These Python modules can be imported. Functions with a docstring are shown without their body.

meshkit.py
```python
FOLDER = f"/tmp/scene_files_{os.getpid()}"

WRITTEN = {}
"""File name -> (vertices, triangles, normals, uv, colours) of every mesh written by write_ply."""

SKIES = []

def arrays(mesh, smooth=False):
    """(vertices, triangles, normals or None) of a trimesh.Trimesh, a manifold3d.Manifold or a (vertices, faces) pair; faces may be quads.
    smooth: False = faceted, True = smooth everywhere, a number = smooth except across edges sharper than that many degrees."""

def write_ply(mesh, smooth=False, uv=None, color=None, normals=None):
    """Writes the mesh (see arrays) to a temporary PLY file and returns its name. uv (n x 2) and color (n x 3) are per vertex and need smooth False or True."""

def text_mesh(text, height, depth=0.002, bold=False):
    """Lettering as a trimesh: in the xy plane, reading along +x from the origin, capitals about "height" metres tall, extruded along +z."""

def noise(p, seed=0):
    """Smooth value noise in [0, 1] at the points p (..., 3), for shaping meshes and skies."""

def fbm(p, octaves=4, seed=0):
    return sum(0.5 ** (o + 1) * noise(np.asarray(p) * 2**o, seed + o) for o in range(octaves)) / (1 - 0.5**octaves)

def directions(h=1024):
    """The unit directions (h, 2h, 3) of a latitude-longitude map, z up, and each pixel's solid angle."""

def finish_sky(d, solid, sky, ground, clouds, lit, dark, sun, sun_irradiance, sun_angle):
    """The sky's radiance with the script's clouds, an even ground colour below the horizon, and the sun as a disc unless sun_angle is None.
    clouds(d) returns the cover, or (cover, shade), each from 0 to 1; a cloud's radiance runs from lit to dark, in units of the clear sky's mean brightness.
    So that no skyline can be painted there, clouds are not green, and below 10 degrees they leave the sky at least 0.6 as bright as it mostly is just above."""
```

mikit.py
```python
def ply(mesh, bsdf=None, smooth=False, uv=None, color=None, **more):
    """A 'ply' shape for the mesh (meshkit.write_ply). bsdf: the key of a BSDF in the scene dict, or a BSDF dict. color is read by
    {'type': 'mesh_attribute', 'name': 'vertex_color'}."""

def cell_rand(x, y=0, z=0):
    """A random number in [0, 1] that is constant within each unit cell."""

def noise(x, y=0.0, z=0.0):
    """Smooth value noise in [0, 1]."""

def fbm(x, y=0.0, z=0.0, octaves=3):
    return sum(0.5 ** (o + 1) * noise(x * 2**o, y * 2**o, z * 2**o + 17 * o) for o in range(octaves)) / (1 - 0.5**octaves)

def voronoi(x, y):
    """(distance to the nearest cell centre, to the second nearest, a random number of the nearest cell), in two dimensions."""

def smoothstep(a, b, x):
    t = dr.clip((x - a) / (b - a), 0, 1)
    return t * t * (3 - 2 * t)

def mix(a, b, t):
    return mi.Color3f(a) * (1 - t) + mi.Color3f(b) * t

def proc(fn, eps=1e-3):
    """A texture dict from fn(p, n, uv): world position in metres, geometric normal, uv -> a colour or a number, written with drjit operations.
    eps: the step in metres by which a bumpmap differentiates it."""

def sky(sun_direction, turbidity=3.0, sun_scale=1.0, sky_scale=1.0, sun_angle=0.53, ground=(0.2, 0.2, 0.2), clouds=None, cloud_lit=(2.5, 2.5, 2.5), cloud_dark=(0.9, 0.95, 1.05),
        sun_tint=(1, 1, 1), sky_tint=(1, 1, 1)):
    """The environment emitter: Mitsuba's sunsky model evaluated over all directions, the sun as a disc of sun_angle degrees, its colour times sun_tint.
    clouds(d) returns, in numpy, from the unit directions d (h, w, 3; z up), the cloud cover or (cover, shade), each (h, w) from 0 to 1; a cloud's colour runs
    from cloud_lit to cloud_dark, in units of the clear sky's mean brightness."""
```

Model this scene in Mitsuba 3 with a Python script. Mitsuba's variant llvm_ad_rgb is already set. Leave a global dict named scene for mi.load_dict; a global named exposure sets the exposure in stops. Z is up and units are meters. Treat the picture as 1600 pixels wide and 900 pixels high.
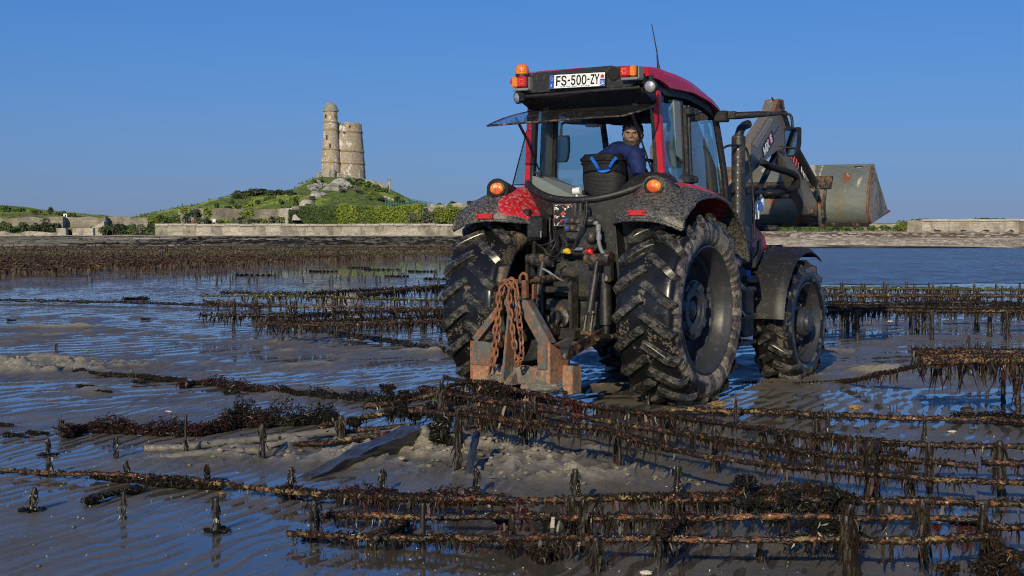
import math
import numpy as np
import trimesh
import drjit as dr
import mitsuba as mi
import mikit
import meshkit
from mikit import noise, fbm, voronoi, smoothstep, mix
from shapely.geometry import Polygon

# ---------------------------------------------------------------- camera, sky, exposure
FOCAL, EYE, HORIZON = 2445.0, 1.408, 363.0          # pixels at 1600 wide, metres, pixel row
PITCH = math.atan((450 - HORIZON) / FOCAL)
CAM = np.array([0, 0, EYE])
FWD = np.array([0, math.cos(PITCH), -math.sin(PITCH)])
UPV = np.array([0, math.sin(PITCH), math.cos(PITCH)])
exposure = 1.05
scene, labels = {}, {}
T4 = mi.ScalarTransform4f
scene['camera'] = {'type': 'perspective', 'fov_axis': 'x', 'fov': math.degrees(2 * math.atan(800 / FOCAL)),
                   'near_clip': 0.1, 'far_clip': 6000.0,
                   'to_world': T4().look_at(origin=CAM.tolist(), target=(CAM + FWD).tolist(), up=[0, 0, 1])}
SUN = [-0.24, -0.89, 0.36]
def haze_band(d):                                    # the pale sea haze that whitens the sky all round the horizon
    e = np.degrees(np.arcsin(np.clip(d[..., 2], -1, 1)))
    return 0.52 * np.exp(-(np.maximum(e, 0) / 4.4) ** 1.25)
scene['sky'] = mikit.sky(SUN, turbidity=3.0, ground=(0.10, 0.10, 0.10), sky_tint=(0.37, 0.88, 1.86), sun_scale=1.5, sun_tint=(0.89, 1.03, 1.22),
                         clouds=haze_band, cloud_lit=(1.72, 1.52, 1.78))

# ---------------------------------------------------------------- helpers
def on_depth(px, py, depth):
    d = FWD + np.array([1., 0, 0]) * (px - 800) / FOCAL + UPV * (450 - py) / FOCAL
    return CAM + d * (depth / d[1])

def on_level(px, py, z=0.0):
    d = FWD + np.array([1., 0, 0]) * (px - 800) / FOCAL + UPV * (450 - py) / FOCAL
    return CAM + d * ((z - EYE) / d[2])

used = {}
def numbered(base):
    n = used.get(base, 0)
    used[base] = n + 1
    return base if n == 0 else f'{base}_{n:03d}'

def tag(key, label=None, category=None, group=None, kind=None):
    d = labels.setdefault(key, {})
    for k, v in (('label', label), ('category', category), ('group', group), ('kind', kind)):
        if v:
            d[k] = v
    return key

def put(key, mesh, mat, smooth=False, M=None, uv=None, color=None):
    d = mikit.ply(mesh, mat, smooth=smooth, uv=uv, color=color)
    if M is not None:
        d['to_world'] = T4(M)
    scene[key] = d
    return key

def part(holder, name, mesh, mat, smooth=False, M=None, label=None, kind=None, uv=None):
    key = numbered(f'{holder}__{name}')
    put(key, mesh, mat, smooth, M, uv)
    if label or kind:
        tag(key, label, None, None, kind)
    return key

def cat(*ms):
    vs, fs, n = [], [], 0
    for m in ms:
        v, f = (np.asarray(m[0], float), np.asarray(m[1], int)) if isinstance(m, tuple) else (np.asarray(m.vertices), np.asarray(m.faces))
        if f.shape[1] == 4:
            f = np.vstack([f[:, [0, 1, 2]], f[:, [0, 2, 3]]])
        vs.append(v); fs.append(f + n); n += len(v)
    return np.vstack(vs), np.vstack(fs)

def rotx(a): c, s = math.cos(a), math.sin(a); return np.array([[1, 0, 0], [0, c, -s], [0, s, c]])
def roty(a): c, s = math.cos(a), math.sin(a); return np.array([[c, 0, s], [0, 1, 0], [-s, 0, c]])
def rotz(a): c, s = math.cos(a), math.sin(a); return np.array([[c, -s, 0], [s, c, 0], [0, 0, 1]])
def mat4(R=None, t=(0, 0, 0)):
    m = np.eye(4)
    if R is not None: m[:3, :3] = R
    m[:3, 3] = t
    return m
def moved(m, R=None, t=(0, 0, 0)):
    v, f = cat(m)
    return (v @ R.T if R is not None else v) + np.asarray(t, float), f

def box(c, s, bev=0.006, R=None):
    """Chamfered box of size s centred at c."""
    h = np.asarray(s, float) / 2
    b = min(bev, 0.45 * h.min())
    pts = []
    for x in (-1, 1):
        for y in (-1, 1):
            for z in (-1, 1):
                for k in range(3):
                    p = h - b
                    p[k] = h[k]
                    pts.append(p * (x, y, z))
    m = trimesh.convex.convex_hull(np.array(pts))
    return moved(m, R, c)

def hull(pts):
    m = trimesh.convex.convex_hull(np.asarray(pts, float))
    return np.array(m.vertices), np.array(m.faces)

def frames(p):
    t = np.gradient(p, axis=0)
    t /= np.linalg.norm(t, axis=1, keepdims=True) + 1e-12
    a = np.cross(t[0], [0, 0, 1.0] if abs(t[0][2]) < .9 else [1.0, 0, 0])
    A = [a / np.linalg.norm(a)]
    for i in range(1, len(p)):
        q = A[-1] - t[i] * (A[-1] @ t[i])
        A.append(q / (np.linalg.norm(q) + 1e-12))
    A = np.array(A)
    return t, A, np.cross(t, A)

def tube(points, r, sides=8, caps=True, fn=None):
    """Tube along points with radius r (number or one per point); fn(ring points) may scale the radius."""
    p = np.asarray(points, float)
    t, a, b = frames(p)
    ang = np.arange(sides) * 2 * np.pi / sides
    d = np.cos(ang)[None, :, None] * a[:, None] + np.sin(ang)[None, :, None] * b[:, None]
    R = np.broadcast_to(np.asarray(r, float), (len(p),))[:, None, None] * np.ones((1, sides, 1))
    if fn is not None:
        R = R * fn(p[:, None] + R * d)[..., None]
    v = (p[:, None] + R * d).reshape(-1, 3)
    i, j = np.meshgrid(np.arange(len(p) - 1), np.arange(sides), indexing='ij')
    j2 = (j + 1) % sides
    q = np.stack([i * sides + j, i * sides + j2, (i + 1) * sides + j2, (i + 1) * sides + j], -1).reshape(-1, 4)
    f = np.vstack([q[:, [0, 1, 2]], q[:, [0, 2, 3]]])
    if caps:
        n = len(v)
        v = np.vstack([v, p[:1], p[-1:]])
        k = np.arange(sides); k2 = (k + 1) % sides
        f = np.vstack([f, np.stack([k2, k, k * 0 + n], 1), np.stack([k + n - sides, k2 + n - sides, k * 0 + n + 1], 1)])
    return v, f

def spline(pts, n):
    from scipy.interpolate import CubicSpline, PchipInterpolator
    p = np.asarray(pts, float)
    s = np.r_[0, np.cumsum(np.linalg.norm(np.diff(p, axis=0), axis=1))]
    return PchipInterpolator(s, p, axis=0)(np.linspace(0, s[-1], n))

def lathe(profile, n=48, axis='z', closed=False):
    """profile: (r, z) pairs revolved round z (or x: z runs along x)."""
    p = np.asarray(profile, float)
    if closed: p = np.vstack([p, p[:1]])
    ang = np.arange(n) * 2 * np.pi / n
    v = np.stack([p[:, None, 0] * np.cos(ang), p[:, None, 0] * np.sin(ang), np.repeat(p[:, 1:2], n, 1)], -1).reshape(-1, 3)
    i, j = np.meshgrid(np.arange(len(p) - 1), np.arange(n), indexing='ij')
    j2 = (j + 1) % n
    q = np.stack([i * n + j, i * n + j2, (i + 1) * n + j2, (i + 1) * n + j], -1).reshape(-1, 4)
    if axis == 'x': v = v[:, [2, 0, 1]]
    if axis == 'y': v = v[:, [1, 2, 0]]
    return v, np.vstack([q[:, [0, 1, 2]], q[:, [0, 2, 3]]])

def prism_x(poly, x0, x1, bev=0.0):
    """Polygon in (y, z) extruded from x0 to x1."""
    P = Polygon(poly)
    if bev:
        a = trimesh.creation.extrude_polygon(P.buffer(-bev, join_style=2), abs(x1 - x0), engine='earcut')
        b = trimesh.creation.extrude_polygon(P, abs(x1 - x0) - 2 * bev, engine='earcut')
        bv = np.array(b.vertices); bv[:, 2] += bev
        parts = [(np.array(a.vertices), np.array(a.faces)), (bv, np.array(b.faces))]
        m = cat(*parts)
    else:
        e = trimesh.creation.extrude_polygon(P, abs(x1 - x0), engine='earcut')
        m = (np.array(e.vertices), np.array(e.faces))
    v, f = m
    return np.stack([v[:, 2] + min(x0, x1), v[:, 0], v[:, 1]], 1), f

def sheet(grid, thick=0.0, nrm=None):
    """A grid (n, m, 3) of points as a surface; thick: given a back face and edges."""
    g = np.asarray(grid, float)
    n, m = g.shape[:2]
    i, j = np.meshgrid(np.arange(n - 1), np.arange(m - 1), indexing='ij')
    q = np.stack([i * m + j, (i + 1) * m + j, (i + 1) * m + j + 1, i * m + j + 1], -1).reshape(-1, 4)
    v = g.reshape(-1, 3)
    if not thick:
        return v, np.vstack([q[:, [0, 1, 2]], q[:, [0, 2, 3]]])
    du, dv = np.gradient(g, axis=0), np.gradient(g, axis=1)
    N = np.cross(du, dv); N /= np.linalg.norm(N, axis=-1, keepdims=True) + 1e-12
    w = (g - N * thick).reshape(-1, 3)
    k = n * m
    edge = np.r_[np.arange(m), np.arange(1, n) * m + m - 1, (n - 1) * m + np.arange(m - 2, -1, -1), np.arange(n - 2, 0, -1) * m]
    e2 = np.roll(edge, -1)
    e = np.stack([edge, e2, e2 + k, edge + k], 1)
    Q = np.vstack([q, q[:, ::-1] + k, e])
    return np.vstack([v, w]), np.vstack([Q[:, [0, 1, 2]], Q[:, [0, 2, 3]]])

def ellipsoid(c, r, sub=3, R=None):
    m = trimesh.creation.icosphere(subdivisions=sub)
    v = np.array(m.vertices) * np.asarray(r)
    return moved((v, np.array(m.faces)), R, c)

# ---------------------------------------------------------------- materials
def principled(name, color, rough=0.6, two=True, bump=None, bscale=1.0, **kw):
    def tex(c):
        return c if isinstance(c, dict) else {'type': 'rgb', 'value': list(map(float, np.broadcast_to(c, 3)))}
    b = {'type': 'principled', 'base_color': tex(color), 'roughness': rough, 'specular': kw.pop('specular', 0.5), **kw}
    if bump is not None:
        b = {'type': 'bumpmap', 'arbitrary': bump, 'bsdf': b, 'scale': bscale}
    scene[name] = {'type': 'twosided', 'bsdf': b} if two else b

proc = mikit.proc
C3 = mi.Color3f

# local coordinates of the tractor, for mud that follows the machine
def sand_color(p, n, uv):
    x, y, z = p.x, p.y, p.z
    g = fbm(x * 1.7, y * 1.7, 0, 4)
    fine = noise(x * 160, y * 160, z * 160)
    near = mix((0.078, 0.068, 0.051), (0.142, 0.124, 0.093), g) * (0.72 + 0.56 * fine)
    dry = smoothstep(0.02, 0.075, z + 0.03 * (noise(x * 9, y * 9, z * 9) - .5))
    near = mix(near, C3(0.255, 0.228, 0.172) * (0.6 + 0.8 * noise(x * 70, y * 70, z * 70)), dry * dr.select(y < 60, 1.0, 0.0))
    # foreshore: gravel, weed, green algae and pale sand in patches
    a = fbm(x * 0.09, y * 0.05, 3, 4)
    b = fbm(x * 0.16 + 7, y * 0.11, 9, 4)
    grit = 0.6 + 0.8 * noise(x * 3.1, y * 2.2, z * 3)
    shore = mix((0.10, 0.095, 0.075), (0.19, 0.175, 0.14), b) * grit
    shore = mix(shore, C3(0.075, 0.085, 0.03) * grit, smoothstep(0.50, 0.60, a))
    wl = smoothstep(-48, -42, x + 14 * (a - .5)) * smoothstep(150, 156, y + 22 * (b - .5)) * (1 - smoothstep(222, 228, y + 26 * (a - .5)))
    wl = wl * (1 - smoothstep(6, 12, x)) * (1 - smoothstep(0.53, 0.58, b))
    weed = dr.maximum(smoothstep(0.60, 0.64, fbm(x * 0.07 + 3, y * 0.10, 5, 4)), wl)
    shore = mix(shore, C3(0.017, 0.017, 0.018) * (0.5 + grit), weed)
    pale = smoothstep(0.60, 0.66, fbm(x * 0.06 + 31, y * 0.07, 2, 3)) * (1 - weed) * .8
    shore = mix(shore, C3(0.36, 0.31, 0.25) * grit, pale)
    east = smoothstep(14, 20, x)
    bands = mix((0.22, 0.175, 0.125), (0.34, 0.29, 0.22), smoothstep(0.4, 0.6, fbm(x * 0.25, y * 0.12, 1, 4))) * (0.55 + 0.9 * noise(x * 1.7, y * .8, 4))
    bands = mix(bands, C3(0.105, 0.078, 0.055) * grit, smoothstep(190, 200, y + 20 * (b - .5)) * (1 - smoothstep(236, 240, y + 8 * (b - .5))))
    bands = mix(C3(0.022, 0.020, 0.018), bands, smoothstep(140, 146, y + 14 * (b - .5)))
    bands = mix(bands, C3(0.46, 0.36, 0.29) * grit, smoothstep(238, 241, y + 6 * (b - .5)))
    shore = mix(shore, bands, east)
    shore = mix(shore, C3(0.40, 0.34, 0.27) * grit, smoothstep(237, 240, y + 7 * (b - .5)) * (1 - east))
    return mix(near, shore, smoothstep(96, 112, y + 10 * (b - .5)))

def sand_rough(p, n, uv):
    return 0.27 + 0.24 * noise(p.x * 5, p.y * 5, 1) + 0.3 * smoothstep(0.01, 0.08, p.z)

def sand_bump(p, n, uv):
    return 0.5 * fbm(p.x * 34, p.y * 34, p.z * 34, 4) + 0.10 * noise(p.x * 210, p.y * 210, p.z * 210)

principled('m_shore', proc(sand_color), 1.0, bump=proc(sand_bump, 0.004), bscale=0.010, two=False, specular=0.0)
principled('m_sand', proc(sand_color), proc(sand_rough), bump=proc(sand_bump, 0.004), bscale=0.010, two=False, specular=0.42)

def water_bump(p, n, uv):
    return fbm(p.x * 9 + 0.9 * p.y, p.y * 3.0, 0.5, 3) + 0.25 * noise(p.x * 40, p.y * 16, 2)
principled('m_water', (0.072, 0.063, 0.049), 0.05, bump=proc(water_bump, 0.004), bscale=0.0008, two=False, specular=0.3)

def sea_bump(p, n, uv):
    return fbm(p.x * 0.55 + 0.2 * p.y, p.y * 1.3, 0.5, 4)
def sea_color(p, n, uv):
    return mix((0.045, 0.055, 0.06), (0.085, 0.09, 0.085), fbm(p.x * .12, p.y * .3, 0, 3))
principled('m_sea', proc(sea_color), 0.10, bump=proc(sea_bump, 0.02), bscale=0.5, two=False, specular=0.3)
principled('m_foam', (0.45, 0.47, 0.48), 0.7)

def stone_fn(lo, hi, lichen, su, sv, patch, white=0.0, stain=0.0):
    def fn(p, n, uv):
        x, y, z = p.x, p.y, p.z
        u = (x + 0.7 * y) * su
        row = dr.floor(z * sv)
        cell = mikit.cell_rand(u + 0.5 * row, row, 3)
        g = fbm(x * patch, y * patch, z * patch, 4)
        c = mix(lo, hi, 0.55 * g + 0.45 * cell)
        jz = z * sv - row
        c = c * dr.select((jz < 0.10), 0.72, 1.0) * (0.75 + 0.5 * noise(x * 5, y * 5, z * 5))
        c = mix(c, lichen, smoothstep(0.56, 0.68, fbm(x * patch * .8 + 9, y * patch * .8, z * patch * .8, 4)) * .65)
        if stain:
            st = smoothstep(0.46, 0.60, fbm(x * .9, y * .2, z * .22, 4)) * (0.4 + 0.6 * noise(x * 4, y * 4, z * 2))
            c = mix(c, C3(0.085, 0.078, 0.066), st * stain)
        if white:
            w = smoothstep(1 - white, 1.04 - white, fbm(x * .75 + 3, y * .75, z * .32, 4)) * smoothstep(0.4, 0.55, noise(x * 3, y * 3, z * 1.6))
            c = mix(c, C3(0.62, 0.60, 0.56), w)
        return c
    return fn
principled('m_tower', proc(stone_fn((0.265, 0.21, 0.155), (0.51, 0.43, 0.335), (0.42, 0.32, 0.20), 1.3, 2.2, .5, 0.40)), 0.85)
principled('m_course', proc(stone_fn((0.24, 0.19, 0.13), (0.36, 0.28, 0.18), (0.50, 0.25, 0.04), 1.0, 1.0, .8)), 0.85)
principled('m_dome', proc(stone_fn((0.22, 0.23, 0.20), (0.30, 0.30, 0.25), (0.36, 0.25, 0.08), 1.0, 1.3, .5)), 0.8)
principled('m_wall', proc(stone_fn((0.19, 0.165, 0.13), (0.36, 0.32, 0.26), (0.13, 0.12, 0.085), .9, 2.0, .22, 0.0, 0.6)), 0.9)
principled('m_wall_pale', proc(stone_fn((0.30, 0.27, 0.22), (0.50, 0.455, 0.38), (0.23, 0.20, 0.15), .8, 1.4, .22, 0.0, 0.75)), 0.9)
principled('m_coping', proc(stone_fn((0.34, 0.32, 0.28), (0.52, 0.49, 0.43), (0.28, 0.26, 0.2), .5, .1, .3)), 0.9)
principled('m_rock', proc(stone_fn((0.16, 0.15, 0.135), (0.62, 0.60, 0.56), (0.10, 0.11, 0.06), .05, .05, .55)), 0.9)
principled('m_void', (0.012, 0.011, 0.010), 0.9)

def hill_color(p, n, uv):
    x, y, z = p.x, p.y, p.z
    a, b = fbm(x * .09, y * .06, z * .09, 4), fbm(x * .5 + 5, y * .3, z * .5, 4)
    c = mix((0.042, 0.072, 0.016), (0.125, 0.165, 0.026), b)
    c = mix(c, C3(0.21, 0.25, 0.03), smoothstep(0.50, 0.62, a) * b * 1.5)
    c = mix(c, C3(0.13, 0.105, 0.055), smoothstep(0.58, 0.66, fbm(x * .11 + 21, y * .08, z * .1, 4)))
    return c * (0.5 + noise(x * 2.2, y * 2.2, z * 2.2))
principled('m_hill', proc(hill_color), 0.9)
def leaf(name, lo, hi):
    def fn(p, n, uv):
        k = fbm(p.x * .7, p.y * .7, p.z * .7, 3)
        return mix(lo, hi, k) * (0.55 + 0.9 * noise(p.x * 3.3, p.y * 3.3, p.z * 3.3))
    principled(name, proc(fn), 0.6)
leaf('m_leaf_mid', (0.035, 0.065, 0.014), (0.085, 0.13, 0.024))
leaf('m_leaf_bright', (0.10, 0.145, 0.012), (0.21, 0.25, 0.022))
leaf('m_leaf_dark', (0.018, 0.033, 0.012), (0.045, 0.065, 0.022))
leaf('m_leaf_grey', (0.07, 0.085, 0.045), (0.17, 0.18, 0.12))
principled('m_wood', (0.07, 0.05, 0.035), 0.8)

# --- tractor materials
def muddy(base, mud, lo, hi, s1=26.0, s2=150.0, streak=False):
    def fn(p, n, uv):
        x, y, z = p.x, p.y, p.z
        k = 0.55 * fbm(x * s1, y * s1, z * s1 * (0.35 if streak else 1), 4) + 0.45 * fbm(x * s2 * .45, y * s2 * .45, z * s2 * .45 + 3, 3)
        m = smoothstep(lo, hi, k)
        return mix(C3(base) * (0.85 + .3 * noise(x * 60, y * 60, z * 60)), C3(mud) * (0.6 + 0.8 * fbm(x * 50, y * 50, z * 50, 3)), m)
    return fn
MUD = (0.20, 0.185, 0.155)
principled('m_red', proc(muddy((0.47, 0.010, 0.022), (0.36, 0.30, 0.25), 0.66, 0.72)), 0.22, clearcoat=0.6, clearcoat_gloss=0.92)
principled('m_red_mud', proc(muddy((0.47, 0.010, 0.022), (0.30, 0.26, 0.225), 0.50, 0.66, 45, 260, True)), 0.3, clearcoat=0.4, clearcoat_gloss=0.85)
principled('m_black_mud', proc(muddy((0.014, 0.014, 0.015), (0.155, 0.145, 0.126), 0.36, 0.68, 75, 330)), 0.5)
principled('m_black', proc(muddy((0.016, 0.016, 0.018), (0.075, 0.07, 0.063), 0.52, 0.80, 34, 200)), 0.5)
principled('m_dark', proc(muddy((0.024, 0.023, 0.023), (0.07, 0.063, 0.052), 0.44, 0.72, 16, 120)), 0.45)
principled('m_matt', (0.010, 0.010, 0.011), 0.85)
principled('m_rim', proc(muddy((0.034, 0.036, 0.042), (0.075, 0.073, 0.070), 0.50, 0.78, 14, 120)), 0.42)
principled('m_lug', proc(muddy((0.014, 0.014, 0.014), (0.115, 0.105, 0.088), 0.40, 0.70, 20, 170)), 0.32)

def tyre_color(p, n, uv):
    # uv.y runs across the tyre from one bead to the other, uv.x round it in metres
    v = dr.abs(uv.y - 0.5)
    side = smoothstep(0.250, 0.28, v + 0.03 * (noise(uv.x * 9, uv.y * 12, 2) - .5)) * (1 - smoothstep(.455, .475, v))
    f1, f2, r = voronoi(uv.x * 13.0 + 0.4 * noise(uv.x * 20, uv.y * 20), uv.y * 13.0)
    crack = smoothstep(0.02, 0.07, f2 - f1)
    scrape = smoothstep(0.42, 0.52, noise(uv.x * 24, uv.y * 3.0, 7))
    mudc = C3(0.25, 0.205, 0.155) * (0.6 + 0.5 * noise(uv.x * 60, uv.y * 60) + 0.3 * r)
    low = smoothstep(0.38, 0.5, fbm(uv.x * 2.2, uv.y * 6, 4, 4) + .10)
    k = side * crack * (0.35 + 0.65 * scrape) * low
    k = dr.maximum(k, 0.5 * smoothstep(0.62, 0.74, 0.7 * fbm(uv.x * 11, uv.y * 16, 1, 4) + .3 * noise(uv.x * 80, uv.y * 90)) * (1 - side))
    return mix(C3(0.008, 0.008, 0.009), mudc, k)
def tyre_rough(p, n, uv):
    v = dr.abs(uv.y - 0.5)
    return 0.22 + 0.30 * smoothstep(0.27, 0.32, v) + 0.15 * noise(uv.x * 10, uv.y * 20)
principled('m_tyre', proc(tyre_color), proc(tyre_rough))
def tyre_color2(p, n, uv):
    k = smoothstep(0.57, 0.66, fbm(uv.x * 8, uv.y * 14, 1, 4))
    return mix(C3(0.011, 0.011, 0.012), C3(0.12, 0.11, 0.09), k * .8)
principled('m_tyre_front', proc(tyre_color2), 0.28)

def rusty(paint, rust, lo, hi, s=9.0):
    def fn(p, n, uv):
        x, y, z = p.x, p.y, p.z
        k = 0.7 * fbm(x * s, y * s, z * s * .45, 4) + 0.3 * noise(x * 55, y * 55, z * 30)
        c = mix(C3(paint) * (0.7 + 0.6 * noise(x * 30, y * 30, z * 8)), C3(rust) * (0.5 + fbm(x * 40, y * 40, z * 40, 3)), smoothstep(lo, hi, k))
        return mix(c, C3(0.24, 0.22, 0.185), smoothstep(0.64, 0.72, fbm(x * 17 + 4, y * 17, z * 9, 4)) * .7)
    return fn
principled('m_frame', proc(rusty((0.095, 0.10, 0.098), (0.23, 0.10, 0.05), 0.47, 0.60)), 0.65)
principled('m_beam', proc(rusty((0.13, 0.12, 0.105), (0.33, 0.165, 0.095), 0.34, 0.52)), 0.7)
principled('m_chain', proc(rusty((0.10, 0.055, 0.035), (0.26, 0.10, 0.045), 0.30, 0.55, 20)), 0.75)
principled('m_grease', proc(rusty((0.022, 0.021, 0.020), (0.13, 0.075, 0.04), 0.50, 0.62, 12)), 0.5)
principled('m_boom', proc(muddy((0.155, 0.135, 0.115), (0.27, 0.24, 0.20), 0.62, 0.75, 7, 40)), 0.42)
principled('m_boom_light', (0.24, 0.21, 0.18), 0.45)
def bucket_color(p, n, uv):
    x, y, z = p.x, p.y, p.z
    c = mix((0.10, 0.115, 0.115), (0.165, 0.18, 0.165), fbm(x * 3, y * 3, z * 2, 4))
    c = mix(c, C3(0.15, 0.13, 0.06), smoothstep(0.52, 0.66, fbm(x * 5 + 3, y * 5, z * 1.2, 4)) * .6)
    c = mix(c, C3(0.20, 0.085, 0.035), smoothstep(0.64, 0.74, fbm(x * 7, y * 7, z * 4, 4)))
    c = mix(c, C3(0.40, 0.37, 0.31), smoothstep(0.62, 0.66, fbm(x * 11 + 8, y * 11, z * 1.1, 4)) * smoothstep(1.85, 2.0, z + .15 * (noise(x * 20, y * 20) - .5)))
    return c * (0.75 + .5 * fbm(x * 21, y * 21, z * 33, 4))
principled('m_bucket', proc(bucket_color), 0.45, metallic=0.15)
principled('m_bucket_end', proc(rusty((0.25, 0.23, 0.20), (0.105, 0.10, 0.09), 0.36, 0.64, 5)), 0.7)
principled('m_edge_rust', proc(rusty((0.19, 0.08, 0.035), (0.10, 0.045, 0.028), 0.4, 0.6, 12)), 0.7)
scene['m_glass'] = {'type': 'thindielectric', 'int_ior': 1.5, 'specular_transmittance': {'type': 'rgb', 'value': [0.50, 0.66, 0.68]}}
scene['m_glass_clear'] = {'type': 'thindielectric', 'int_ior': 1.5, 'specular_transmittance': {'type': 'rgb', 'value': [0.97, 0.98, 0.98]}}
def hatch_dirt(p, n, uv):
    return smoothstep(0.50, 0.70, 0.5 * fbm(p.x * 14, p.y * 9, p.z * 9, 4) + 0.5 * noise(p.x * 80, p.y * 80, p.z * 80)) * 0.5 + 0.10
principled('m_dust', (0.16, 0.15, 0.13), 0.8)
scene['m_glass_dusty'] = {'type': 'blendbsdf', 'weight': proc(hatch_dirt), 'a': {'type': 'thindielectric', 'int_ior': 1.5, 'specular_transmittance': {'type': 'rgb', 'value': [0.80, 0.84, 0.84]}},
                          'b': {'type': 'twosided', 'bsdf': {'type': 'diffuse', 'reflectance': {'type': 'rgb', 'value': [0.10, 0.095, 0.085]}}}}
scene['m_mirror'] = {'type': 'twosided', 'bsdf': {'type': 'conductor', 'specular_reflectance': {'type': 'rgb', 'value': [0.8, 0.82, 0.82]}}}
principled('m_lamp_red', (0.52, 0.012, 0.012), 0.12, clearcoat=1.0)
principled('m_lamp_orange', (0.75, 0.20, 0.015), 0.12, clearcoat=1.0)
def indicator(p, n, uv):
    k = smoothstep(0.40, 0.62, fbm(p.x * 22, p.y * 22, p.z * 14, 3))
    return mix(mix((0.72, 0.10, 0.03), (0.78, 0.27, 0.03), k), C3(0.72, 0.62, 0.48), smoothstep(0.60, 0.76, fbm(p.x * 45, p.y * 45, p.z * 20, 3)) * .8)
principled('m_indicator', proc(indicator), 0.15, clearcoat=1.0)
principled('m_lamp_clear', (0.55, 0.55, 0.55), 0.2, metallic=0.6, clearcoat=1.0)
principled('m_white', (0.80, 0.80, 0.79), 0.35)
principled('m_blue', (0.02, 0.09, 0.52), 0.35)
principled('m_ink', (0.010, 0.010, 0.012), 0.5)
principled('m_strap', (0.01, 0.17, 0.75), 0.6)
principled('m_grey_trim', (0.20, 0.235, 0.235), 0.5)
principled('m_steel', (0.42, 0.42, 0.42), 0.3, metallic=0.8)
principled('m_yellow', (0.62, 0.40, 0.02), 0.4)
principled('m_hose', (0.20, 0.21, 0.22), 0.45)
def decals(p, n, uv):
    x, z = uv.x * 9.0, uv.y * 10.0
    f1, f2, r = voronoi(x, z)
    c = mix((0.015, 0.015, 0.015), (0.72, 0.70, 0.62), smoothstep(0.60, 0.66, r) * smoothstep(0.42, 0.52, noise(x * 2.3, z * 2.7)))
    return mix(c, C3(0.5, 0.05, 0.03), smoothstep(0.93, 0.94, r))
principled('m_decals', proc(decals), 0.45)
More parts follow.
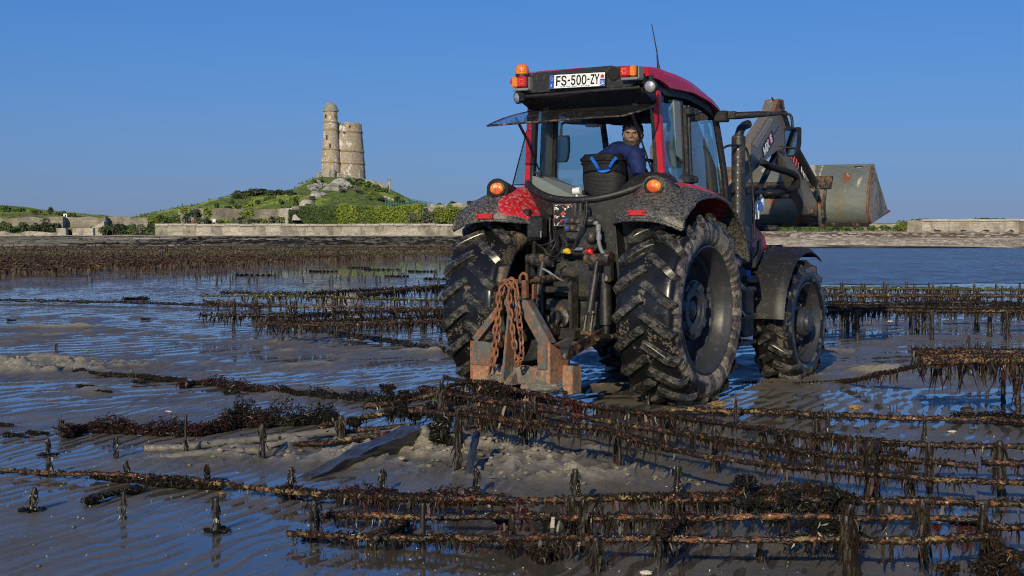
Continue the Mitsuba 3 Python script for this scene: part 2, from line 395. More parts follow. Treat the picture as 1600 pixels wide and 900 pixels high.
# --- person
def cloth(p, n, uv):
    return mix((0.010, 0.022, 0.105), (0.024, 0.044, 0.21), fbm(p.x * 16, p.y * 16, p.z * 16, 3))
principled('m_jacket', proc(cloth), 0.75, sheen=0.3)
def skin(p, n, uv):
    return mix((0.42, 0.22, 0.155), (0.58, 0.33, 0.245), fbm(p.x * 40, p.y * 40, p.z * 40, 3))
principled('m_skin', proc(skin), 0.5)
def hairy(lo, hi):
    return proc(lambda p, n, uv: mix(lo, hi, noise(p.x * 160, p.y * 160, p.z * 60)))
principled('m_hair', hairy((0.012, 0.009, 0.007), (0.040, 0.028, 0.020)), 0.55)
principled('m_beard', hairy((0.06, 0.042, 0.030), (0.22, 0.185, 0.155)), 0.65)
principled('m_eye', (0.30, 0.27, 0.24), 0.4)
principled('m_lips', (0.30, 0.12, 0.09), 0.5)
# --- shore life
def crust(p, n, uv):
    x, y, z = p.x, p.y, p.z
    a, b = 0.35 * fbm(x * 3.2, y * 3.2, z * 9, 2) + 0.65 * fbm(x * 21, y * 21, z * 21, 3), noise(x * 75, y * 75, z * 75)
    c = mix((0.014, 0.010, 0.007), (0.20, 0.076, 0.025), smoothstep(0.47, 0.70, 0.60 * a + 0.40 * b))
    c = mix(c, C3(0.24, 0.17, 0.055), smoothstep(0.56, 0.68, 0.45 * fbm(x * 1.9 + 9, y * 1.9, z * 5, 2) + 0.55 * fbm(x * 17, y * 17, z * 17, 3)) * smoothstep(0.4, 0.6, noise(x * 60, y * 60, z * 60)))
    return mix(c, C3(0.55, 0.50, 0.38), smoothstep(0.80, 0.86, noise(x * 110, y * 110, z * 110) * .6 + a * .5))
def crust_bump(p, n, uv):
    return noise(p.x * 90, p.y * 90, p.z * 90) + .5 * noise(p.x * 210, p.y * 210, p.z * 210)
principled('m_crust', proc(crust), 0.5, bump=proc(crust_bump, 0.002), bscale=0.006)
def weedy(lo, hi, s=30.0):
    return proc(lambda p, n, uv: mix(lo, hi, fbm(p.x * s, p.y * s, p.z * s * .5, 3)))
principled('m_weed', weedy((0.005, 0.004, 0.003), (0.030, 0.019, 0.010)), 0.5, specular=0.25)
principled('m_weed_black', weedy((0.004, 0.004, 0.004), (0.022, 0.020, 0.014)), 0.36, specular=0.35)
principled('m_weed_red', weedy((0.020, 0.006, 0.008), (0.075, 0.022, 0.020)), 0.45, specular=0.3)
principled('m_weed_green', weedy((0.05, 0.055, 0.01), (0.14, 0.17, 0.02)), 0.35)
principled('m_far_weed', weedy((0.012, 0.008, 0.005), (0.080, 0.042, 0.020), 2.2), 0.6)
principled('m_far_green', weedy((0.025, 0.035, 0.008), (0.085, 0.095, 0.022), 2.2), 0.6)
principled('m_far_grey', weedy((0.035, 0.032, 0.024), (0.17, 0.15, 0.11), 1.6), 0.6)
principled('m_barnacle', weedy((0.12, 0.10, 0.05), (0.50, 0.44, 0.30), 60), 0.6)
principled('m_shingle', weedy((0.008, 0.008, 0.008), (0.030, 0.028, 0.026), 3.0), 1.0, specular=0.0)
principled('m_stake', weedy((0.006, 0.005, 0.004), (0.038, 0.028, 0.018), 50), 0.5)
principled('m_muddy_rail', weedy((0.13, 0.12, 0.10), (0.20, 0.185, 0.155), 20), 0.45)
def plank_color(p, n, uv):
    return mix((0.012, 0.011, 0.010), (0.085, 0.076, 0.064), fbm(p.x * 5 + p.y * 14, p.z * 60, p.y * 3, 4))
principled('m_plank', proc(plank_color), 0.35)
principled('m_shell', weedy((0.42, 0.36, 0.26), (0.74, 0.70, 0.60), 80), 0.5)
principled('m_oyster', weedy((0.10, 0.06, 0.025), (0.40, 0.26, 0.10), 45), 0.5)
# ---------------------------------------------------------------- ground, water, sea
rng = np.random.default_rng(7)
def sstep(a, b, x):
    t = np.clip((x - a) / (b - a), 0, 1)
    return t * t * (3 - 2 * t)
def nz(x, y, s, seed=0, octv=3, sy=None):
    return meshkit.fbm(np.stack([x * s, y * (sy or s), np.zeros_like(x) + .37 * seed], -1), octv, seed)
def blob(x, y, cx, cy, rx, ry, a=0.0):
    c, s = math.cos(a), math.sin(a)
    u, v = ((x - cx) * c + (y - cy) * s) / rx, (-(x - cx) * s + (y - cy) * c) / ry
    return np.exp(-(u * u + v * v) ** 1.5)

def shore_rise(x, y):
    top = 0.88 + 0.55 * sstep(0, 25, x)
    return top * np.clip((y - 132) / 112, 0, 1) ** 1.15

def ground_z(x, y, fine=True):
    x, y = np.asarray(x, float), np.asarray(y, float)
    big = (nz(x, y, .42, 3, 3) - .5) * .030 + (nz(x, y, .13, 5, 2) - .5) * .022
    ph = 2 * np.pi / .118 * (.95 * x - .31 * y) + 26.0 * nz(x, y, .42, 9, 2, .25) + 17.0 * nz(x, y, 1.5, 10, 2, .62) + 7.0 * nz(x, y, 5.0, 11, 2, 2.0)
    am = (.0034 + .0034 * sstep(8, 12, y)) * (.10 + 1.7 * nz(x, y, 2.1, 13, 3, 1.2) ** 1.5)
    ph2 = 2 * np.pi / .16 * (.80 * x - .60 * y) + 14 * nz(x, y, 1.1, 17, 3, .6)
    cr = np.sin(ph + .8 * np.sin(ph * .37 + x)); rip = am * (cr + .25 * np.sin(2 * ph + 1.0) + 1.1 * np.sin(ph2) * nz(x, y, 1.3, 18, 2) ** 1.5)
    ph3 = 2 * np.pi / .40 * (.62 * x - .78 * y) + 15 * nz(x, y, .55, 27, 3, .8) + 6 * nz(x, y, 1.9, 28, 2)
    rip = rip * (1 - .55 * sstep(13, 20, y)) + .0085 * (.25 + 1.2 * nz(x, y, .9, 29, 2)) * np.sin(ph3) * sstep(10.5, 15, y)
    rip = rip * (1 - sstep(38, 62, y))
    z = .0012 + (.0030 + .0014 * sstep(-1.0, .5, x)) * (1 - sstep(7.5, 10.5, y)) + big * (.62 - .34 * sstep(10, 16, y)) + rip * (1 + .25 * sstep(11, 18, y)) + (nz(x, y, 2.6, 19, 3, .9) - .5) * .010 * sstep(10, 14, y) + (nz(x, y, 6.5, 23, 3, 3.2) - .5) * .016 * sstep(11.5, 14, y) * (1 - .6 * sstep(30, 45, y))
    z = z + (nz(x, y, 7, 21, 2) - .5) * .006 * (1 - sstep(20, 40, y))
    lump = np.clip(nz(x, y, 1.1, 31, 4) - .56, 0, 1) * .34 * sstep(12.5, 14, y) * (1 - sstep(24, 30, y))
    z = z + lump * np.where(x < 4, 1, .35)
    rough = nz(x, y, 5.5, 41, 4) - .5
    clod = np.abs(nz(x, y, 9, 43, 3) - .5)
    z = z - .0030 * sstep(10, 14, y)
    m1 = blob(x, y, -.12, 9.75, .95, .95) + .9 * blob(x, y, .35, 9.0, .75, .5) + .75 * blob(x, y, -.75, 10.4, 1.1, .5)
    fin = (nz(x, y, 22, 45, 3) - .5)
    z = z + np.clip(m1, 0, 1.2) * (.028 + .13 * rough + .09 * clod + .06 * fin)
    m2 = blob(x, y, -1.5, 9.75, .9, .5, .2)
    z = z + m2 * (.032 + .11 * rough + .06 * clod + .04 * fin)
    m3 = blob(x, y, -4.9, 16.2, 1.5, .8, -.2) + blob(x, y, -6.3, 15.6, 1.6, .7)
    z = z + np.clip(m3, 0, 1) * (.035 + .17 * rough + .12 * clod + .05 * fin)
    m4 = blob(x, y, 3.5, 15.3, 1.5, 1.1) + blob(x, y, 2.6, 16.5, 1.0, .8)
    z = z + np.clip(m4, 0, 1) * (.028 + .05 * rough)
    seabed = sstep(.06, .085, x / y) * sstep(41, 46, y) * (1 - sstep(132, 140, y))
    z = z * (1 - .9 * sstep(60, 90, y)) + sstep(60, 90, y) * (nz(x, y, .12, 51, 3) - .48) * .05
    z = z - .25 * seabed + .05 * sstep(84, 104, y) * (1 - seabed)
    far = shore_rise(x, y)
    z = z + far + np.where(y > 132, (nz(x, y, .11, 61, 4) - .5) * .22 * sstep(132, 150, y) * (1 - sstep(225, 245, y)), 0)
    return z

ts = np.linspace(-.52, .52, 680)
ys = np.r_[np.geomspace(4.6, 60, 620), np.geomspace(60, 300, 130)[1:]]
Y, TT = np.meshgrid(ys, ts, indexing='ij')
X = Y * TT
Z = ground_z(X, Y)
gv, gf = sheet(np.stack([X, Y, Z], -1))
gf = gf[:, ::-1]
n0 = gv.copy()
# the same ground goes on round the camera and out to the horizon
far = np.array([[-4000, -4000, -.35], [4000, -4000, -.35], [4000, 4000, -.35], [-4000, 4000, -.35]])
k100 = int(np.searchsorted(ys, 98.0)); m_ = len(ts)
nf_ = (len(ys) - 1) * (m_ - 1)
row = np.repeat(np.arange(len(ys) - 1), m_ - 1); row = np.r_[row, row]
near_f, far_f = gf[row < k100], gf[row >= k100]
put('tidal_sand', cat((gv[: (k100 + 1) * m_], near_f), (far, np.array([[0, 1, 2], [0, 2, 3]]))), 'm_sand', smooth=True)
tag('tidal_sand', 'wet grey rippled tidal sand with shallow puddles and churned heaps', kind='structure')
put('foreshore', (gv[k100 * m_:], far_f - k100 * m_), 'm_shore', smooth=True)
tag('foreshore', 'stony weed-dark foreshore rising to the sea walls', kind='structure')
wx, wy = np.meshgrid(np.linspace(-95, 95, 60), np.r_[np.linspace(-20, 40, 30), np.linspace(44, 139, 30)], indexing='ij')
put('shallow_water', sheet(np.stack([wx, wy, wx * 0], -1)), 'm_water', smooth=True)
tag('shallow_water', 'thin film of standing water between the sand ripples', kind='structure')
sx, sy = np.meshgrid(np.linspace(0, 1, 50), np.linspace(42.5, 138, 60), indexing='ij')
edge = .072 * sy + .5 * np.sin(sy * .7)
sea_x = edge + sx * (130 - edge)
sy2 = sy + (1 - (sy - 42.5) / 96) * 1.2 * np.sin(sea_x * .8) * np.cos(sea_x * .23)
put('sea', sheet(np.stack([sea_x, sy2, sea_x * 0 + .012], -1)), 'm_sea', smooth=True)
tag('sea', 'shallow blue sea water with small waves beyond the racks', kind='structure')
# ---------------------------------------------------------------- hills behind the sea walls
HP = np.array([(-400, 322), (-60, 318), (0, 321), (22, 325), (45, 327), (60, 331), (80, 330), (100, 332), (118, 335), (146, 341), (165, 346), (240, 343), (278, 333), (310, 324), (330, 322), (352, 317),
               (372, 308), (390, 304), (420, 304), (455, 302), (478, 296), (490, 288), (497, 281), (515, 278), (560, 281), (590, 291), (612, 298), (632, 308), (645, 315), (665, 320), (700, 325), (740, 329), (800, 340), (900, 347), (1150, 349), (1600, 349), (2600, 347)], float)
RD = 485.0
def ridge(xw):
    px = 800 + xw / RD * FOCAL
    return EYE + (HORIZON - np.interp(px, HP[:, 0], HP[:, 1])) * RD / FOCAL
def hill_z(x, y):
    r = ridge(x)
    base = .55 + 1.75 * sstep(251, 268, y)
    near_spur = sstep(268, 300, y) * .10 + .90 * sstep(325, 478, y) ** 1.7
    z = base + (r - base) * near_spur
    z = np.where(y > 500, z - (y - 500) * .02, z)
    return z + (nz(x, y, .07, 71, 4) - .5) * 1.6 * sstep(275, 330, y) * (1 - .75 * np.exp(-((x + 52) / 17) ** 2) * sstep(440, 470, y))
hx, hy = np.meshgrid(np.linspace(-330, 330, 420), np.r_[np.linspace(249.5, 330, 55), np.linspace(333, 640, 110)], indexing='ij')
hz_ = hill_z(hx, hy)
put('hill', sheet(np.stack([hx, hy, hz_], -1)), 'm_hill', smooth=True)
tag('hill', 'green scrubby headland rising to a mound under the towers', kind='structure')

def hill_hit(px, py):
    D = np.arange(262.0, 520.0, .75)
    P = np.array([on_depth(px, py, d) for d in D])
    k = np.nonzero(hill_z(P[:, 0], P[:, 1]) >= P[:, 2])[0]
    return P[k[0]] if len(k) else P[np.argmin(P[:, 2] - hill_z(P[:, 0], P[:, 1]))]

def leaf_cards(c, n, size, r, up=.35, wide=.55):
    """n small leaf-clump quads, cupped, round the points c; normals mostly outward from r."""
    c = np.asarray(c)
    nrm = r / (np.linalg.norm(r, axis=1, keepdims=True) + 1e-9) + rng.normal(0, .55, (n, 3)) + [0, -.15, up]
    nrm /= np.linalg.norm(nrm, axis=1, keepdims=True)
    a = np.cross(nrm, rng.normal(0, 1, (n, 3))); a /= np.linalg.norm(a, axis=1, keepdims=True)
    b = np.cross(nrm, a)
    s = (size * rng.uniform(.5, 1.3, n))[:, None]
    P = np.stack([c - a * s, c - b * s * wide + nrm * s * .25, c + a * s, c + b * s * wide + nrm * s * .25], 1)
    v = P.reshape(-1, 3)
    k = np.arange(n) * 4
    return v, np.vstack([np.stack([k, k + 1, k + 2], 1), np.stack([k, k + 2, k + 3], 1)])

def bush_mesh(c, rx, ry, rz, n, size, lumps=6):
    """Crown of several uneven lumps, each filled with leaf clumps."""
    out = []
    for k in range(lumps):
        a = rng.uniform(0, 2 * np.pi); q = rng.uniform(.15, .62)
        o = np.array([math.cos(a) * q * rx, math.sin(a) * q * ry, rng.uniform(-.1, .5) * rz])
        s = rng.uniform(.38, .66)
        m = n // lumps
        d = rng.normal(0, 1, (m, 3)); d /= np.linalg.norm(d, axis=1, keepdims=True)
        d[:, 2] = np.where(d[:, 2] < -.45, -d[:, 2], d[:, 2])
        rad = rng.uniform(.72, 1.06, (m, 1))
        p = np.asarray(c) + [0, 0, rz * .42] + o + d * rad * np.array([rx, ry, rz]) * s
        p[:, 2] = np.maximum(p[:, 2], c[2] - .1)
        out.append(leaf_cards(p, m, size, d))
    return cat(*out)

def bush(px, py, w, hgt, D, mat, label, group='bushes along the sea walls', name='bush', lumps=6, size=None, cat_='bush', dens=1.0):
    """A bush w by hgt pixels large whose foot is at pixel (px, py), D metres away."""
    c = hill_hit(px, py) if D is None else on_depth(px, py, D)
    D = c[1]; s = D / FOCAL
    rx, rz = w * s / 2, hgt * s / 1.25
    n = int(np.clip(26 * w * hgt / 30, 140, 1500) * dens)
    key = numbered(name)
    part(key, 'foliage', bush_mesh(c, rx, max(rx * .7, 1.0), rz, n, size or max(.16, .62 * s * 3.2), lumps), mat)
    st = [tube([c + [dx, 0, -.4], c + [dx * 2, .1, rz * .7]], [.09, .03], 5) for dx in (-.25 * rx, 0, .22 * rx)]
    part(key, 'stem', cat(*st), 'm_wood')
    tag(key, label, cat_, group)
    return key

# ---------------------------------------------------------------- walls
def wall_mesh(x0, x1, y, zb, zt, th, seg=.8, jag=.12, y1=None):
    n = max(3, int(abs(x1 - x0) / seg)); y1 = y if y1 is None else y1
    u = np.linspace(0, 1, n)
    xs = x0 + (x1 - x0) * u; yv = y + (y1 - y) * u
    top = zt + (meshkit.noise(np.stack([xs * .5, yv * 0, xs * 0], -1), 3) - .5) * jag * 2
    rows = 6
    fr = np.stack([np.stack([xs, yv - .12 * (1 - k / (rows - 1)) + (meshkit.noise(np.stack([xs * .9, xs * 0 + k, xs * 0], -1), 5) - .5) * .14, zb + (top - zb) * k / (rows - 1)], -1) for k in range(rows)], 1)
    back = np.stack([np.stack([xs, yv + th, top], -1), np.stack([xs, yv + th, top * 0 + zb], -1)], 1)
    g = np.concatenate([fr, back], 1)
    v, f = sheet(g)
    caps = []
    m = g.shape[1]
    for i, s in ((0, 1), (n - 1, -1)):
        k = np.arange(1, m - 1)
        t = np.stack([k * 0 + i * m, i * m + k, i * m + k + 1], 1)
        caps.append(t[:, ::s])
    return v, np.vstack([f] + caps)

def X_at(px, D): return (px - 800) / FOCAL * D
def Z_at(py, D): return EYE + (HORIZON - py) * D / FOCAL

def wall(name, label, px0, px1, D, ytop, ybase, mat, th=.8, coping=None, jag=.12, D1=None, group=None):
    key = numbered(name)
    x0, x1 = X_at(px0, D), X_at(px1, D1 or D)
    part(key, 'masonry', wall_mesh(x0, x1, D, Z_at(ybase, D) - .5, Z_at(ytop, D), th, jag=jag, y1=D1), mat)
    if coping:
        n = int(abs(x1 - x0) / 2.2); xs = np.linspace(x0, x1, n + 1)
        for i in range(n):
            dz = rng.uniform(-.05, .05)
            part(key, 'coping_stone', box(((xs[i] + xs[i + 1]) / 2, D + th / 2 - .1, Z_at(ytop, D) + .12 + dz), (xs[i + 1] - xs[i] - .05, th + .35, .34), .04), coping)
    tag(key, label, 'wall', group)
    return key
wall('sea_wall', 'long low pale stone sea wall in front of the towers and hedge', 243, 1010, 250, 352.5, 369, 'm_wall_pale', 1.4, 'm_coping', jag=.2)
wall('fort_wall', 'old stone rampart wall with ragged top on the far left', -60, 232, 266, 340, 366, 'm_wall', 1.2, jag=.2)
wall('rampart', 'ivy-patched grey rampart wall left of the bunker', 279, 462, 272, 326, 352, 'm_wall', 2.0, jag=.2)
wall('low_wall', 'low ruined wall of pale stones under the leftmost bushes', -60, 88, 252, 364, 372, 'm_wall_pale', .8, jag=.35)
wall('stone_pillar', 'pale square gate pillar at the end of the low ruined wall', 88.5, 103.5, 251, 356.5, 372, 'm_wall_pale', 1.4, jag=.03)
wall('landing_wall', 'short pale wall with a stair behind it, beside the gate opening', 113.5, 146, 251, 356.5, 371, 'm_wall_pale', 1.2, jag=.05)
key = numbered('stone_stair')
for i in range(9):
    xx = X_at(144 + i * 2.3, 256)
    part(key, 'step', box((xx, 257, (Z_at(356 - i * 1.25, 256) + .5) / 2), (.28, 2.4, Z_at(356 - i * 1.25, 256) - .5), .02), 'm_wall_pale')
tag(key, 'narrow stone stair climbing to the rampart top on the left', 'stair')
for pxa, pxb in ((94, 99.5), (162.5, 166)):
    k = numbered('buttress')
    put(k, box(((X_at(pxa, 264) + X_at(pxb, 264)) / 2, 264.6, 2.4), (X_at(pxb, 264) - X_at(pxa, 264), 1.6, 3.4), .05), 'm_wall')
tag('buttress', 'dark stone buttress above the pale gate pillar', 'buttress'); tag('buttress_001', 'narrow buttress at the top of the stone stair', 'buttress')
k = numbered('gate'); put(k, box((X_at(108.5, 253), 253, 1.15), (X_at(113.5, 253) - X_at(103.5, 253), .12, 1.5), .02), 'm_leaf_dark'); tag(k, 'dark gate closing the gap between the pale pillar and wall', 'gate')
wall('hedge_wall', 'wall mostly hidden under the bright green ivy hedge', 456, 745, 268, 323, 352, 'm_wall', 1.0)
wall('east_wall', 'long pale stone wall above the beach on the far right', 1440, 1700, 256, 345, 363, 'm_wall_pale', 1.0, 'm_coping', jag=.05)
wall('east_wall_end', 'darker end section of the long pale wall on the far right', 1417, 1439.5, 256.3, 344.5, 363, 'm_wall', 1.0, jag=.05)
wall('stub_wall', 'short low wall stub showing above the green bank under the bucket', 1330, 1412, 262, 349, 356, 'm_wall_pale', .8, jag=.3)
wall('field_wall', 'ruined wall on the skyline right of the hedge', 668, 742, 292, 318, 330, 'm_wall_pale', .9, jag=.35)
# pale plaster ruin pieces
k = numbered('ruin'); put(k, wall_mesh(X_at(434, 266), X_at(456.5, 266), 266, 1, Z_at(325.5, 266), .6, jag=.1), 'm_wall_pale'); tag(k, 'pale broken wall piece between the ivy and the rampart', 'ruin')
k = numbered('ruin'); put(k, hull([on_depth(*p) for p in ((456, 344, 262), (470, 344, 262), (462, 335, 263), (458, 336, 264), (456, 344, 266), (470, 344, 266))]), 'm_coping'); tag(k, 'small white sloping block at the foot of the ivy', 'ruin')

# bunker
key = numbered('bunker')
c = on_depth(480, 324.5, 276); s = 276 / FOCAL
prof = [(0, 1.45), (.5, 1.42), (.95, 1.22), (1.28, .92), (1.38, .6), (1.40, .0), (1.40, -.8)]
part(key, 'concrete_shell', moved(lathe([(r_, z_) for r_, z_ in prof], 32), t=c), 'm_wall_pale', smooth=40)
part(key, 'slot', box(c + [.35, -1.36, .55], (1.0, .3, .22), .02), 'm_void')
tag(key, 'round concrete bunker with a dark slot below the rocky mound', 'bunker')

# ---------------------------------------------------------------- the two towers
def tower_mesh(levels, n=64, nf=1.0):
    p = []
    for (z0, r0), (z1, r1) in zip(levels[:-1], levels[1:]):
        m = max(2, int((z1 - z0) / .5))
        for i in range(m):
            u = i / m; p.append((r0 + (r1 - r0) * u, z0 + (z1 - z0) * u))
    p.append(levels[-1][::-1])
    v, f = lathe(p, n)
    d = (meshkit.noise(v * 1.6, 4) - .5) * .14 * nf
    rr = np.linalg.norm(v[:, :2], axis=1, keepdims=True) + 1e-9
    v[:, :2] += v[:, :2] / rr * d[:, None]
    return v, f
TD = 480.0; tsc = TD / FOCAL
base_z = Z_at(284, TD)
def tower_z(py): return Z_at(py, TD)
def ring(key, c, r, z, h=.34, out=.22, mat='m_course', name='string_course'):
    part(key, name, moved(lathe([(r - .1, z - h), (r + out, z - h), (r + out + .05, z), (r - .1, z + .12)], 56), t=(c[0], c[1], 0)), mat)
def slit(key, c, r, ang, z, w, h):
    """A recessed opening: dark niche with a stone frame round it."""
    R = rotz(ang)
    o = np.array([c[0], c[1], 0])
    part(key, 'window', moved(box((0, -r + .28, z), (w, .75, h), .01), R, o), 'm_void')
    fr = [box((sx_ * (w / 2 + .10), -r + .02, z), (.2, .35, h + .36), .02) for sx_ in (-1, 1)] + [box((0, -r + .02, z + sz_ * (h / 2 + .09)), (w - .01, .35, .18), .02) for sz_ in (-1, 1)]
    part(key, 'window_frame', moved(cat(*fr), R, o), 'm_course')
# turret
key = numbered('watch_turret')
tc = (X_at(521.0, TD), TD - 6.0)
def RW(px_w): return px_w * tsc / 2
part(key, 'shaft', moved(tower_mesh([(base_z - 2, RW(31.5)), (tower_z(255), RW(28)), (tower_z(234.5), RW(25.3)), (tower_z(204.7), RW(21.8)), (tower_z(175), RW(20.6))]), t=(tc[0], tc[1], 0)), 'm_tower', smooth=50)
for py, w in ((255, 28), (234.7, 25.3), (204.7, 21.8), (193, 21.2)): ring(key, tc, RW(w), tower_z(py))
ring(key, tc, RW(20.6), tower_z(175), .45, .40, 'm_dome', 'cornice')
dm = [(RW(21.5) * math.cos(a), tower_z(174.6) + RW(23) * 1.0 * math.sin(a)) for a in np.linspace(0, math.pi / 2 - .02, 14)]
part(key, 'dome', moved(lathe(dm, 40), t=(tc[0], tc[1], 0)), 'm_dome', smooth=True)
part(key, 'finial', ellipsoid((tc[0], tc[1], tower_z(163.4)), (.22, .22, .35), 2), 'm_dome', smooth=True)
for ang, py, w, h in ((-.63, 185, .50, .85), (.80, 185, .50, .85), (-.38, 217.5, .42, 1.3), (.05, 231, .42, 1.2)):
    r_ = np.interp(py, [175, 204.7, 234.5, 255], [RW(20.6), RW(21.8), RW(25.3), RW(28)])
    slit(key, tc, r_, ang, tower_z(py), w, h)
tag(key, 'tall slender round stone turret with a domed cap', 'tower')
# main tower
key = numbered('great_tower')
mc = (X_at(540.0, TD), TD)
part(key, 'drum', moved(tower_mesh([(base_z - 4, RW(67)), (tower_z(256), RW(60.5)), (tower_z(237), RW(58)), (tower_z(208), RW(53)), (tower_z(197.5), RW(51.5))], 80), t=(mc[0], mc[1], 0)), 'm_tower', smooth=50)
for py, w in ((256, 60.5), (237, 58), (207, 53)): ring(key, mc, RW(w), tower_z(py))
zp0, zp1 = tower_z(198.5), tower_z(193)
for i in range(14):
    a0 = -math.pi + i * 2 * math.pi / 14 + .06; a1 = a0 + 2 * math.pi / 14 - (.24 if i % 3 == 0 else .10)
    aa = np.linspace(a0, a1, 8); R1, R0 = RW(51.5), RW(51.5) - .8
    hgt = zp1 + (.0 if i % 2 else -.12)
    P = [(r_ * math.sin(a), -r_ * math.cos(a), z_) for a in aa for r_ in (R0, R1) for z_ in (zp0, hgt)]
    g = np.array(P).reshape(8, 4, 3)[:, [0, 1, 3, 2]]
    v, f = sheet(np.concatenate([g, g[:, :1]], 1))
    f = np.vstack([f, [[0, 1, 2], [0, 2, 3]], [[35, 37, 36], [35, 38, 37]]])
    part(key, 'merlon', moved((v, f), t=(mc[0], mc[1], 0)), 'm_tower')
part(key, 'roof_platform', moved(lathe([(0, zp0 - .1), (RW(51.3), zp0 - .1)], 40), t=(mc[0], mc[1], 0)), 'm_dome')
slit(key, mc, RW(52), .38, tower_z(200), .45, .6); slit(key, mc, RW(53.2), .07, tower_z(209.5), .6, .6)
tag(key, 'broad round battlemented stone tower behind the turret', 'tower')
# enclosure wall winding round the mound
key = numbered('enclosure_wall')
pts = [(493.5, 270.5, 476), (500, 270, 472), (510, 269.5, 470), (522, 269.3, 470), (535, 271.5, 470), (550, 275, 469), (570, 280, 468), (585, 283.3, 468), (596, 284.5, 468), (596.3, 286.5, 468), (606, 289.5, 469), (609.4, 290.5, 471)]
W = np.array([on_depth(a, b, d) for a, b, d in pts])
W = np.stack([np.interp(np.linspace(0, len(W) - 1, 70), np.arange(len(W)), W[:, i]) for i in range(3)], 1)
nrm = np.array([0, 1.0, 0])
g = np.stack([W - [0, 0, 4.0], W - [0, 0, 1.6], W, W + nrm * .7, W + nrm * .7 - [0, 0, 4.0]], 1)
g[..., 1] += (meshkit.noise(g * 1.1, 2) - .5) * .15
part(key, 'masonry', sheet(g), 'm_wall_pale')
part(key, 'corner_turret', moved(lathe([(.0, 2.0), (.45, 1.95), (.8, 1.5), (.95, 1.2), (.95, -3)], 24), t=on_depth(519.5, 273, 469.2)), 'm_wall_pale', smooth=40)
part(key, 'turret_cap', moved(lathe([(.0, .62), (.5, .55), (.85, .22), (1.0, 0)], 24), t=on_depth(519.5, 269.5, 469.2)), 'm_course', smooth=40)
part(key, 'end_post', box(on_depth(608, 289, 470.5), (.9, .9, 3.5), .05), 'm_wall_pale')
tag(key, 'sloping stone wall winding round the foot of the towers', 'wall')

# rocks of the mound
def rock(c, r, seed, flat=.75):
    m = trimesh.creation.icosphere(subdivisions=3)
    v = np.array(m.vertices)
    c_ = meshkit.noise(v * 1.9 + seed * 3.1, seed); d = .60 + .55 * meshkit.fbm(v * 1.35 + seed * 3.1, 3, seed) + .35 * np.abs(c_ - .5) * 2 + .22 * (meshkit.noise(v * 4.2 + seed, seed) - .5)
    v = v * d[:, None] * [1, 1, flat] * r
    return v + c, np.array(m.faces)
for i in range(46):
    u, w_ = rng.random(), rng.random()
    px = 486 + 58 * u; top = np.interp(px, [484, 492, 505, 530, 545], [297, 285, 280.5, 281, 290]); bot = np.interp(px, [484, 500, 520, 545], [306, 309, 305, 293])
    py = top + (bot - top) * w_
    D = 466 - 30 * w_ - 2
    k = numbered('boulder')
    put(k, rock(hill_hit(px, py + 1.0) + [0, .1, .15], rng.uniform(.6, 1.5), i), 'm_rock', smooth=18)
    tag(k, 'pale grey granite boulder in the outcrop below the towers', 'rock', 'granite boulders of the outcrop below the towers')
for i, (px, py) in enumerate([(607, 311), (614, 313), (621, 311), (628, 316), (601, 309), (635, 318)]):
    k = numbered('boulder'); put(k, rock(hill_hit(px, py), .7, 80 + i), 'm_rock', smooth=18)
    tag(k, 'small pale stone on the right slope of the mound', 'rock', 'stones on the right slope of the mound')

# ---------------------------------------------------------------- plants
def scatter_bushes(n, x0, x1, ytop, ybase, D0, D1, mats, labs, w=(14, 30), h=(8, 16), group=None, **kw):
    for i in range(n):
        px = x0 + (x1 - x0) * (i + rng.uniform(.1, .9)) / n
        j = rng.integers(len(mats)); hh = rng.uniform(*h); D = rng.uniform(D0, D1)
        bush(px, rng.uniform(ytop, ybase), rng.uniform(*w), hh, D, mats[j], labs[j], group or f'{labs[j]} bushes', **kw)
LB = ['mid green bush growing against the old walls', 'bright yellow-green bush growing against the old walls', 'dark green bush growing against the old walls', 'grey-green flowering bush growing against the old walls']
LM = ['m_leaf_mid', 'm_leaf_bright', 'm_leaf_dark', 'm_leaf_grey']
scatter_bushes(9, -10, 90, 362, 365, 254, 260, [LM[0], LM[2], LM[2], LM[3]], [LB[0], LB[2], LB[2], LB[3]], (18, 28), (13, 22))
scatter_bushes(10, 146, 240, 364, 368, 252, 258, [LM[0], LM[2], LM[3]], [LB[0], LB[2], LB[3]], (16, 26), (9, 17))
scatter_bushes(4, 236, 276, 346, 351, 262, 266, [LM[1], LM[0]], [LB[1], LB[0]], (12, 18), (8, 14))
scatter_bushes(13, 292, 440, 350, 353, 256, 262, LM, LB, (12, 24), (7, 13))
for px, py, w, hh, m in ((307, 346, 16, 20, 0), (325, 344, 14, 18, 1), (310, 346, 14, 18, 2), (390, 347, 18, 20, 1), (382, 349, 16, 15, 1), (436, 350, 18, 12, 1), (408, 352, 14, 10, 0), (366, 352, 10, 9, 1)):
    bush(px, py, w, hh, 262, LM[m], LB[m], f'{LB[m]} bushes')
scatter_bushes(8, 640, 725, 348, 352, 257, 262, [LM[0], LM[3], LM[1], LM[2]], [LB[0], LB[3], LB[1], LB[2]], (16, 26), (10, 17))
for px, w, hh, m in ((684, 26, 26, 1), (700, 20, 30, 1), (716, 24, 26, 1), (668, 26, 20, 3), (648, 22, 14, 3)):
    bush(px, 350.5, w, hh, 258, LM[m], LB[m], f'{LB[m]} bushes')
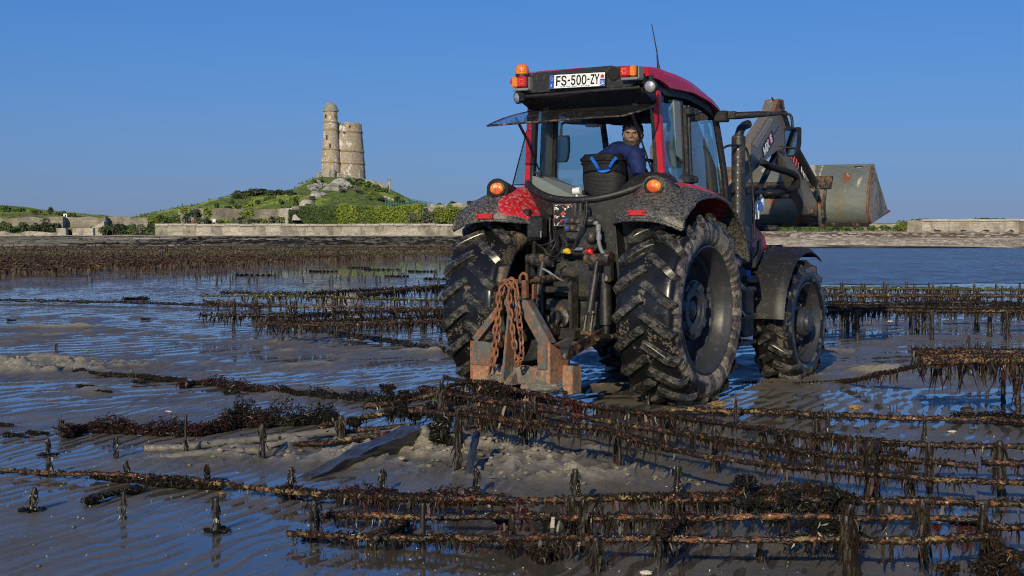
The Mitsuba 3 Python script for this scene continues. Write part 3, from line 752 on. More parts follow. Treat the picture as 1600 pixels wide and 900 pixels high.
# ivy hedge: leaf clumps over a long box
def hedge(name, label, px0, px1, D, ytop, ybase, n, mats, depth=1.6):
    key = numbered(name)
    x0, x1, z0, z1 = X_at(px0, D), X_at(px1, D), Z_at(ybase, D), Z_at(ytop, D)
    for mi_, m in enumerate(mats):
        k = n // len(mats)
        u = rng.random(k * 3); x = x0 + (x1 - x0) * u
        keep = meshkit.fbm(np.stack([x * .12, x * 0 + mi_ * 5.3, x * 0], -1), 3, 7 + mi_) > .47
        x = x[keep][:k]; k = len(x)
        v_ = rng.random(k)
        topz = z1 + (meshkit.fbm(np.stack([x * .35, x * 0, x * 0], -1), 3, 5) - .5) * .9
        p = np.stack([x, D - depth * .5 * rng.random(k) - .3 * meshkit.noise(np.stack([x * .6, v_ * 4, x * 0], -1)) + (v_ > .9) * rng.random(k), z0 + (topz - z0) * np.where(v_ > .9, 1, v_ / .9)], 1)
        r = np.tile([0, -1.0, .25], (k, 1))
        part(key, 'foliage', leaf_cards(p, k, .23, r), m)
    tag(key, label, 'hedge')
hedge('ivy_hedge', 'long bright green ivy hedge hanging over the wall under the mound', 470, 668, 266, 322, 351, 15000, ['m_leaf_mid', 'm_leaf_bright', 'm_leaf_mid'])
hedge('creeper', 'green creeper covering the rampart left of the fort gap', 233, 282, 268, 337, 351, 3000, ['m_leaf_mid', 'm_leaf_bright'])
hedge('creeper', 'creeper on the wall right of the ivy hedge', 668, 742, 270, 328, 350, 3000, ['m_leaf_mid', 'm_leaf_dark'])
hedge('creeper', 'dark creeper hanging over the left end of the ivy hedge', 452, 520, 266, 327, 349, 4500, ['m_leaf_dark', 'm_leaf_mid'])
hedge('creeper', 'thin creeper on the left rampart above the stair', 279, 300, 271, 325, 334, 120, ['m_leaf_bright'])
# skyline trees and shrubs on the hills
for px, py, w, hh in ((372, 311, 22, 12), (385, 307, 24, 10), (402, 306, 30, 9), (420, 306, 26, 7), (440, 305, 26, 6), (455, 305, 22, 6)):
    bush(px, py, w, hh, None, 'm_leaf_dark', 'dark rounded thicket on the skyline left of the mound', 'dark thickets on the skyline left of the mound', 'thicket', size=.6)
bush(79, 334, 8, 9, None, 'm_leaf_dark', 'small lone dark tree on the low left hill', None, 'tree', cat_='tree', size=.5)
for px, py, w, hh in ((6, 328, 30, 8), (30, 330, 26, 6), (55, 333, 22, 6), (95, 335, 20, 6), (112, 337, 16, 5), (130, 341, 20, 4)):
    bush(px, py + 2, w, hh, None, 'm_leaf_mid', 'low green shrub on the far left hill', 'low shrubs on the far left hill', 'shrub', size=.5)
bush(463, 320, 10, 12, None, 'm_leaf_dark', 'small dark tree beside the bunker', None, 'tree', cat_='tree', size=.35)
bush(532, 301, 8, 10, None, 'm_leaf_grey', 'brownish bush right of the granite outcrop', None, 'bush', size=.4)
for px, py, w, hh in ((690, 327, 14, 8), (708, 322, 12, 6), (735, 321, 14, 6)):
    bush(px, py, w, hh, 330, 'm_leaf_dark', 'dark bush above the ruined skyline wall', 'bushes above the ruined skyline wall', 'bush', size=.4)
for px, py, w, hh in ((546, 288, 14, 8), (560, 290, 16, 8), (575, 292, 16, 7), (588, 296, 16, 6), (600, 300, 12, 5), (500, 285, 10, 6), (492, 290, 8, 7)):
    bush(px, py, w, hh, None, 'm_leaf_mid', 'scrub bush under the winding tower wall', 'scrub bushes under the winding tower wall', 'bush', size=.5)
# scrub over the slopes, too many to count
N = 5200
x = rng.uniform(-150, 8, N); y = rng.uniform(285, 478, N)
keep = (meshkit.fbm(np.stack([x * .07, y * .04, x * 0], -1), 3, 77) > .47)
x, y = x[keep], y[keep]
p = np.stack([x, y, hill_z(x, y) + .05], 1)
p = np.repeat(p, 4, 0) + rng.normal(0, .45, (len(p) * 4, 3)) * [1, 1, .45]
put('hill_scrub', leaf_cards(p, len(p), .34, np.tile([0, -.6, .8], (len(p), 1))), 'm_leaf_mid')
tag('hill_scrub', 'low scrub and grass tufts over the headland slopes', kind='stuff')
# right bank
scatter_bushes(15, 1175, 1420, 360, 362, 252, 258, [LM[0], LM[2], LM[0]], ['green bush on the bank under the loader bucket', 'dark green bush on the bank under the loader bucket', 'green bush on the bank under the loader bucket'], (16, 28), (6, 12))
bush(1410, 361, 20, 16, 257, 'm_leaf_bright', 'bright green bush at the near end of the far right wall', None)
bush(1436, 347, 44, 5, 300, 'm_leaf_mid', 'green treetops showing over the far right wall', None)
bush(1545, 345, 50, 4, 300, 'm_leaf_mid', 'green strip of treetops over the middle of the far right wall', None)
for px in (1465, 1505, 1540, 1580):
    bush(px, 364, 9, 4, 252, 'm_leaf_dark', 'tiny tuft at the foot of the far right wall', 'tufts at the foot of the far right wall', 'tuft', cat_='plant')
# mesh fence
for nm, a, b, D, z0 in (('wire_fence', (634, 309, 315), (673, 316, 321), 425, 0), ('wire_fence', (603, 314, 321), (645, 317, 322), 330, 0)):
    key = numbered(nm); n = 12
    P = [np.array([X_at(a[0] + (b[0] - a[0]) * i / (n - 1), D), D + i * .4, 0]) for i in range(n)]
    tops = [Z_at(a[1] + (b[1] - a[1]) * i / (n - 1), D) for i in range(n)]; bots = [Z_at(a[2] + (b[2] - a[2]) * i / (n - 1), D) for i in range(n)]
    for i in range(n): part(key, 'post', tube([P[i] + [0, 0, bots[i] - 1], P[i] + [0, 0, tops[i]]], .07, 5), 'm_fence')
    part(key, 'wire', cat(*[tube([P[i] + [0, 0, bots[i] + (tops[i] - bots[i]) * q] for i in range(n)], .02, 4) for q in np.linspace(.1, .98, 7)]), 'm_fence')
principled('m_fence', (0.03, 0.16, 0.15), 0.5)
tag('wire_fence', 'green wire fence on the right shoulder of the mound', 'fence'); tag('wire_fence_001', 'green wire fence low down above the ivy hedge', 'fence')
# white hut on the left hill
key = numbered('hut'); c = on_depth(102.5, 337.5, 405)
part(key, 'wall', box(c + [0, 0, .1], (.95, .95, .8), .02), 'm_white'); part(key, 'roof', hull([c + [sx_ * .58, sy_ * .58, .5] for sx_ in (-1, 1) for sy_ in (-1, 1)] + [c + [sx_ * .55, 0, .75] for sx_ in (-1, 1)]), 'm_dome')
part(key, 'door', box(c + [.1, -.49, -.02], (.28, .06, .55), .01), 'm_void')
tag(key, 'tiny white hut on the far left hill', 'hut')
# weed-covered rocks on the foreshore
def rock_field(name, label, n, fx, fy, r, mat, flat=.45):
    ms = []
    for i in range(n):
        x, y = fx(), fy(); m = trimesh.creation.icosphere(subdivisions=1)
        v = np.array(m.vertices); v = v * (.6 + .7 * meshkit.noise(v * 1.3 + i * 2.7, i % 50))[:, None] * rng.uniform(*r) * [1.5, 1.2, flat]
        ms.append((v + [x, y, float(ground_z(x, y))], np.array(m.faces)))
    put(name, cat(*ms), mat, smooth=40); tag(name, label, kind='stuff')
rock_field('weedy_rocks', 'low rocks under black seaweed below the sea wall', 500, lambda: rng.uniform(-44, 4), lambda: rng.uniform(150, 225), (.12, .35), 'm_shingle')
rock_field('shore_stones', 'pale stones scattered over the right hand foreshore', 1300, lambda: rng.uniform(16, 95), lambda: 146 + 100 * rng.random() ** 1.6, (.10, .42), 'm_wall_pale')
rock_field('foreshore_stones', 'grey stones scattered over the left foreshore', 900, lambda: rng.uniform(-75, -3), lambda: rng.uniform(110, 235), (.10, .35), 'm_far_grey')

for i in range(46):
    px = rng.uniform(300, 660); top = np.interp(px, HP[:, 0], HP[:, 1]); py = rng.uniform(top + 3, min(top + 26, 340))
    if 480 < px < 548 and py < 308: continue
    m_ = ('m_leaf_mid', 'm_leaf_dark', 'm_leaf_bright', 'm_leaf_mid')[i % 4]
    bush(px, py, rng.uniform(5, 15), rng.uniform(3, 7), None, m_, {'m_leaf_mid': 'green', 'm_leaf_dark': 'dark green', 'm_leaf_bright': 'yellow-green'}[m_] + ' scrub bush on the slopes of the mound', 'scrub bushes on the slopes of the mound', 'scrub_bush', size=.45)
# ---------------------------------------------------------------- the tractor (x right, y forward, z up from the ground under the rear axle)
YAW = math.radians(30)
TO = np.array([.696, 13.32, 0.0])
TR_R = np.stack([[math.cos(YAW), -math.sin(YAW), 0], [math.sin(YAW), math.cos(YAW), 0], [0, 0, 1.0]], 1)
TR = mat4(TR_R, TO)
CL = TR_R.T @ (CAM - TO)
def _ray(px, py):
    return TR_R.T @ (FWD + np.array([1., 0, 0]) * (px - 800) / FOCAL + UPV * (450 - py) / FOCAL)
def lx(px, py, x):
    """Tractor point on the plane x = const that is seen at this pixel."""
    d = _ray(px, py); return CL + d * ((x - CL[0]) / d[0])
def ly(px, py, y):
    d = _ray(px, py); return CL + d * ((y - CL[1]) / d[1])
def yz(pts, x): return [tuple(lx(a, b, x)[1:]) for a, b in pts]

TK = numbered('tractor')
tag(TK, 'red and black mud-splashed farm tractor with a front loader, seen from behind', 'tractor')
def tp(name, mesh, mat, smooth=False, label=None, kind=None, M=None, uv=None):
    return part(TK, name, mesh, mat, smooth, TR if M is None else TR @ M, label, kind, uv)
def sp(holder, name, mesh, mat, smooth=False, M=None, uv=None):
    return part(holder, name, mesh, mat, smooth, TR if M is None else TR @ M, uv=uv)
def holder(name):
    return numbered(f'{TK}__{name}')

# ---- wheels
def wheel(name, c, s, R, Rb, W, lugh, nl, front):
    h = holder(name)
    M = mat4(np.diag([s, 1.0, 1.0]), c)
    half = W / 2
    P = np.array([(Rb - .012, -.80 * half), (Rb + .012, -.86 * half), (Rb + .05 * R, -1.0 * half), (Rb + .12 * R, -1.075 * half), (Rb + .19 * R, -1.075 * half), (R - .115 * R, -1.0 * half), (R - .072 * R, -.93 * half), (R - .052 * R, -.72 * half), (R - .045 * R, -.35 * half), (R - .043 * R, 0)])
    P = np.vstack([P, P[-2::-1] * [1, -1]])
    from scipy.interpolate import PchipInterpolator
    sl = np.r_[0, np.cumsum(np.linalg.norm(np.diff(P, axis=0), axis=1))]
    q = np.linspace(0, sl[-1], 44); P = PchipInterpolator(sl, P, axis=0)(q)
    ang = np.linspace(0, 2 * np.pi, 121)
    g = np.stack([np.repeat(P[:, 1:2], 121, 1), -P[:, :1] * np.cos(ang), P[:, :1] * np.sin(ang)], -1)
    uv = np.stack([np.repeat((ang * R)[None], 44, 0), np.repeat((q / sl[-1])[:, None], 121, 1)], -1).reshape(-1, 2)
    v, f = sheet(g)
    sp(h, 'tyre', (v, f), 'm_tyre_front' if front else 'm_tyre', True, M, uv)
    # lugs
    def surf(x):
        return R - .043 * R - .075 * R * np.clip((np.abs(x) - .70 * half) / (.38 * half), 0, 1.3) ** 1.7
    S = np.r_[np.linspace(0, 1, 11), 1.06, 1.10]
    x = -.03 * half + (1.0 * half + .03 * half) * np.minimum(S, 1.0) + (S > 1) * .010
    phi = -.245 * (np.minimum(S, 1.03)) ** 1.15 * (.8 if front else 1)
    a = phi * R
    tx, ta = np.gradient(x), np.gradient(a)
    L = np.hypot(tx, ta) + 1e-9; nx_, na = -ta / L, tx / L
    wb, wt = (.044, .028) if not front else (.042, .027)
    wb = wb * (1 - .25 * (1 - S) ** 2); wt = wt * np.where(S > 1.04, .85, 1)
    hh = np.where(S < .04, .8, np.where(S > 1, .78, 1.0)) * lugh
    drop = np.where(S > 1.0, (S - 1.0) * .28 * R, 0)
    def pt(off, up):
        xx = x + nx_ * off; aa = a + na * off; rr = surf(x) - drop + up
        return np.stack([xx, -rr * np.cos(aa / R), rr * np.sin(aa / R)], 1)
    sec = np.stack([pt(-wb, -.02 + 0 * x), pt(-wt - .006, hh * .86), pt(-wt, hh), pt(wt, hh), pt(wt + .006, hh * .86), pt(wb, -.02 + 0 * x)], 1)
    fl = []
    v, f = sheet(sec); m = 6; e = (len(S) - 1) * m
    f = np.vstack([f, [[0, 1, 5], [1, 4, 5], [1, 2, 4], [2, 3, 4]], [[e, e + 5, e + 1], [e + 1, e + 5, e + 4], [e + 1, e + 4, e + 2], [e + 2, e + 4, e + 3]]])
    d = mikit.ply((v, f), 'm_lug', smooth=28)
    d2 = mikit.ply((v * [-1, 1, 1], f[:, ::-1]), 'm_lug', smooth=28)
    for k in range(nl):
        for dd, o in ((d, 0), (d2, .5)):
            scene[numbered(f'{h}__tread_lug')] = {**dd, 'to_world': T4(TR @ M @ mat4(rotx(-(k + o) * 2 * np.pi / nl)))}
    # rim
    b = Rb
    if not front:
        prof = [(b + .012, .215), (b + .018, .235), (b + .002, .243), (b - .012, .225), (b - .030, .19), (b - .050, .165), (b - .056, .10), (b - .080, .085), (b - .090, .02), (b - .11, -.02), (b - .16, -.035), (.30, -.02), (.25, -.01)]
    else:
        prof = [(b + .010, .155), (b + .014, .172), (b, .178), (b - .012, .16), (b - .028, .13), (b - .045, .11), (b - .05, .05), (b - .075, .04), (b - .085, .01), (b - .12, .005), (b - .16, .045), (b - .19, .085), (.125, .10), (.10, .10)]
    v, f = lathe(prof, 72, 'x'); sp(h, 'rim', (v, f), 'm_rim', 35, M)
    v, f = lathe([(b + .012, -.80 * half), (b - .02, -.7 * half), (b - .055, -.5 * half), (b - .055, .10)], 60, 'x'); sp(h, 'rim_barrel', (v, f), 'm_rim', 35, M)
    if not front:
        hub = lathe([(.255, -.03), (.255, .10), (.245, .118), (.215, .122), (.205, .135), (.165, .135), (.155, .12), (.115, .118), (.108, .05), (.085, .045), (.08, .10), (.06, .112), (.0, .115)], 64, 'x')
        sp(h, 'hub', hub, 'm_rim', 30, M)
        for k in range(8):
            an = k * math.pi / 4 + .2
            sp(h, 'hub_block', moved(box((.125, 0, .205), (.035, .085, .05), .008), rotx(an)), 'm_rim', M=M)
        br, bn, bx = .30, 8, -.015
    else:
        sp(h, 'hub', lathe([(.13, .06), (.13, .15), (.115, .175), (.09, .18), (.085, .21), (.05, .22), (0, .22)], 40, 'x'), 'm_rim', 30, M)
        br, bn, bx = .165, 8, .095
    for k in range(bn):
        an = k * 2 * math.pi / bn + .1
        sp(h, 'bolt', moved(tube([(bx - .02, 0, br), (bx + .028, 0, br)], .014, 6), rotx(an)), 'm_grease', M=M)
    if not front:
        for k in range(8):
            an = k * 2 * math.pi / 8 + .35
            sp(h, 'rim_lug', moved(box((.06, 0, b - .075), (.07, .05, .04), .01), rotx(an)), 'm_rim', M=M)
    else:
        for k in range(4):
            an = k * 2 * math.pi / 4 + .5
            sp(h, 'rim_lug', moved(box((.035, 0, b - .08), (.05, .09, .05), .012), rotx(an)), 'm_rim', M=M)
    return h
wheel('rear_wheel', (.81, 0, .772), 1, .80, .515, .50, .040, 20, False)
wheel('rear_wheel', (-.81, 0, .772), -1, .80, .515, .50, .040, 20, False)
wheel('front_wheel', (.845, 2.50, .545), 1, .585, .375, .36, .036, 18, True)
wheel('front_wheel', (-.845, 2.50, .545), -1, .585, .375, .36, .036, 18, True)

# ---- axles, transmission, chassis
tp('rear_axle', cat(moved(lathe([(.0, -.62), (.10, -.62), (.115, -.3), (.19, -.24), (.19, .24), (.115, .3), (.10, .62), (0, .62)], 28, 'x'), t=(0, 0, .772))), 'm_dark', 30)
tp('transmission', cat(box((0, .25, .80), (.42, .95, .62), .04), box((0, 1.2, .78), (.36, 1.2, .46), .04), box((0, -.12, 1.02), (.50, .35, .35), .03)), 'm_dark')
tp('engine', cat(box((0, 2.25, .95), (.44, 1.3, .55), .05), box((0, 2.6, .66), (.34, .9, .22), .03)), 'm_dark')
tp('front_axle', cat(tube([(-.70, 2.5, .545), (-.25, 2.5, .52), (.25, 2.5, .52), (.70, 2.5, .545)], .075, 14), moved(lathe([(0, .60), (.15, .60), (.16, .70), (.12, .76)], 24, 'x'), t=(0, 2.5, .545)), moved(lathe([(0, -.60), (.15, -.60), (.16, -.70), (.12, -.76)], 24, 'x'), t=(0, 2.5, .545)), box((0, 2.5, .55), (.34, .34, .26), .05)), 'm_dark', 30)
hd = prism_x([(1.42, 1.02), (1.42, 1.60), (1.9, 1.62), (2.7, 1.55), (3.12, 1.40), (3.22, 1.22), (3.2, .95), (2.9, .90)], -.36, .36, .04)
tp('bonnet', hd, 'm_red', 25)
tp('grille', box((0, 3.2, 1.1), (.6, .08, .40), .02), 'm_black')
tp('side_panel', cat(box((.385, 2.1, 1.08), (.04, 1.3, .36), .012), box((-.385, 2.1, 1.08), (.04, 1.3, .36), .012)), 'm_black')
# fuel tank, steps and side boxes under the cab
tp('fuel_tank', cat(box((.60, 1.25, .78), (.34, .75, .66), .06), box((.52, 1.62, 1.10), (.30, .22, .55), .04)), 'm_black')
tp('step_box', cat(box((.72, 1.60, .68), (.14, .22, .46), .02), box((.74, 1.6, .98), (.16, .26, .06), .015)), 'm_rim')
for z in (.42, .66, .90): tp('step', box((.80, 1.30, z), (.20, .36, .035), .01), 'm_rim')
tp('filler_cap', moved(tube([(0, 0, -.03), (0, 0, .03)], .045, 16), t=(.74, 1.62, 1.03)), 'm_blue')
tp('red_guard', cat(box((.60, 1.78, 1.12), (.04, .06, .30), .01), box((.62, 1.80, .93), (.06, .08, .10), .01)), 'm_red')
tp('toolbox', box((.58, 1.58, 1.30), (.34, .30, .36), .04), 'm_rim')
tp('toolbox', box((-.62, 1.0, .85), (.30, .8, .6), .05), 'm_black')

# ---- front mudguards
for s in (1, -1):
    a = np.linspace(math.radians(176), math.radians(60), 30)
    c = (2.47, .56); r_ = .70
    xs = np.linspace(-.20, .20, 9)
    g = np.array([[(s * .845 + xx, c[0] + (r_ - .9 * max(abs(xx) - .15, 0) ** 1.2) * math.cos(t) * 1.0, c[1] + (r_ - 1.1 * max(abs(xx) - .14, 0) ** 1.1) * math.sin(t)) for xx in xs] for t in a])
    tp('front_mudguard', sheet(g, .012 if True else 0), 'm_black', 40)
    tp('mudguard_bracket', cat(tube([(s * .62, 2.5, .6), (s * .60, 2.45, 1.15), (s * .66, 2.3, 1.23)], .022, 8), tube([(s * .62, 2.5, .6), (s * .60, 2.0, .95), (s * .66, 1.93, 1.02)], .018, 8)), 'm_dark', True)
tp('mudguard_flap', hull([(.70, 1.86, 1.08), (.74, 1.86, 1.08), (.70, 2.02, 1.20), (.74, 2.02, 1.20), (.71, 2.02, 1.34), (.73, 2.02, 1.34), (.71, 1.97, 1.32), (.73, 1.97, 1.32)]), 'm_black')

# ---- rear mudguards: a hood over each tyre, red inside and above, black mud-caked plastic outside and behind
arc = spline([(-.585, 1.475), (-.575, 1.535), (-.50, 1.60), (-.36, 1.675), (-.15, 1.735), (.10, 1.755), (.35, 1.715), (.58, 1.60), (.76, 1.42), (.86, 1.20)], 40)
def guard_point(s, u, k):
    """k 0..1 along the arc from the rear lip, u from the cab side (0) to the outer lip (1)."""
    y, z = np.array([np.interp(k, np.linspace(0, 1, 40), arc[:, i]) for i in (0, 1)])
    x = .37 + .69 * u
    dome = .055 * math.sin(math.pi * min(1, max(0, .12 + u * .9))) - .05 * max(u - .72, 0) ** 1.5 / .15
    inward = max(.28 - u, 0) / .28                               # the inner edge runs up towards the cab pillar
    z2 = z + dome * (1 - .5 * abs(k - .4)) + .05 * inward * math.exp(-((k - .35) / .22) ** 2)
    y2 = y + (.10 * inward ** 1.5 if k < .3 else 0) * (1 - k / .3 if k < .3 else 0) + .04 * max(u - .8, 0) / .2 * (1 if k < .2 else 0)
    fall = max(.40 - u, 0) / .40
    z2 -= .27 * fall ** 1.9 * np.interp(k, [0, .06, .25, .6, .8], [0, .25, 1, 1, .6])
    y2 += .12 * fall * np.interp(k, [0, .3, .5], [1, .6, 0])
    return (s * x, y2, z2)
K, U = np.linspace(0, 1, 50), np.linspace(0, 1, 34)
def red_limit(k, s):            # where the black outer skin begins
    if s > 0: return np.interp(k, [0, .07, .13, .22, .30, .40, .46, .55, .7, 1], [-.1, -.1, .20, .52, .74, .92, 1.01, 1.01, .9, .4])
    return np.interp(k, [0, .03, .08, .2, .30, .40, .52, .62, 1], [-.1, .34, .40, .46, .62, .78, .86, .72, .40])
for s in (1, -1):
    g = np.array([[guard_point(s, u, k) for u in U] for k in K])
    v, f = sheet(g, .014)
    if s < 0: f = f[:, ::-1]
    cen = v[f].mean(1)
    ki, ui = np.meshgrid(K, U, indexing='ij')
    kk, uu = np.r_[ki.ravel(), ki.ravel()], np.r_[ui.ravel(), ui.ravel()]
    red = (uu[f].mean(1) < red_limit(kk[f].mean(1), s))
    tp('rear_mudguard', (v, f[red]), 'm_red_mud', 40, label='red inner half of the rear mudguard splashed with mud')
    tp('mudguard_extension', (v, f[~red]), 'm_black_mud', 40, label='black outer mudguard skin caked with grey mud')
    # lip and inner wall
    lip = np.array([guard_point(s, u, 0) for u in np.linspace(0, 1, 14)])
    tp('mudguard_lip', tube(lip - [0, .004, .012], .014, 8), 'm_black_mud', True)
    rim_ = np.array([guard_point(s, 1, k) for k in np.linspace(0, 1, 40)])
    tp('mudguard_lip', tube(rim_ - [0, 0, .008], .016, 8), 'm_black_mud', True)
    inn = np.array([[guard_point(s, 0, k) for k in K], [(s * .40, guard_point(s, 0, k)[1] * .9, 1.02) for k in K]])
    tp('inner_guard', sheet(inn, .012), 'm_black', 40)
    # lamp pod
    pod = (s * .735, -.335, 1.745)
    px_, py_, pz_ = pod
    P = []
    for a_ in np.linspace(0, 2 * math.pi, 28, endpoint=False):
        P += [(px_ + .105 * math.cos(a_) - s * .0, py_ - .035 - .03 * math.sin(a_) * 0, pz_ + .035 + .088 * math.sin(a_)), (px_ + s * .03 + .115 * math.cos(a_), py_ + .22, pz_ - .01 + .075 * math.sin(a_))]
    P += [(px_ - s * .24 * 0 + s * .22, py_ + .16, pz_ - .04), (px_ + s * .20, py_ + .28, pz_ - .03)]
    tp('lamp_pod', hull(P), 'm_black_mud' if s > 0 else 'm_black', 40)
    ih = holder('indicator_lamp')
    lc = (px_, py_ - .040, pz_ + .035)
    sp(ih, 'bezel', moved(lathe([(.060, 0), (.082, -.004), (.086, -.016), (.072, -.020), (.066, -.010), (.06, 0)], 32, 'y'), np.diag([1.0, 1.0, .84]), lc), 'm_black', 30)
    sp(ih, 'lens', moved(lathe([(0, -.034), (.03, -.031), (.055, -.022), (.066, -.006), (.066, .01)], 32, 'y'), np.diag([1.0, 1.0, .82]), lc), 'm_indicator', True)
    # red reflector on the rear face
    rh = holder('reflector')
    rc = ly(758, 338, -.585) if s < 0 else ly(995, 332.5, -.59)
    sp(rh, 'plate', box(rc + [0, -.012, 0], (.155, .014, .042), .004), 'm_lamp_red')
    for q in (-.062, .062): sp(rh, 'screw', moved(tube([(0, -.024, 0), (0, -.01, 0)], .007, 8), t=rc + [q, 0, 0]), 'm_black')
tp('filler_cap', moved(tube([(0, -.02, 0), (0, .02, 0)], .035, 14), t=lx(1066, 292, .74)), 'm_black')
tp('filler_cap', moved(tube([(0, -.02, 0), (0, .02, 0)], .025, 14), t=lx(1072, 293, .72)), 'm_black')

# ---- cab body below the windows
xs = np.linspace(-.56, .56, 41)
def sill(x): return 1.665 + .165 * (np.abs(x) / .6) ** 2.2
def sill_y(x): return -.34 + .24 * (np.abs(x) / .6) ** 2.0
g = np.array([[(x, sill_y(x) + .02 + .10 * q, 1.0 + (sill(x) - 1.0) * (1 - q)) for q in (0, .3, .65, 1)] for x in xs])
tp('cab_rear_panel', sheet(g, .02), 'm_black', 40)
lipc = np.stack([xs, sill_y(xs) - .005, sill(xs) + .01], 1)
tp('window_sill', tube(np.vstack([lipc]), .030, 12), 'm_black', True)
g = np.array([[(x, sill_y(x) + .34 * q - .01, sill(x) + .025 - .05 * q - .10 * q * q) for q in (0, .4, .8, 1.0)] for x in xs])
tp('rear_shelf', sheet(g, .015), 'm_black', 40)
tp('cab_floor', box((0, .62, 1.06), (1.22, 1.35, .10), .02), 'm_matt')
for s in (1, -1):
    tp('cab_side_panel', prism_x([(-.08, 1.0), (-.08, 1.86), (.45, 1.84), (.52, 1.20), (1.40, 1.15), (1.40, 1.02)], s * .60, s * .635, .008), 'm_black')
    tp('door_frame', tube(spline([(s * .648, .50, 2.49), (s * .66, .53, 1.9), (s * .665, .62, 1.35), (s * .665, .80, 1.12), (s * .655, 1.38, 1.10)], 26), .020, 8), 'm_black', True)
tp('inner_cover', moved(ellipsoid((0, 0, 0), (.27, .22, .17), 3), roty(-.30), (.50, .02, 1.735)), 'm_black', True)
# interior console on the left, seat base
tp('console', cat(hull([(-.60, -.02, 1.90), (-.60, .40, 1.90), (-.52, -.06, 1.885), (-.27, -.05, 1.765), (-.20, .02, 1.72), (-.20, .40, 1.70), (-.27, .45, 1.75), (-.55, .45, 1.87), (-.62, 0, 1.5), (-.24, 0, 1.5), (-.62, .45, 1.5), (-.24, .45, 1.5)])), 'm_grey_trim', 30)
tp('hand_throttle', cat(tube([(-.13, -.02, 1.60), (-.14, -.05, 1.735)], .012, 8), tube([(-.165, -.06, 1.755), (-.10, -.055, 1.765)], .030, 14)), 'm_white', 40)
tp('lever_block', box((-.10, .0, 1.66), (.12, .10, .12), .02), 'm_hose')
# pillars
for s in (1, -1):
    base, top = np.array([s * .640, 0, 1.80]), np.array([s * .592, -.02, 2.58])
    def bar(a, b, w, d):
        return hull([q + [dx, dy, 0] for q in (np.asarray(a), np.asarray(b)) for dx in (-w / 2, w / 2) for dy in (-d / 2, d / 2)])
    tp('rear_pillar', bar(base, top, .050, .055), 'm_red')
    tp('window_frame', bar(base + [-s * .043, .0, 0], top + [-s * .043, 0, 0], .034, .05), 'm_black')
    bx0, bx1 = (.615, .585) if s > 0 else (.675, .635)
    tp('door_pillar', bar((s * bx0, .36, 1.78), (s * bx1, .345, 2.53), .055, .125), 'm_grey_trim', label='grey inner door pillar of the cab')
    tp('pillar_seal', bar((s * .632, .445, 1.80), (s * .60, .43, 2.53), .04, .035), 'm_black')
    tp('front_pillar', tube(spline([(s * .565, 1.27, 2.48), (s * .575, 1.38, 2.20), (s * .585, 1.49, 1.85), (s * .59, 1.56, 1.45), (s * .59, 1.58, 1.10)], 24), .030, 10), 'm_black', True)
    # glass
    q = np.array([[lx(1037, 160, .622), lx(1075, 166, .622)], [lx(1040, 272, .642), lx(1078, 284, .642)]])
    q[..., 0] = s * np.array([[.602, .602], [.645, .645]])
    if s < 0:
        q[0, 0], q[1, 0] = ly(824, 201, .02), ly(801, 289, .02)
        tp('quarter_window_seal', tube([q[0, 1], q[0, 0], q[1, 0], q[1, 1]], .007, 6), 'm_black', True)
    tp('quarter_window', sheet(q), 'm_glass')
    yy = np.linspace(0, 1, 14)
    g = np.array([[(s * (.607 + .035 * w + .012 * math.sin(math.pi * u) - .045 * u), .47 + (.78 + .30 * w) * u, 2.50 - 1.30 * w - .045 * u * (1 - w)) for u in yy] for w in np.linspace(0, 1, 8)])
    tp('door_glass', sheet(g), 'm_glass', True)
    # outside hinge bar
    tp('hinge_bar', cat(bar((s * .655, .475, 1.84), (s * .640, .455, 2.47), .03, .035)), 'm_black')
    for zz in (1.86, 2.44):
        tp('door_hinge', cat(box((s * .665, .50, zz), (.06, .14, .075), .014), box((s * .69, .555, zz), (.05, .05, .06), .012)), 'm_black')
# windscreen
g = np.array([[(x, 1.28 + .29 * w + .05 * (1 - (x / .56) ** 2), 2.47 - 1.0 * w) for x in np.linspace(-.56, .56, 9)] for w in np.linspace(0, 1, 6)])
tp('windscreen', sheet(g), 'm_glass_clear', True)
tp('wiper', tube([(.1, 1.36, 2.42), (.12, 1.42, 2.1), (.13, 1.48, 1.85)], .009, 6), 'm_black')

# ---- roof
ysr = np.linspace(-.30, 1.28, 26)
ztop = np.interp(ysr, [-.32, -.22, 0, .28, .60, .95, 1.20, 1.29], [2.700, 2.745, 2.755, 2.737, 2.685, 2.60, 2.525, 2.49])
zlow = np.interp(ysr, [-.32, -.10, .02, .06, .30, .55, .90, 1.29], [2.675, 2.655, 2.625, 2.605, 2.605, 2.60, 2.555, 2.475])
hw = np.interp(ysr, [-.32, 0, .5, 1.0, 1.29], [.62, .640, .65, .64, .60])
sec = []
for y, zt, zl, w in zip(ysr, ztop, zlow, hw):
    c = max(.02, zt - zl)
    sec.append([(-w, y, zl), (-w + .002, y, zl + .45 * c), (-w + .025, y, zl + .80 * c), (-w + .08, y, zt - .008), (-w + .2, y, zt + .004), (0, y, zt + .012), (w - .2, y, zt + .004), (w - .08, y, zt - .008), (w - .025, y, zl + .80 * c), (w - .002, y, zl + .45 * c), (w, y, zl)])
g = np.array(sec)
tp('roof', sheet(g[:, ::-1] if False else g, -.03 if False else .03), 'm_red', 42)
low = np.array([[(-w + .015, y, zl + .015), (-w + .02, y + .0, zl - .055), (0, y, zl - .07), (w - .02, y, zl - .055), (w - .015, y, zl + .015)] for y, zl, w in zip(ysr, zlow, hw)])
tp('roof_lining', sheet(low, .02), 'm_black', 30)
for s in (1, -1):
    tp('roof_plug', moved(tube([(0, 0, 0), (s * .012, 0, 0)], .022, 12), t=(s * .640, .29, 2.67)), 'm_black')
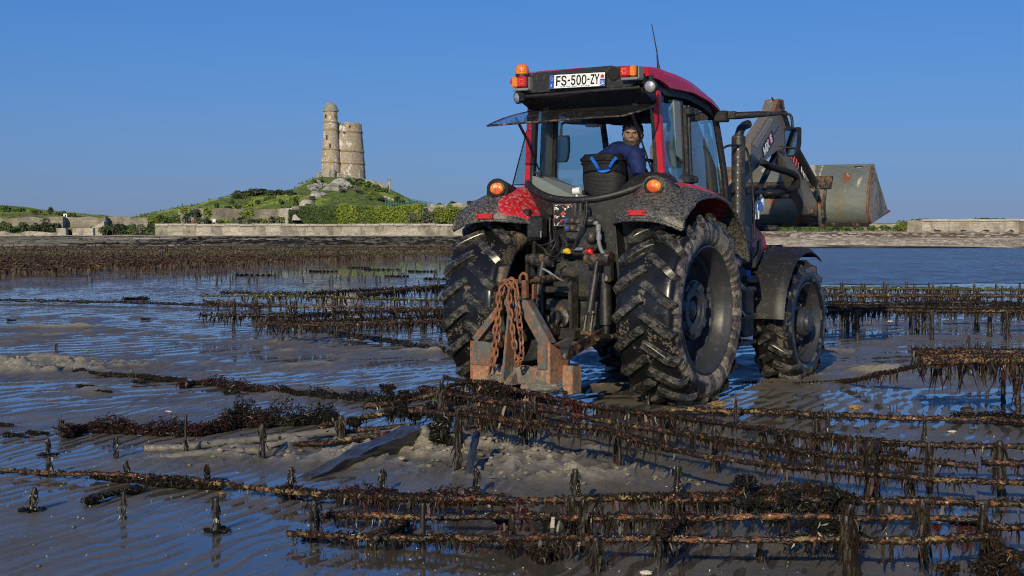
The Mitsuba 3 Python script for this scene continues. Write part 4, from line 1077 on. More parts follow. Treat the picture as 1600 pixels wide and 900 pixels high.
# rear roof panel with its stepped top, and the dark recess below
P = [ly(829, 125, -.33), ly(851, 121.5, -.33), ly(957, 110.5, -.33), ly(985, 112, -.33), ly(1004, 113, -.33), ly(1004, 131, -.33), ly(829, 147, -.33)]
poly = [(-.50, 2.585), (-.50, 2.705), (-.42, 2.728), (-.39, 2.745), (.33, 2.768), (.37, 2.758), (.58, 2.748), (.58, 2.64), (.50, 2.60)]
e = trimesh.creation.extrude_polygon(Polygon(poly).buffer(.004), .16, engine='earcut')
v = np.array(e.vertices); tp('roof_rear_panel', (np.stack([v[:, 0], -.345 + v[:, 2], v[:, 1]], 1), np.array(e.faces)[:, ::-1]), 'm_black')
tp('roof_box', hull([(x, y, z) for x in (-.60, .60) for y, z in ((-.20, 2.60), (-.30, 2.585), (-.26, 2.545), (-.04, 2.465), (.10, 2.46), (.10, 2.62))]), 'm_black')
tp('lamp_rail', tube([(-.58, -.33, 2.552), (-.2, -.345, 2.56), (.2, -.345, 2.575), (.58, -.33, 2.585)], .016, 8), 'm_black', True)
tp('air_duct', moved(lathe([(0, -.012), (.045, -.01), (.055, .0), (.055, .02)], 24, 'y'), t=(.36, -.35, 2.70)), 'm_matt', 30)
# number plate
nh = holder('number_plate')
pc = (ly(862, 120, -.365) + ly(944, 133, -.365)) / 2
PM = mat4(rotx(math.pi / 2 - .06), pc + [0, -.012, .002])                      # text plane xy -> xz
sp(nh, 'plate', box((0, 0, -.004), (.525, .122, .008), .003), 'm_ink', M=PM)
sp(nh, 'face', box((0, 0, .0015), (.515, .112, .006), .002), 'm_white', M=PM)
sp(nh, 'blue_band', box((-.235, 0, .0035), (.044, .110, .006), .001), 'm_blue', M=PM)
sp(nh, 'blue_band', box((.2355, -.026, .0035), (.043, .058, .006), .001), 'm_blue', M=PM)
sp(nh, 'region_mark', cat(box((.2355, .022, .0055), (.030, .022, .003), .001), box((.2355, .034, .0055), (.016, .010, .003), .001)), 'm_lamp_red', M=PM)
def text(t, hgt, x, y, w=None, bold=False, z=.0045):
    m = meshkit.text_mesh(t, hgt, .0025, bold); v = np.array(m.vertices)
    v[:, 0] -= v[:, 0].min()
    if w: v[:, 0] *= w / v[:, 0].max()
    v[:, 1] -= (v[:, 1].max() + v[:, 1].min()) / 2
    return v + [x, y, z], np.array(m.faces)
sp(nh, 'lettering', cat(text('FS', .078, -.193, .004, .098, True), text('-', .078, -.083, .004, .020, True), text('500', .078, -.052, .004, .142, True), text('-', .078, .100, .004, .020, True), text('ZY', .078, .128, .004, .080, True)), 'm_ink', M=PM)
sp(nh, 'small_lettering', cat(text('F', .020, -.240, -.034, .011, True, .0065), text('14', .036, .221, -.028, .029, True, .0065)), 'm_white', M=PM)
sp(nh, 'star_ring', cat(*[box((-.235 + .013 * math.cos(a), .024 + .013 * math.sin(a), .0070), (.004, .004, .001), .0003) for a in np.arange(12) * math.pi / 6]), 'm_yellow', M=PM)
sp(nh, 'dealer_line', cat(*[box((x, -.047, .0055), (w, .004, .0015), .0004) for x, w in ((-.13, .045), (-.08, .035), (-.02, .05), (.05, .03), (.10, .045))]), 'm_ink', M=PM)
# lamp clusters, beacon, work lights
def cluster(px0, py0, px1, py1, y, red_right, beacon):
    h = holder('tail_lamp')
    a, b = ly(px0, py1, y), ly(px1, py0, y)
    w, hh = abs(b[0] - a[0]), abs(b[2] - a[2]); c = (a + b) / 2
    sp(h, 'housing', box(c + [0, .045, 0], (w * .98, .09, hh), .012), 'm_black')
    fr = .60
    ox = -1 if red_right else 1
    sp(h, 'orange_lens', box(c + [ox * w * .30, -.008, 0], (w * .38, .055, hh * .98), .012), 'm_lamp_orange')
    sp(h, 'red_lens', box(c - [ox * w * .20, .008, 0], (w * .58, .055, hh * .98), .012), 'm_lamp_red')
    for k in range(6):
        an = k * math.pi / 3
        sp(h, 'diode', ellipsoid(c + [-ox * w * .20 + .019 * math.cos(an), -.037, .019 * math.sin(an)], (.008, .005, .008), 1), 'm_indicator', True)
    sp(h, 'bracket', cat(box(c + [.01, .03, -hh / 2 - .014], (w * 1.05, .10, .022), .004), box(c + [w * .58, .05, -.01], (.012, .09, hh * 1.1), .003)), 'm_hose')
    return c, w, hh
c, w, hh = cluster(801.5, 119, 824, 138, -.40, True, True)
bh = holder('beacon')
bc = c + [.003, .03, hh / 2]
sp(bh, 'base', moved(lathe([(0, .0), (.058, .0), (.058, .02), (.05, .025)], 28), t=bc), 'm_black', 30)
sp(bh, 'dome', moved(lathe([(.054, .02), (.056, .06), (.052, .085), (.035, .102), (0, .106)], 28), t=bc), 'm_lamp_orange', True)
sp(bh, 'band', moved(lathe([(.0575, .038), (.0590, .043), (.0575, .048)], 28), t=bc), 'm_indicator', True)
cluster(970.5, 102, 995, 121, -.40, False, False)
def work_light(px, py, y, r, yaw, tilt):
    h = holder('work_light')
    M = mat4(rotz(yaw) @ rotx(tilt), ly(px, py, y))
    sp(h, 'housing', lathe([(r * .98, -.005), (r * 1.12, .0), (r * 1.12, .03), (r * .95, .06), (r * .6, .085), (0, .09)], 28, 'y'), 'm_black', 30, M=M)
    sp(h, 'lens', lathe([(0, -.014), (r * .5, -.011), (r * .85, -.004), (r * .98, .004)], 28, 'y'), 'm_lamp_clear', True, M=M)
    sp(h, 'bracket', box((0, .04, r * 1.25), (.03, .05, .05), .006), 'm_black', M=M)
work_light(807.5, 153, -.40, .046, -.55, .15); work_light(1015.5, 135, -.40, .049, .1, .15)
ah = holder('aerial')
sp(ah, 'whip', tube([(.58, .04, 2.74), (.57, .03, 2.90), (.535, .0, 3.135)], [.010, .0055, .003], 6), 'm_ink', True)
sp(ah, 'base', tube([(.58, .04, 2.735), (.578, .04, 2.80)], .013, 8), 'm_ink', True)

# ---- raised rear window, hinged at its top edge
hinge = [(-.575, -.02, 2.462), (.575, -.02, 2.478)]
outer = [(-.605, -.75, 2.292), (.62, -.72, 2.33)]
corner = (.745, -.55, 2.385)
rows = []
for w in np.linspace(0, 1, 9):
    l = np.array(hinge[0]) * (1 - w) + np.array(outer[0]) * w + [-.02 * math.sin(math.pi * w), 0, .012 * math.sin(math.pi * w)]
    r_ = np.array(hinge[1]) * (1 - w) + np.array(outer[1]) * w + [.10 * math.sin(math.pi * w), 0, .012 * math.sin(math.pi * w)]
    rows.append([l + (r_ - l) * u + [0, -.03 * math.sin(math.pi * u) * w, 0] for u in np.linspace(0, 1, 12)])
g = np.array(rows)
wh = holder('rear_window')
sp(wh, 'pane', sheet(g), 'm_glass_dusty', True)
edge = np.vstack([g[:, 0], g[-1, 1:], g[::-1, -1][1:]])
sp(wh, 'edge_seal', tube(edge - [0, 0, .004], .009, 6), 'm_grease', True)
sp(wh, 'hinge', cat(box((-.42, -.05, 2.462), (.06, .08, .03), .008), box((.42, -.05, 2.474), (.06, .08, .03), .008)), 'm_black')
for s in (1, -1):
    sp(wh, 'gas_strut', cat(tube([(s * .545, .02, 1.88 if s > 0 else 1.95), (s * .54, -.22, 2.22 if s < 0 else 2.18)], .0075, 8), tube([(s * .54, -.22, 2.22 if s < 0 else 2.18), (s * .535, -.40, 2.40 if s > 0 else 2.372)], .012, 8)), 'm_black', True)
tp('window_latch', cat(box((-.56, .0, 1.925), (.10, .03, .02), .006), box((-.53, .0, 1.90), (.03, .04, .07), .008)), 'm_grease')

# ---- seat, steering wheel
tp('seat', cat(hull([(x + .0, y, z) for x in (-.24, .20) for y, z in ((.38, 1.62), (.44, 1.98), (.52, 2.0), (.50, 1.60), (.9, 1.55), (.9, 1.62), (.5, 1.66))]), box((-.02, .66, 1.46), (.40, .46, .20), .03)), 'm_matt', 30)
tp('headrest_bar', tube([(-.20, .48, 1.95), (-.19, .50, 2.04), (.14, .50, 2.04), (.16, .48, 1.95)], .02, 8), 'm_matt', True)
tp('armrest', hull([(-.32, .25, 1.72), (-.32, .62, 1.74), (-.22, .25, 1.72), (-.22, .62, 1.74), (-.32, .25, 1.77), (-.22, .25, 1.77), (-.32, .62, 1.79), (-.22, .62, 1.79)]), 'm_matt')
sw = holder('steering_wheel')
SM = mat4(rotx(-.75), (.02, 1.08, 1.93))
a = np.linspace(0, 2 * np.pi, 41)
sp(sw, 'rim', tube(np.stack([.19 * np.cos(a), .19 * np.sin(a), 0 * a], 1), .015, 10, False), 'm_matt', True, M=SM)
sp(sw, 'spoke', cat(*[tube([(0, 0, -.03), (.19 * math.cos(t), .19 * math.sin(t), 0)], .012, 8) for t in (0.3, 2.4, 4.6)]), 'm_matt', True, M=SM)
sp(sw, 'column', tube([(0, 0, -.02), (0, 0, -.45)], .05, 12), 'm_matt', True, M=SM)
tp('dashboard', hull([(x, y, z) for x in (-.24, .26) for y, z in ((1.22, 1.85), (1.40, 1.90), (1.42, 1.2), (1.15, 1.2))]), 'm_matt')
tp('headlining', hull([(x, y, z) for x in (-.55, .55) for y, z in ((.12, 2.56), (.12, 2.47), (.55, 2.43), (1.12, 2.44), (1.12, 2.50))]), 'm_matt')
tp('visor_rail', tube([(-.08, .52, 2.40), (.10, .46, 2.38), (.20, .50, 2.40)], .05, 10), 'm_matt', True)
tp('interior_mirror', box((.28, 1.10, 2.36), (.20, .04, .09), .015), 'm_black')

# ---- exhaust stack, rails, mirrors
eh = holder('exhaust')
sp(eh, 'pipe', tube(spline([(.70, 1.52, .95), (.70, 1.52, 2.22), (.70, 1.53, 2.30), (.715, 1.58, 2.37), (.74, 1.66, 2.40)], 26), .040, 16), 'm_black', True)
sp(eh, 'heat_shield', moved(lathe([(.062, 1.18), (.064, 1.19), (.064, 2.27), (.052, 2.29), (.045, 2.29)], 24), t=(.70, 1.52, 0)), 'm_dark', 40)
for k in range(14): sp(eh, 'rivet', moved(tube([(0, -.066, 0), (0, -.058, 0)], .006, 6), rotz(.3), (.70, 1.52, 1.25 + .07 * k)), 'm_steel')
tp('grab_rail', tube(spline([lx(1131, 231, .68), lx(1138, 227.5, .70), lx(1158, 227.5, .74), lx(1166, 232, .76), lx(1172, 262, .78), lx(1178, 330, .80), lx(1179, 372, .80), lx(1172, 378, .80), lx(1150, 378, .78)], 40), .011, 8), 'm_black', True)
def side_mirror(s):
    h = holder('wing_mirror')
    b0 = np.array([s * .63, 1.24, 2.445]); top = np.array([s * 1.15, 1.58, 2.475])
    sp(h, 'bracket', cat(box(b0 + [s * .02, 0, 0], (.12, .10, .10), .012), box(b0 + [s * .10, .03, .01], (.10, .06, .07), .01)), 'm_black')
    sp(h, 'arm', tube([b0 + [s * .12, .04, .005], b0 + [s * .30, .17, .02], top - [s * .06, .04, 0]], [.034, .030, .016], 10), 'm_black', True)
    sp(h, 'hook', tube(spline([top - [s * .07, .05, .0], top - [s * .02, 0, 0], top + [s * .02, .02, -.02], top + [s * .03, .03, -.13]], 14), .013, 8), 'm_black', True)
    c = top + [s * .03, .03, -.25]
    R = rotz(-.42) if s > 0 else rotz(.16) @ rotx(.15)
    P = [(w, d, z) for z, w0 in ((.125, .075), (.10, .085), (-.02, .082), (-.11, .062), (-.135, .045)) for w in (-w0, w0) for d in (-.015, .03)]
    P += [(w, .06, z) for z, w0 in ((.07, .05), (-.08, .04)) for w in (-w0, w0)]
    sp(h, 'housing', moved(hull(P), R, c), 'm_black', 30)
    P = [(w, -.0175, z) for z, w0 in ((.112, .066), (.09, .075), (-.02, .072), (-.10, .055), (-.122, .038)) for w in (-w0, w0)]
    P += [(w, -.0165, z) for w, _, z in P]
    sp(h, 'mirror_glass', moved(hull(P), R, c), 'm_mirror')
side_mirror(1); side_mirror(-1)
wl = holder('side_light')
sp(wl, 'lamp', ellipsoid(lx(1204, 302, .80), (.07, .09, .036), 3), 'm_black', True)
sp(wl, 'arm', tube([lx(1143, 300, .68), lx(1170, 301, .72), lx(1204, 301, .78)], .018, 8), 'm_black', True)
bk = holder('bottle_crate')
for i, (a_, b_, m_) in enumerate(((1184, 318, 'm_glass_clear'), (1188, 322, 'm_blue'), (1181, 325, 'm_white'), (1186, 329, 'm_glass_clear'), (1183, 335, 'm_white'), (1190, 313, 'm_white'))):
    sp(bk, 'canister', moved(lathe([(0, -.05), (.022, -.045), (.022, .03), (.008, .045), (.008, .06), (0, .06)], 12), t=lx(a_, b_, .72)), m_, 40)
tp('warning_sticker', box(lx(1147, 325, .64), (.01, .05, .16), .002), 'm_yellow')

# ---- loader
LK = holder('front_loader')
out = [(1174, 262), (1172.6, 224), (1204, 177), (1211, 159), (1215, 154.5), (1222, 155), (1227, 168), (1226, 182), (1246, 240), (1262, 284), (1277, 318), (1276, 338), (1264, 335), (1217.5, 238), (1214, 236), (1178, 268), (1166, 292), (1152, 330), (1140, 338), (1138, 318), (1156, 288)]
def loader_poly(x): return yz(out, x)
bp = loader_poly(.53)
for s in (1, -1):
    xa, xb = (s * .42, s * .53)
    sp(LK, 'boom', prism_x(bp, min(xa, xb), max(xa, xb), .008), 'm_boom')
    # raised facet and panel seams
    f1 = yz([(1176, 226), (1203, 184), (1209, 186), (1182, 232)], .53)
    sp(LK, 'boom_web', prism_x(f1, s * .528 if s > 0 else s * .536, s * .536 if s > 0 else s * .528), 'm_boom_light')
    for pth in ([(1181, 262), (1216, 197)], [(1217, 236), (1232, 226)]):
        sp(LK, 'weld_seam', tube([(s * .531, *q) for q in yz(pth, .53)], .005, 5), 'm_dark')
    for (a_, b_), rr in (((1219, 233), .035), ((1217, 163), .035), ((1224, 178), .03), ((1268, 330), .035), ((1152, 322), .04)):
        y_, z_ = yz([(a_, b_)], .53)[0]
        sp(LK, 'pin', tube([(s * .40, y_, z_), (s * .56, y_, z_)], rr, 12), 'm_grease', 30)
    # crowd cylinder from the elbow to the bucket bracket
    P = [lx(1225, 177, .56), lx(1243, 232, .56), lx(1273, 286, .56), lx(1280, 302, .56)]
    P = [np.array([s * p[0], p[1], p[2]]) for p in P]
    sp(LK, 'crowd_cylinder', tube([P[1], P[2]], .040, 14), 'm_black', 40)
    sp(LK, 'cylinder_rod', tube([P[0], P[1]], .022, 12), 'm_black', 40)
    sp(LK, 'cylinder_rod', tube([P[2], P[3]], .022, 12), 'm_steel', 40)
    # lift cylinder and tower
    A = [lx(1214, 236, .47), lx(1184, 300, .47), lx(1172, 330, .47)]
    sp(LK, 'lift_cylinder', tube([(s * .47, *A[0][1:]), (s * .47, *A[1][1:])], .030, 12), 'm_black', 40)
    sp(LK, 'lift_cylinder', tube([(s * .47, *A[1][1:]), (s * .47, *A[2][1:])], .040, 12), 'm_black', 40)
    sp(LK, 'loader_post', hull([(x_, y_, z_) for x_ in (s * .40, s * .56) for y_, z_ in ((1.85, 1.72), (2.10, 1.82), (2.22, 1.72), (2.25, .85), (1.95, .75))]), 'm_dark')
    br = yz([(1276, 316), (1284, 283), (1296, 277), (1301, 278), (1300, 300), (1296, 338), (1294, 344), (1276, 340)], .50)
    sp(LK, 'bucket_bracket', prism_x(br, s * .44, s * .47), 'm_grease')
    sp(LK, 'bucket_bracket', prism_x([(y_ + .05, z_) for y_, z_ in br], s * .53, s * .56), 'm_grease')
sp(LK, 'cross_tube', tube([(-.5, *lx(1250, 302, .5)[1:]), (.5, *lx(1250, 302, .5)[1:])], .055, 14), 'm_black', 40)
sp(LK, 'cross_tube', tube([(-.5, *lx(1284, 288, .5)[1:]), (.5, *lx(1284, 288, .5)[1:])], .035, 14), 'm_grease', 40)
sp(LK, 'cross_tube', tube([(-.5, 2.1, 1.70), (.5, 2.1, 1.70)], .05, 14), 'm_dark', 40)
for zz, yy_ in ((1.45, 3.2), (1.25, 3.35), (1.05, 3.4)): sp(LK, 'guard_bar', tube([(-.45, yy_, zz), (.45, yy_, zz)], .03, 10), 'm_dark', 40)
hose = spline([lx(1189, 254, .56), lx(1196, 256, .60), lx(1212, 263, .60), lx(1234, 270, .60), (lx(1245, 278, .60)), lx(1246, 288, .60), lx(1236, 296, .58), lx(1218, 300, .56), lx(1204, 306, .54)], 60)
sp(LK, 'hose_sleeve', tube(hose, .034, 14, fn=lambda q: .90 + .22 * meshkit.noise(q * 38)), 'm_matt', True)
# labels on the boom: flat print
mx = lx(1196, 236, .534); mx2 = lx(1206, 222, .534)
def on_boom(px0, py0, px1, py1, dx=.5345):
    a, b = lx(px0, py0, dx), lx(px1, py1, dx)
    u = (b - a) / np.linalg.norm(b - a); v_ = np.cross([1.0, 0, 0], u)
    return mat4(np.stack([u, v_, np.cross(u, v_)], 1), a)
BM = on_boom(1194.5, 243.5, 1209, 219)
sp(LK, 'label_ground', cat(box((.145, .048, 0), (.34, .115, .004), .001)), 'm_ink', M=BM)
sp(LK, 'label_letters', text('MX', .085, .0, .045, .17, True, .0022), 'm_white', M=BM)
sp(LK, 'label_number', cat(text('5', .07, .215, .055, .050, True, .0026)), 'm_white', M=BM)
sp(LK, 'label_stripe', box((.235, .052, .0012), (.075, .105, .004), .001), 'm_lamp_red', M=BM)
BM2 = on_boom(1237, 248.5, 1248, 267)
for i in range(3): sp(LK, 'label_stripe', box((.02 + .075 * i, .050, .001), (.052, .10, .004), .001), 'm_lamp_red', M=BM2)
for i in range(3): sp(LK, 'label_line', box((.052 + .075 * i, .050, .001), (.009, .10, .004), .0005), 'm_white', M=BM2)
BM3 = on_boom(1250.5, 269, 1257, 283)
sp(LK, 'label_ground', box((-.10, .044, -.0014), (.42, .118, .003), .001), 'm_ink', M=BM3)
sp(LK, 'label_marks', cat(*[moved(box((0, 0, 0), (.006, .05 - .012 * (i % 3), .004), .001), rotz(.5 - .45 * (i % 4)), (-.0 + .017 * i, .042, .0015)) for i in range(9)]), 'm_white', M=BM3)
tp('aerial_stub', tube([lx(1206, 152.5, .5), lx(1211, 162, .5)], .008, 6), 'm_ink', True)
sp(LK, 'mud_cap', moved(hull([(x_, y_, z_) for x_ in (.41, .545) for y_, z_ in yz([(1206, 176), (1214, 155), (1222, 156), (1224, 168), (1216, 174)], .53)])), 'm_chain')

# ---- bucket
BK = holder('loader_bucket')
bxr = 1.0
back = yz([(1363, 259), (1359, 275), (1355.5, 300), (1354, 326), (1355.5, 340), (1358.5, 348)], bxr)
front = yz([(1384.5, 331.5)], bxr)[0]
pf = [np.array(p) for p in back] + [np.array(front)]
B = np.array(pf)
shell = spline(B[:6], 18)
g = np.array([[(x, y, z) for x in np.linspace(-bxr, bxr, 13)] for y, z in np.vstack([shell, spline(np.vstack([B[5], B[6]]), 8)[1:]])])
sp(BK, 'shell', sheet(g[:, ::-1], .022), 'm_bucket', 30)
sidep = [tuple(p) for p in shell] + [tuple(front)] + yz([(1377, 306), (1369, 281)], bxr)
for s in (1, -1): sp(BK, 'end_plate', prism_x(sidep, s * (bxr + .001), s * (bxr + .024)), 'm_bucket_end')
for s in (1, -1): sp(BK, 'edge_band', tube([(s * (bxr + .008), y, z) for y, z in shell], .018, 6), 'm_edge_rust', True)
sp(BK, 'top_edge', box((0, shell[0][0] - .005, shell[0][1] + .005), (2 * bxr + .04, .05, .03), .006), 'm_bucket')
sp(BK, 'cutting_edge', moved(box((0, 0, 0), (2 * bxr + .05, .16, .02), .004), rotx(math.atan2(front[1] - back[5][1], front[0] - back[5][0])), (0, front[0], front[1])), 'm_edge_rust')
sp(BK, 'wear_plate', box((0, back[4][0] + .03, back[4][1] - .02), (2 * bxr, .02, .16), .004, rotx(.35)), 'm_grease')
sp(BK, 'hook_plate', cat(box((.50, shell[3][0] - .06, shell[3][1] - .08), (.22, .10, .14), .01)), 'm_grease')
sp(BK, 'sticker', box((.86, shell[1][0] - .012, shell[1][1] + .005), (.09, .01, .05), .002), 'm_ink')
sp(BK, 'sticker_mark', box((.87, shell[1][0] - .018, shell[1][1] + .005), (.05, .004, .016), .001), 'm_white')
# ---- hydraulics and three-point linkage at the back of the tractor
dk = holder('sticker_panel')
a, b = ly(866, 320, -.36), ly(894, 352, -.36)
u = np.array([[0, 0], [1, 0], [1, 1], [0, 1]], float)
g = np.array([[a[0], -.36, b[2]], [b[0], -.36, b[2]], [b[0], -.36, a[2]], [a[0], -.36, a[2]]])
sp(dk, 'stickers', (g, np.array([[0, 1, 2], [0, 2, 3]])), 'm_decals', uv=u)
sp(dk, 'panel', box(((a[0] + b[0]) / 2, -.35, (a[2] + b[2]) / 2), (b[0] - a[0] + .015, .016, a[2] - b[2] + .015), .003), 'm_boom')
vk = holder('valve_block')
sp(vk, 'block', cat(box(ly(905, 352, -.30), (.20, .16, .26), .02), box(ly(920, 372, -.32), (.20, .14, .22), .03), box(ly(900, 392, -.34), (.26, .10, .07), .015)), 'm_dark')
for px, py, m in ((885, 344, 'm_blue'), (894, 344, 'm_edge_rust'), (885.5, 356, 'm_blue'), (894.5, 356, 'm_edge_rust')):
    c = ly(px, py, -.42)
    sp(vk, 'coupler', cat(moved(lathe([(0, 0), (.024, 0), (.024, .10), (0, .1)], 16, 'y'), t=c), box(c + [0, .03, .0], (.052, .05, .055), .008)), 'm_dark', 30)
    sp(vk, 'coupler_cap', moved(lathe([(0, -.012), (.013, -.010), (.017, .002)], 16, 'y'), t=c), m, 30)
for px, py, r_, l in ((899, 327, .022, .10), (907, 327, .022, .10), (903, 346, .045, .03), (904, 358, .045, .03)):
    c = ly(px, py, -.36); sp(vk, 'plug', tube([c - [0, 0, l / 2], c + [0, 0, l / 2]], r_, 14), 'm_dark', 40)
sp(vk, 'accumulator', ellipsoid(ly(924, 371, -.40), (.048, .05, .055), 3), 'm_dark', True)
sp(vk, 'valve_head', cat(box(ly(921, 346, -.38), (.09, .10, .07), .02), ellipsoid(ly(922, 345, -.40), (.055, .05, .035), 2)), 'm_rim', 40)
for px, py, m in ((886.5, 392.5, 'm_yellow'), (921.5, 393, 'm_lamp_red')):
    c = ly(px, py, -.44); sp(vk, 'coupling_cap', cat(ellipsoid(c, (.03, .03, .026), 2), box(c + [.02, -.005, -.012], (.03, .03, .02), .005), box(c + [-.025, 0, 0], (.02, .03, .034), .004)), m, 40)
sp(vk, 'fitting', cat(tube([ly(878, 394, -.40), ly(884, 393, -.41)], .016, 8), tube([ly(912, 394, -.40), ly(918, 394, -.42)], .016, 8), box(ly(904, 389, -.42), (.09, .04, .03), .008)), 'm_steel', 40)
tp('lever_rod', tube(spline([ly(896.5, 389, -.44), ly(902, 372, -.45), ly(913, 350, -.46), ly(917, 326, -.46), ly(917, 318, -.46), ly(914, 315, -.45), ly(911, 317, -.43)], 30), .012, 8), 'm_black', True)
tp('reservoir', cat(box(ly(839, 356, -.34), (.145, .14, .20), .025), box(ly(861, 330, -.32), (.05, .06, .08), .012)), 'm_black')
tp('reservoir_cap', moved(tube([(0, -.02, -.03), (0, -.03, .03)], .035, 16), t=ly(826, 333, -.36)), 'm_black', 30)
tp('level_glass', box(ly(845, 366, -.42), (.014, .008, .055), .003), 'm_hose')
def cable(pts, r, mat='m_black', name='cable', n=30): tp(name, tube(spline(pts, n), r, 8), mat, True)
cable([ly(934, 352, -.38), ly(935.5, 364, -.42), ly(936, 378, -.43), ly(939, 390, -.42), ly(946, 399, -.40), ly(955, 403, -.36)], .017, 'm_hose', 'hydraulic_hose')
tp('hose_fitting', cat(tube([ly(935, 352, -.40), ly(935, 362, -.42)], .022, 10), tube([ly(936, 366, -.43), ly(936, 375, -.43)], .023, 10), tube([ly(924, 346, -.40), ly(935, 350, -.40)], .02, 10)), 'm_hose', 40)
cable([ly(860, 335, -.30), ly(859, 360, -.33), ly(861, 380, -.36), ly(862, 397, -.34)], .009)
cable([ly(869, 362, -.36), ly(866, 374, -.44), ly(856, 381, -.46), ly(846, 383, -.42), ly(836, 381, -.38)], .008)
cable([ly(836, 381, -.38), ly(848, 387, -.45), ly(856, 397, -.45), ly(870, 402, -.40)], .007)
cable([ly(872, 368, -.36), ly(868, 380, -.44), ly(860, 394, -.46)], .008)
cable([ly(888, 372, -.40), ly(884, 376, -.46), ly(886, 384, -.46), ly(893, 380, -.42)], .007)
cable([ly(935, 376, -.36), ly(940, 388, -.34), ly(950, 394, -.33), ly(956, 395, -.30)], .010)
# lift shaft and arms
tp('lift_shaft', tube([(-.36, -.12, 1.17), (.40, -.12, 1.18)], .06, 16), 'm_grease', 40)
for s, (kx, ky) in ((-1, (847, 407)), (1, (939, 406))):
    k0 = ly(kx, ky, -.42)
    tp('lift_arm', cat(hull([(k0[0] + dx, y, z) for dx in (-.035, .035) for y, z in ((-.05, 1.24), (-.05, 1.10), (-.42, k0[2] + .05), (-.42, k0[2] - .05))]), tube([k0 + [-.09, 0, 0], k0 + [.09, 0, 0]], .055, 16), tube([k0 + [-.13, -.02, .01], k0 + [-.04, -.02, .01]], .043, 14)), 'm_grease', 40)
tp('lift_knuckle', cat(tube([ly(921, 404, -.44), ly(953, 405, -.44)], .045, 14), box(ly(951, 425, -.40), (.07, .08, .17), .02)), 'm_grease', 40)
# lift rods and cylinders
r0, r1 = ly(933, 408, -.46), ly(917, 521, -.62)
tp('lift_rod', cat(tube([r0, r0 + (r1 - r0) * .22], .022, 12), tube([r0 + (r1 - r0) * .20, r0 + (r1 - r0) * .72], .034, 14)), 'm_black', 40)
tp('lift_fork', cat(tube([r0 + (r1 - r0) * .70 - [.028, 0, 0], r1 - [.03, 0, 0]], .014, 8), tube([r0 + (r1 - r0) * .70 + [.028, 0, 0], r1 + [.03, 0, 0]], .014, 8), box(r0 + (r1 - r0) * .72, (.09, .04, .04), .01), tube([r1 - [.05, 0, 0], r1 + [.05, 0, 0]], .022, 10)), 'm_grease', 40)
r0, r1 = ly(848, 410, -.46), ly(832, 505, -.62)
tp('lift_rod', cat(tube([r0, r1], .034, 14)), 'm_black', 40)
c0, c1 = ly(945, 446, -.34), ly(947, 508, -.36)
tp('lift_cylinder', cat(tube([c0, c1], .052, 18), tube([c0 + [0, 0, .035], c0 + [0, 0, -.02]], .062, 18), tube([c1, c1 - [0, 0, .07]], .03, 12)), 'm_black', 40)
tp('cylinder_rod', tube([c0, c0 + [0, 0, .10]], .026, 14), 'm_steel', 40)
c0, c1 = ly(842, 430, -.30), ly(838, 490, -.34)
tp('lift_cylinder', tube([c0, c1], .05, 16), 'm_black', 40)
# tow frame plates
tp('tow_frame', cat(hull([(x, y, z) for x in (-.02, .01) for y, z in ((-.44, 1.02), (-.30, 1.05), (-.30, .50), (-.40, .50))]), hull([(x, y, z) for x in (-.30, -.275) for y, z in ((-.40, .95), (-.30, .98), (-.30, .52), (-.38, .52))]), box((-.14, -.36, .93), (.27, .12, .05), .01), box((-.14, -.34, .80), (.27, .05, .10), .01), box((-.12, -.36, .56), (.34, .18, .10), .015)), 'm_dark')
tp('output_shaft', cat(moved(lathe([(0, -.46), (.05, -.46), (.055, -.40), (.09, -.38), (.09, -.30)], 22, 'y'), t=(-.13, 0, .70))), 'm_grease', 40)
tp('tow_hitch', cat(box((-.13, -.52, .60), (.10, .16, .11), .02), tube([(-.13, -.56, .50), (-.13, -.56, .72)], .024, 12)), 'm_grease', 40)
tp('red_tag', box(ly(844, 502, -.30), (.05, .01, .035), .003), 'm_lamp_red')
# lower links out to the frame
for s, (ex, ey) in ((1, (886, 552)), (-1, (758, 540))):
    e_ = ly(ex, ey, -1.10)
    st = np.array([s * .26, -.12, .60])
    mid = np.array([s * .30, -.55, .555]) if s > 0 else np.array([-.36, -.55, .55])
    tp('lower_link', cat(hull(np.vstack([q + np.array([[dx, 0, dz] for dx in (-.014, .014) for dz in (-.05, .05)]) for q in (st, mid)])), hull(np.vstack([q + np.array([[dx, 0, dz] for dx in (-.014, .014) for dz in (-.045, .045)]) for q in (mid, e_)])), tube([e_ - [.035, 0, 0], e_ + [.035, 0, 0]], .05, 14)), 'm_grease', 40)
    tp('stabiliser', cat(tube([(s * .42, -.10, .56), tuple(mid + [s * .06, -.1, 0])], .022, 10), box((s * .40, -.18, .58), (.16, .12, .09), .02)), 'm_grease', 40)
# top link: threaded rusty bar to the mast
t0, t1 = ly(822, 441, -1.02), ly(893, 430, -.45)
tp('top_link', cat(tube([t0, t0 + (t1 - t0) * .25], .020, 10), tube([t0 + (t1 - t0) * .22, t0 + (t1 - t0) * .72], .033, 14), tube([t0 + (t1 - t0) * .70, t1], .019, 10)), 'm_grease', 40)
tp('link_hook', tube(spline([ly(812, 444, -1.06), ly(813, 432, -1.06), ly(818, 427, -1.06), ly(823, 431, -1.05), ly(823, 446, -1.04)], 16), 
 .013, 8), 'm_chain', True)
cable([ly(848, 420, -.7), ly(856, 424, -.72), ly(866, 431, -.70), ly(880, 439, -.62)], .010, 'm_hose', 'cable')
cable([ly(878, 405, -.45), ly(868, 404, -.52), ly(862, 410, -.6), ly(866, 416, -.62)], .007)

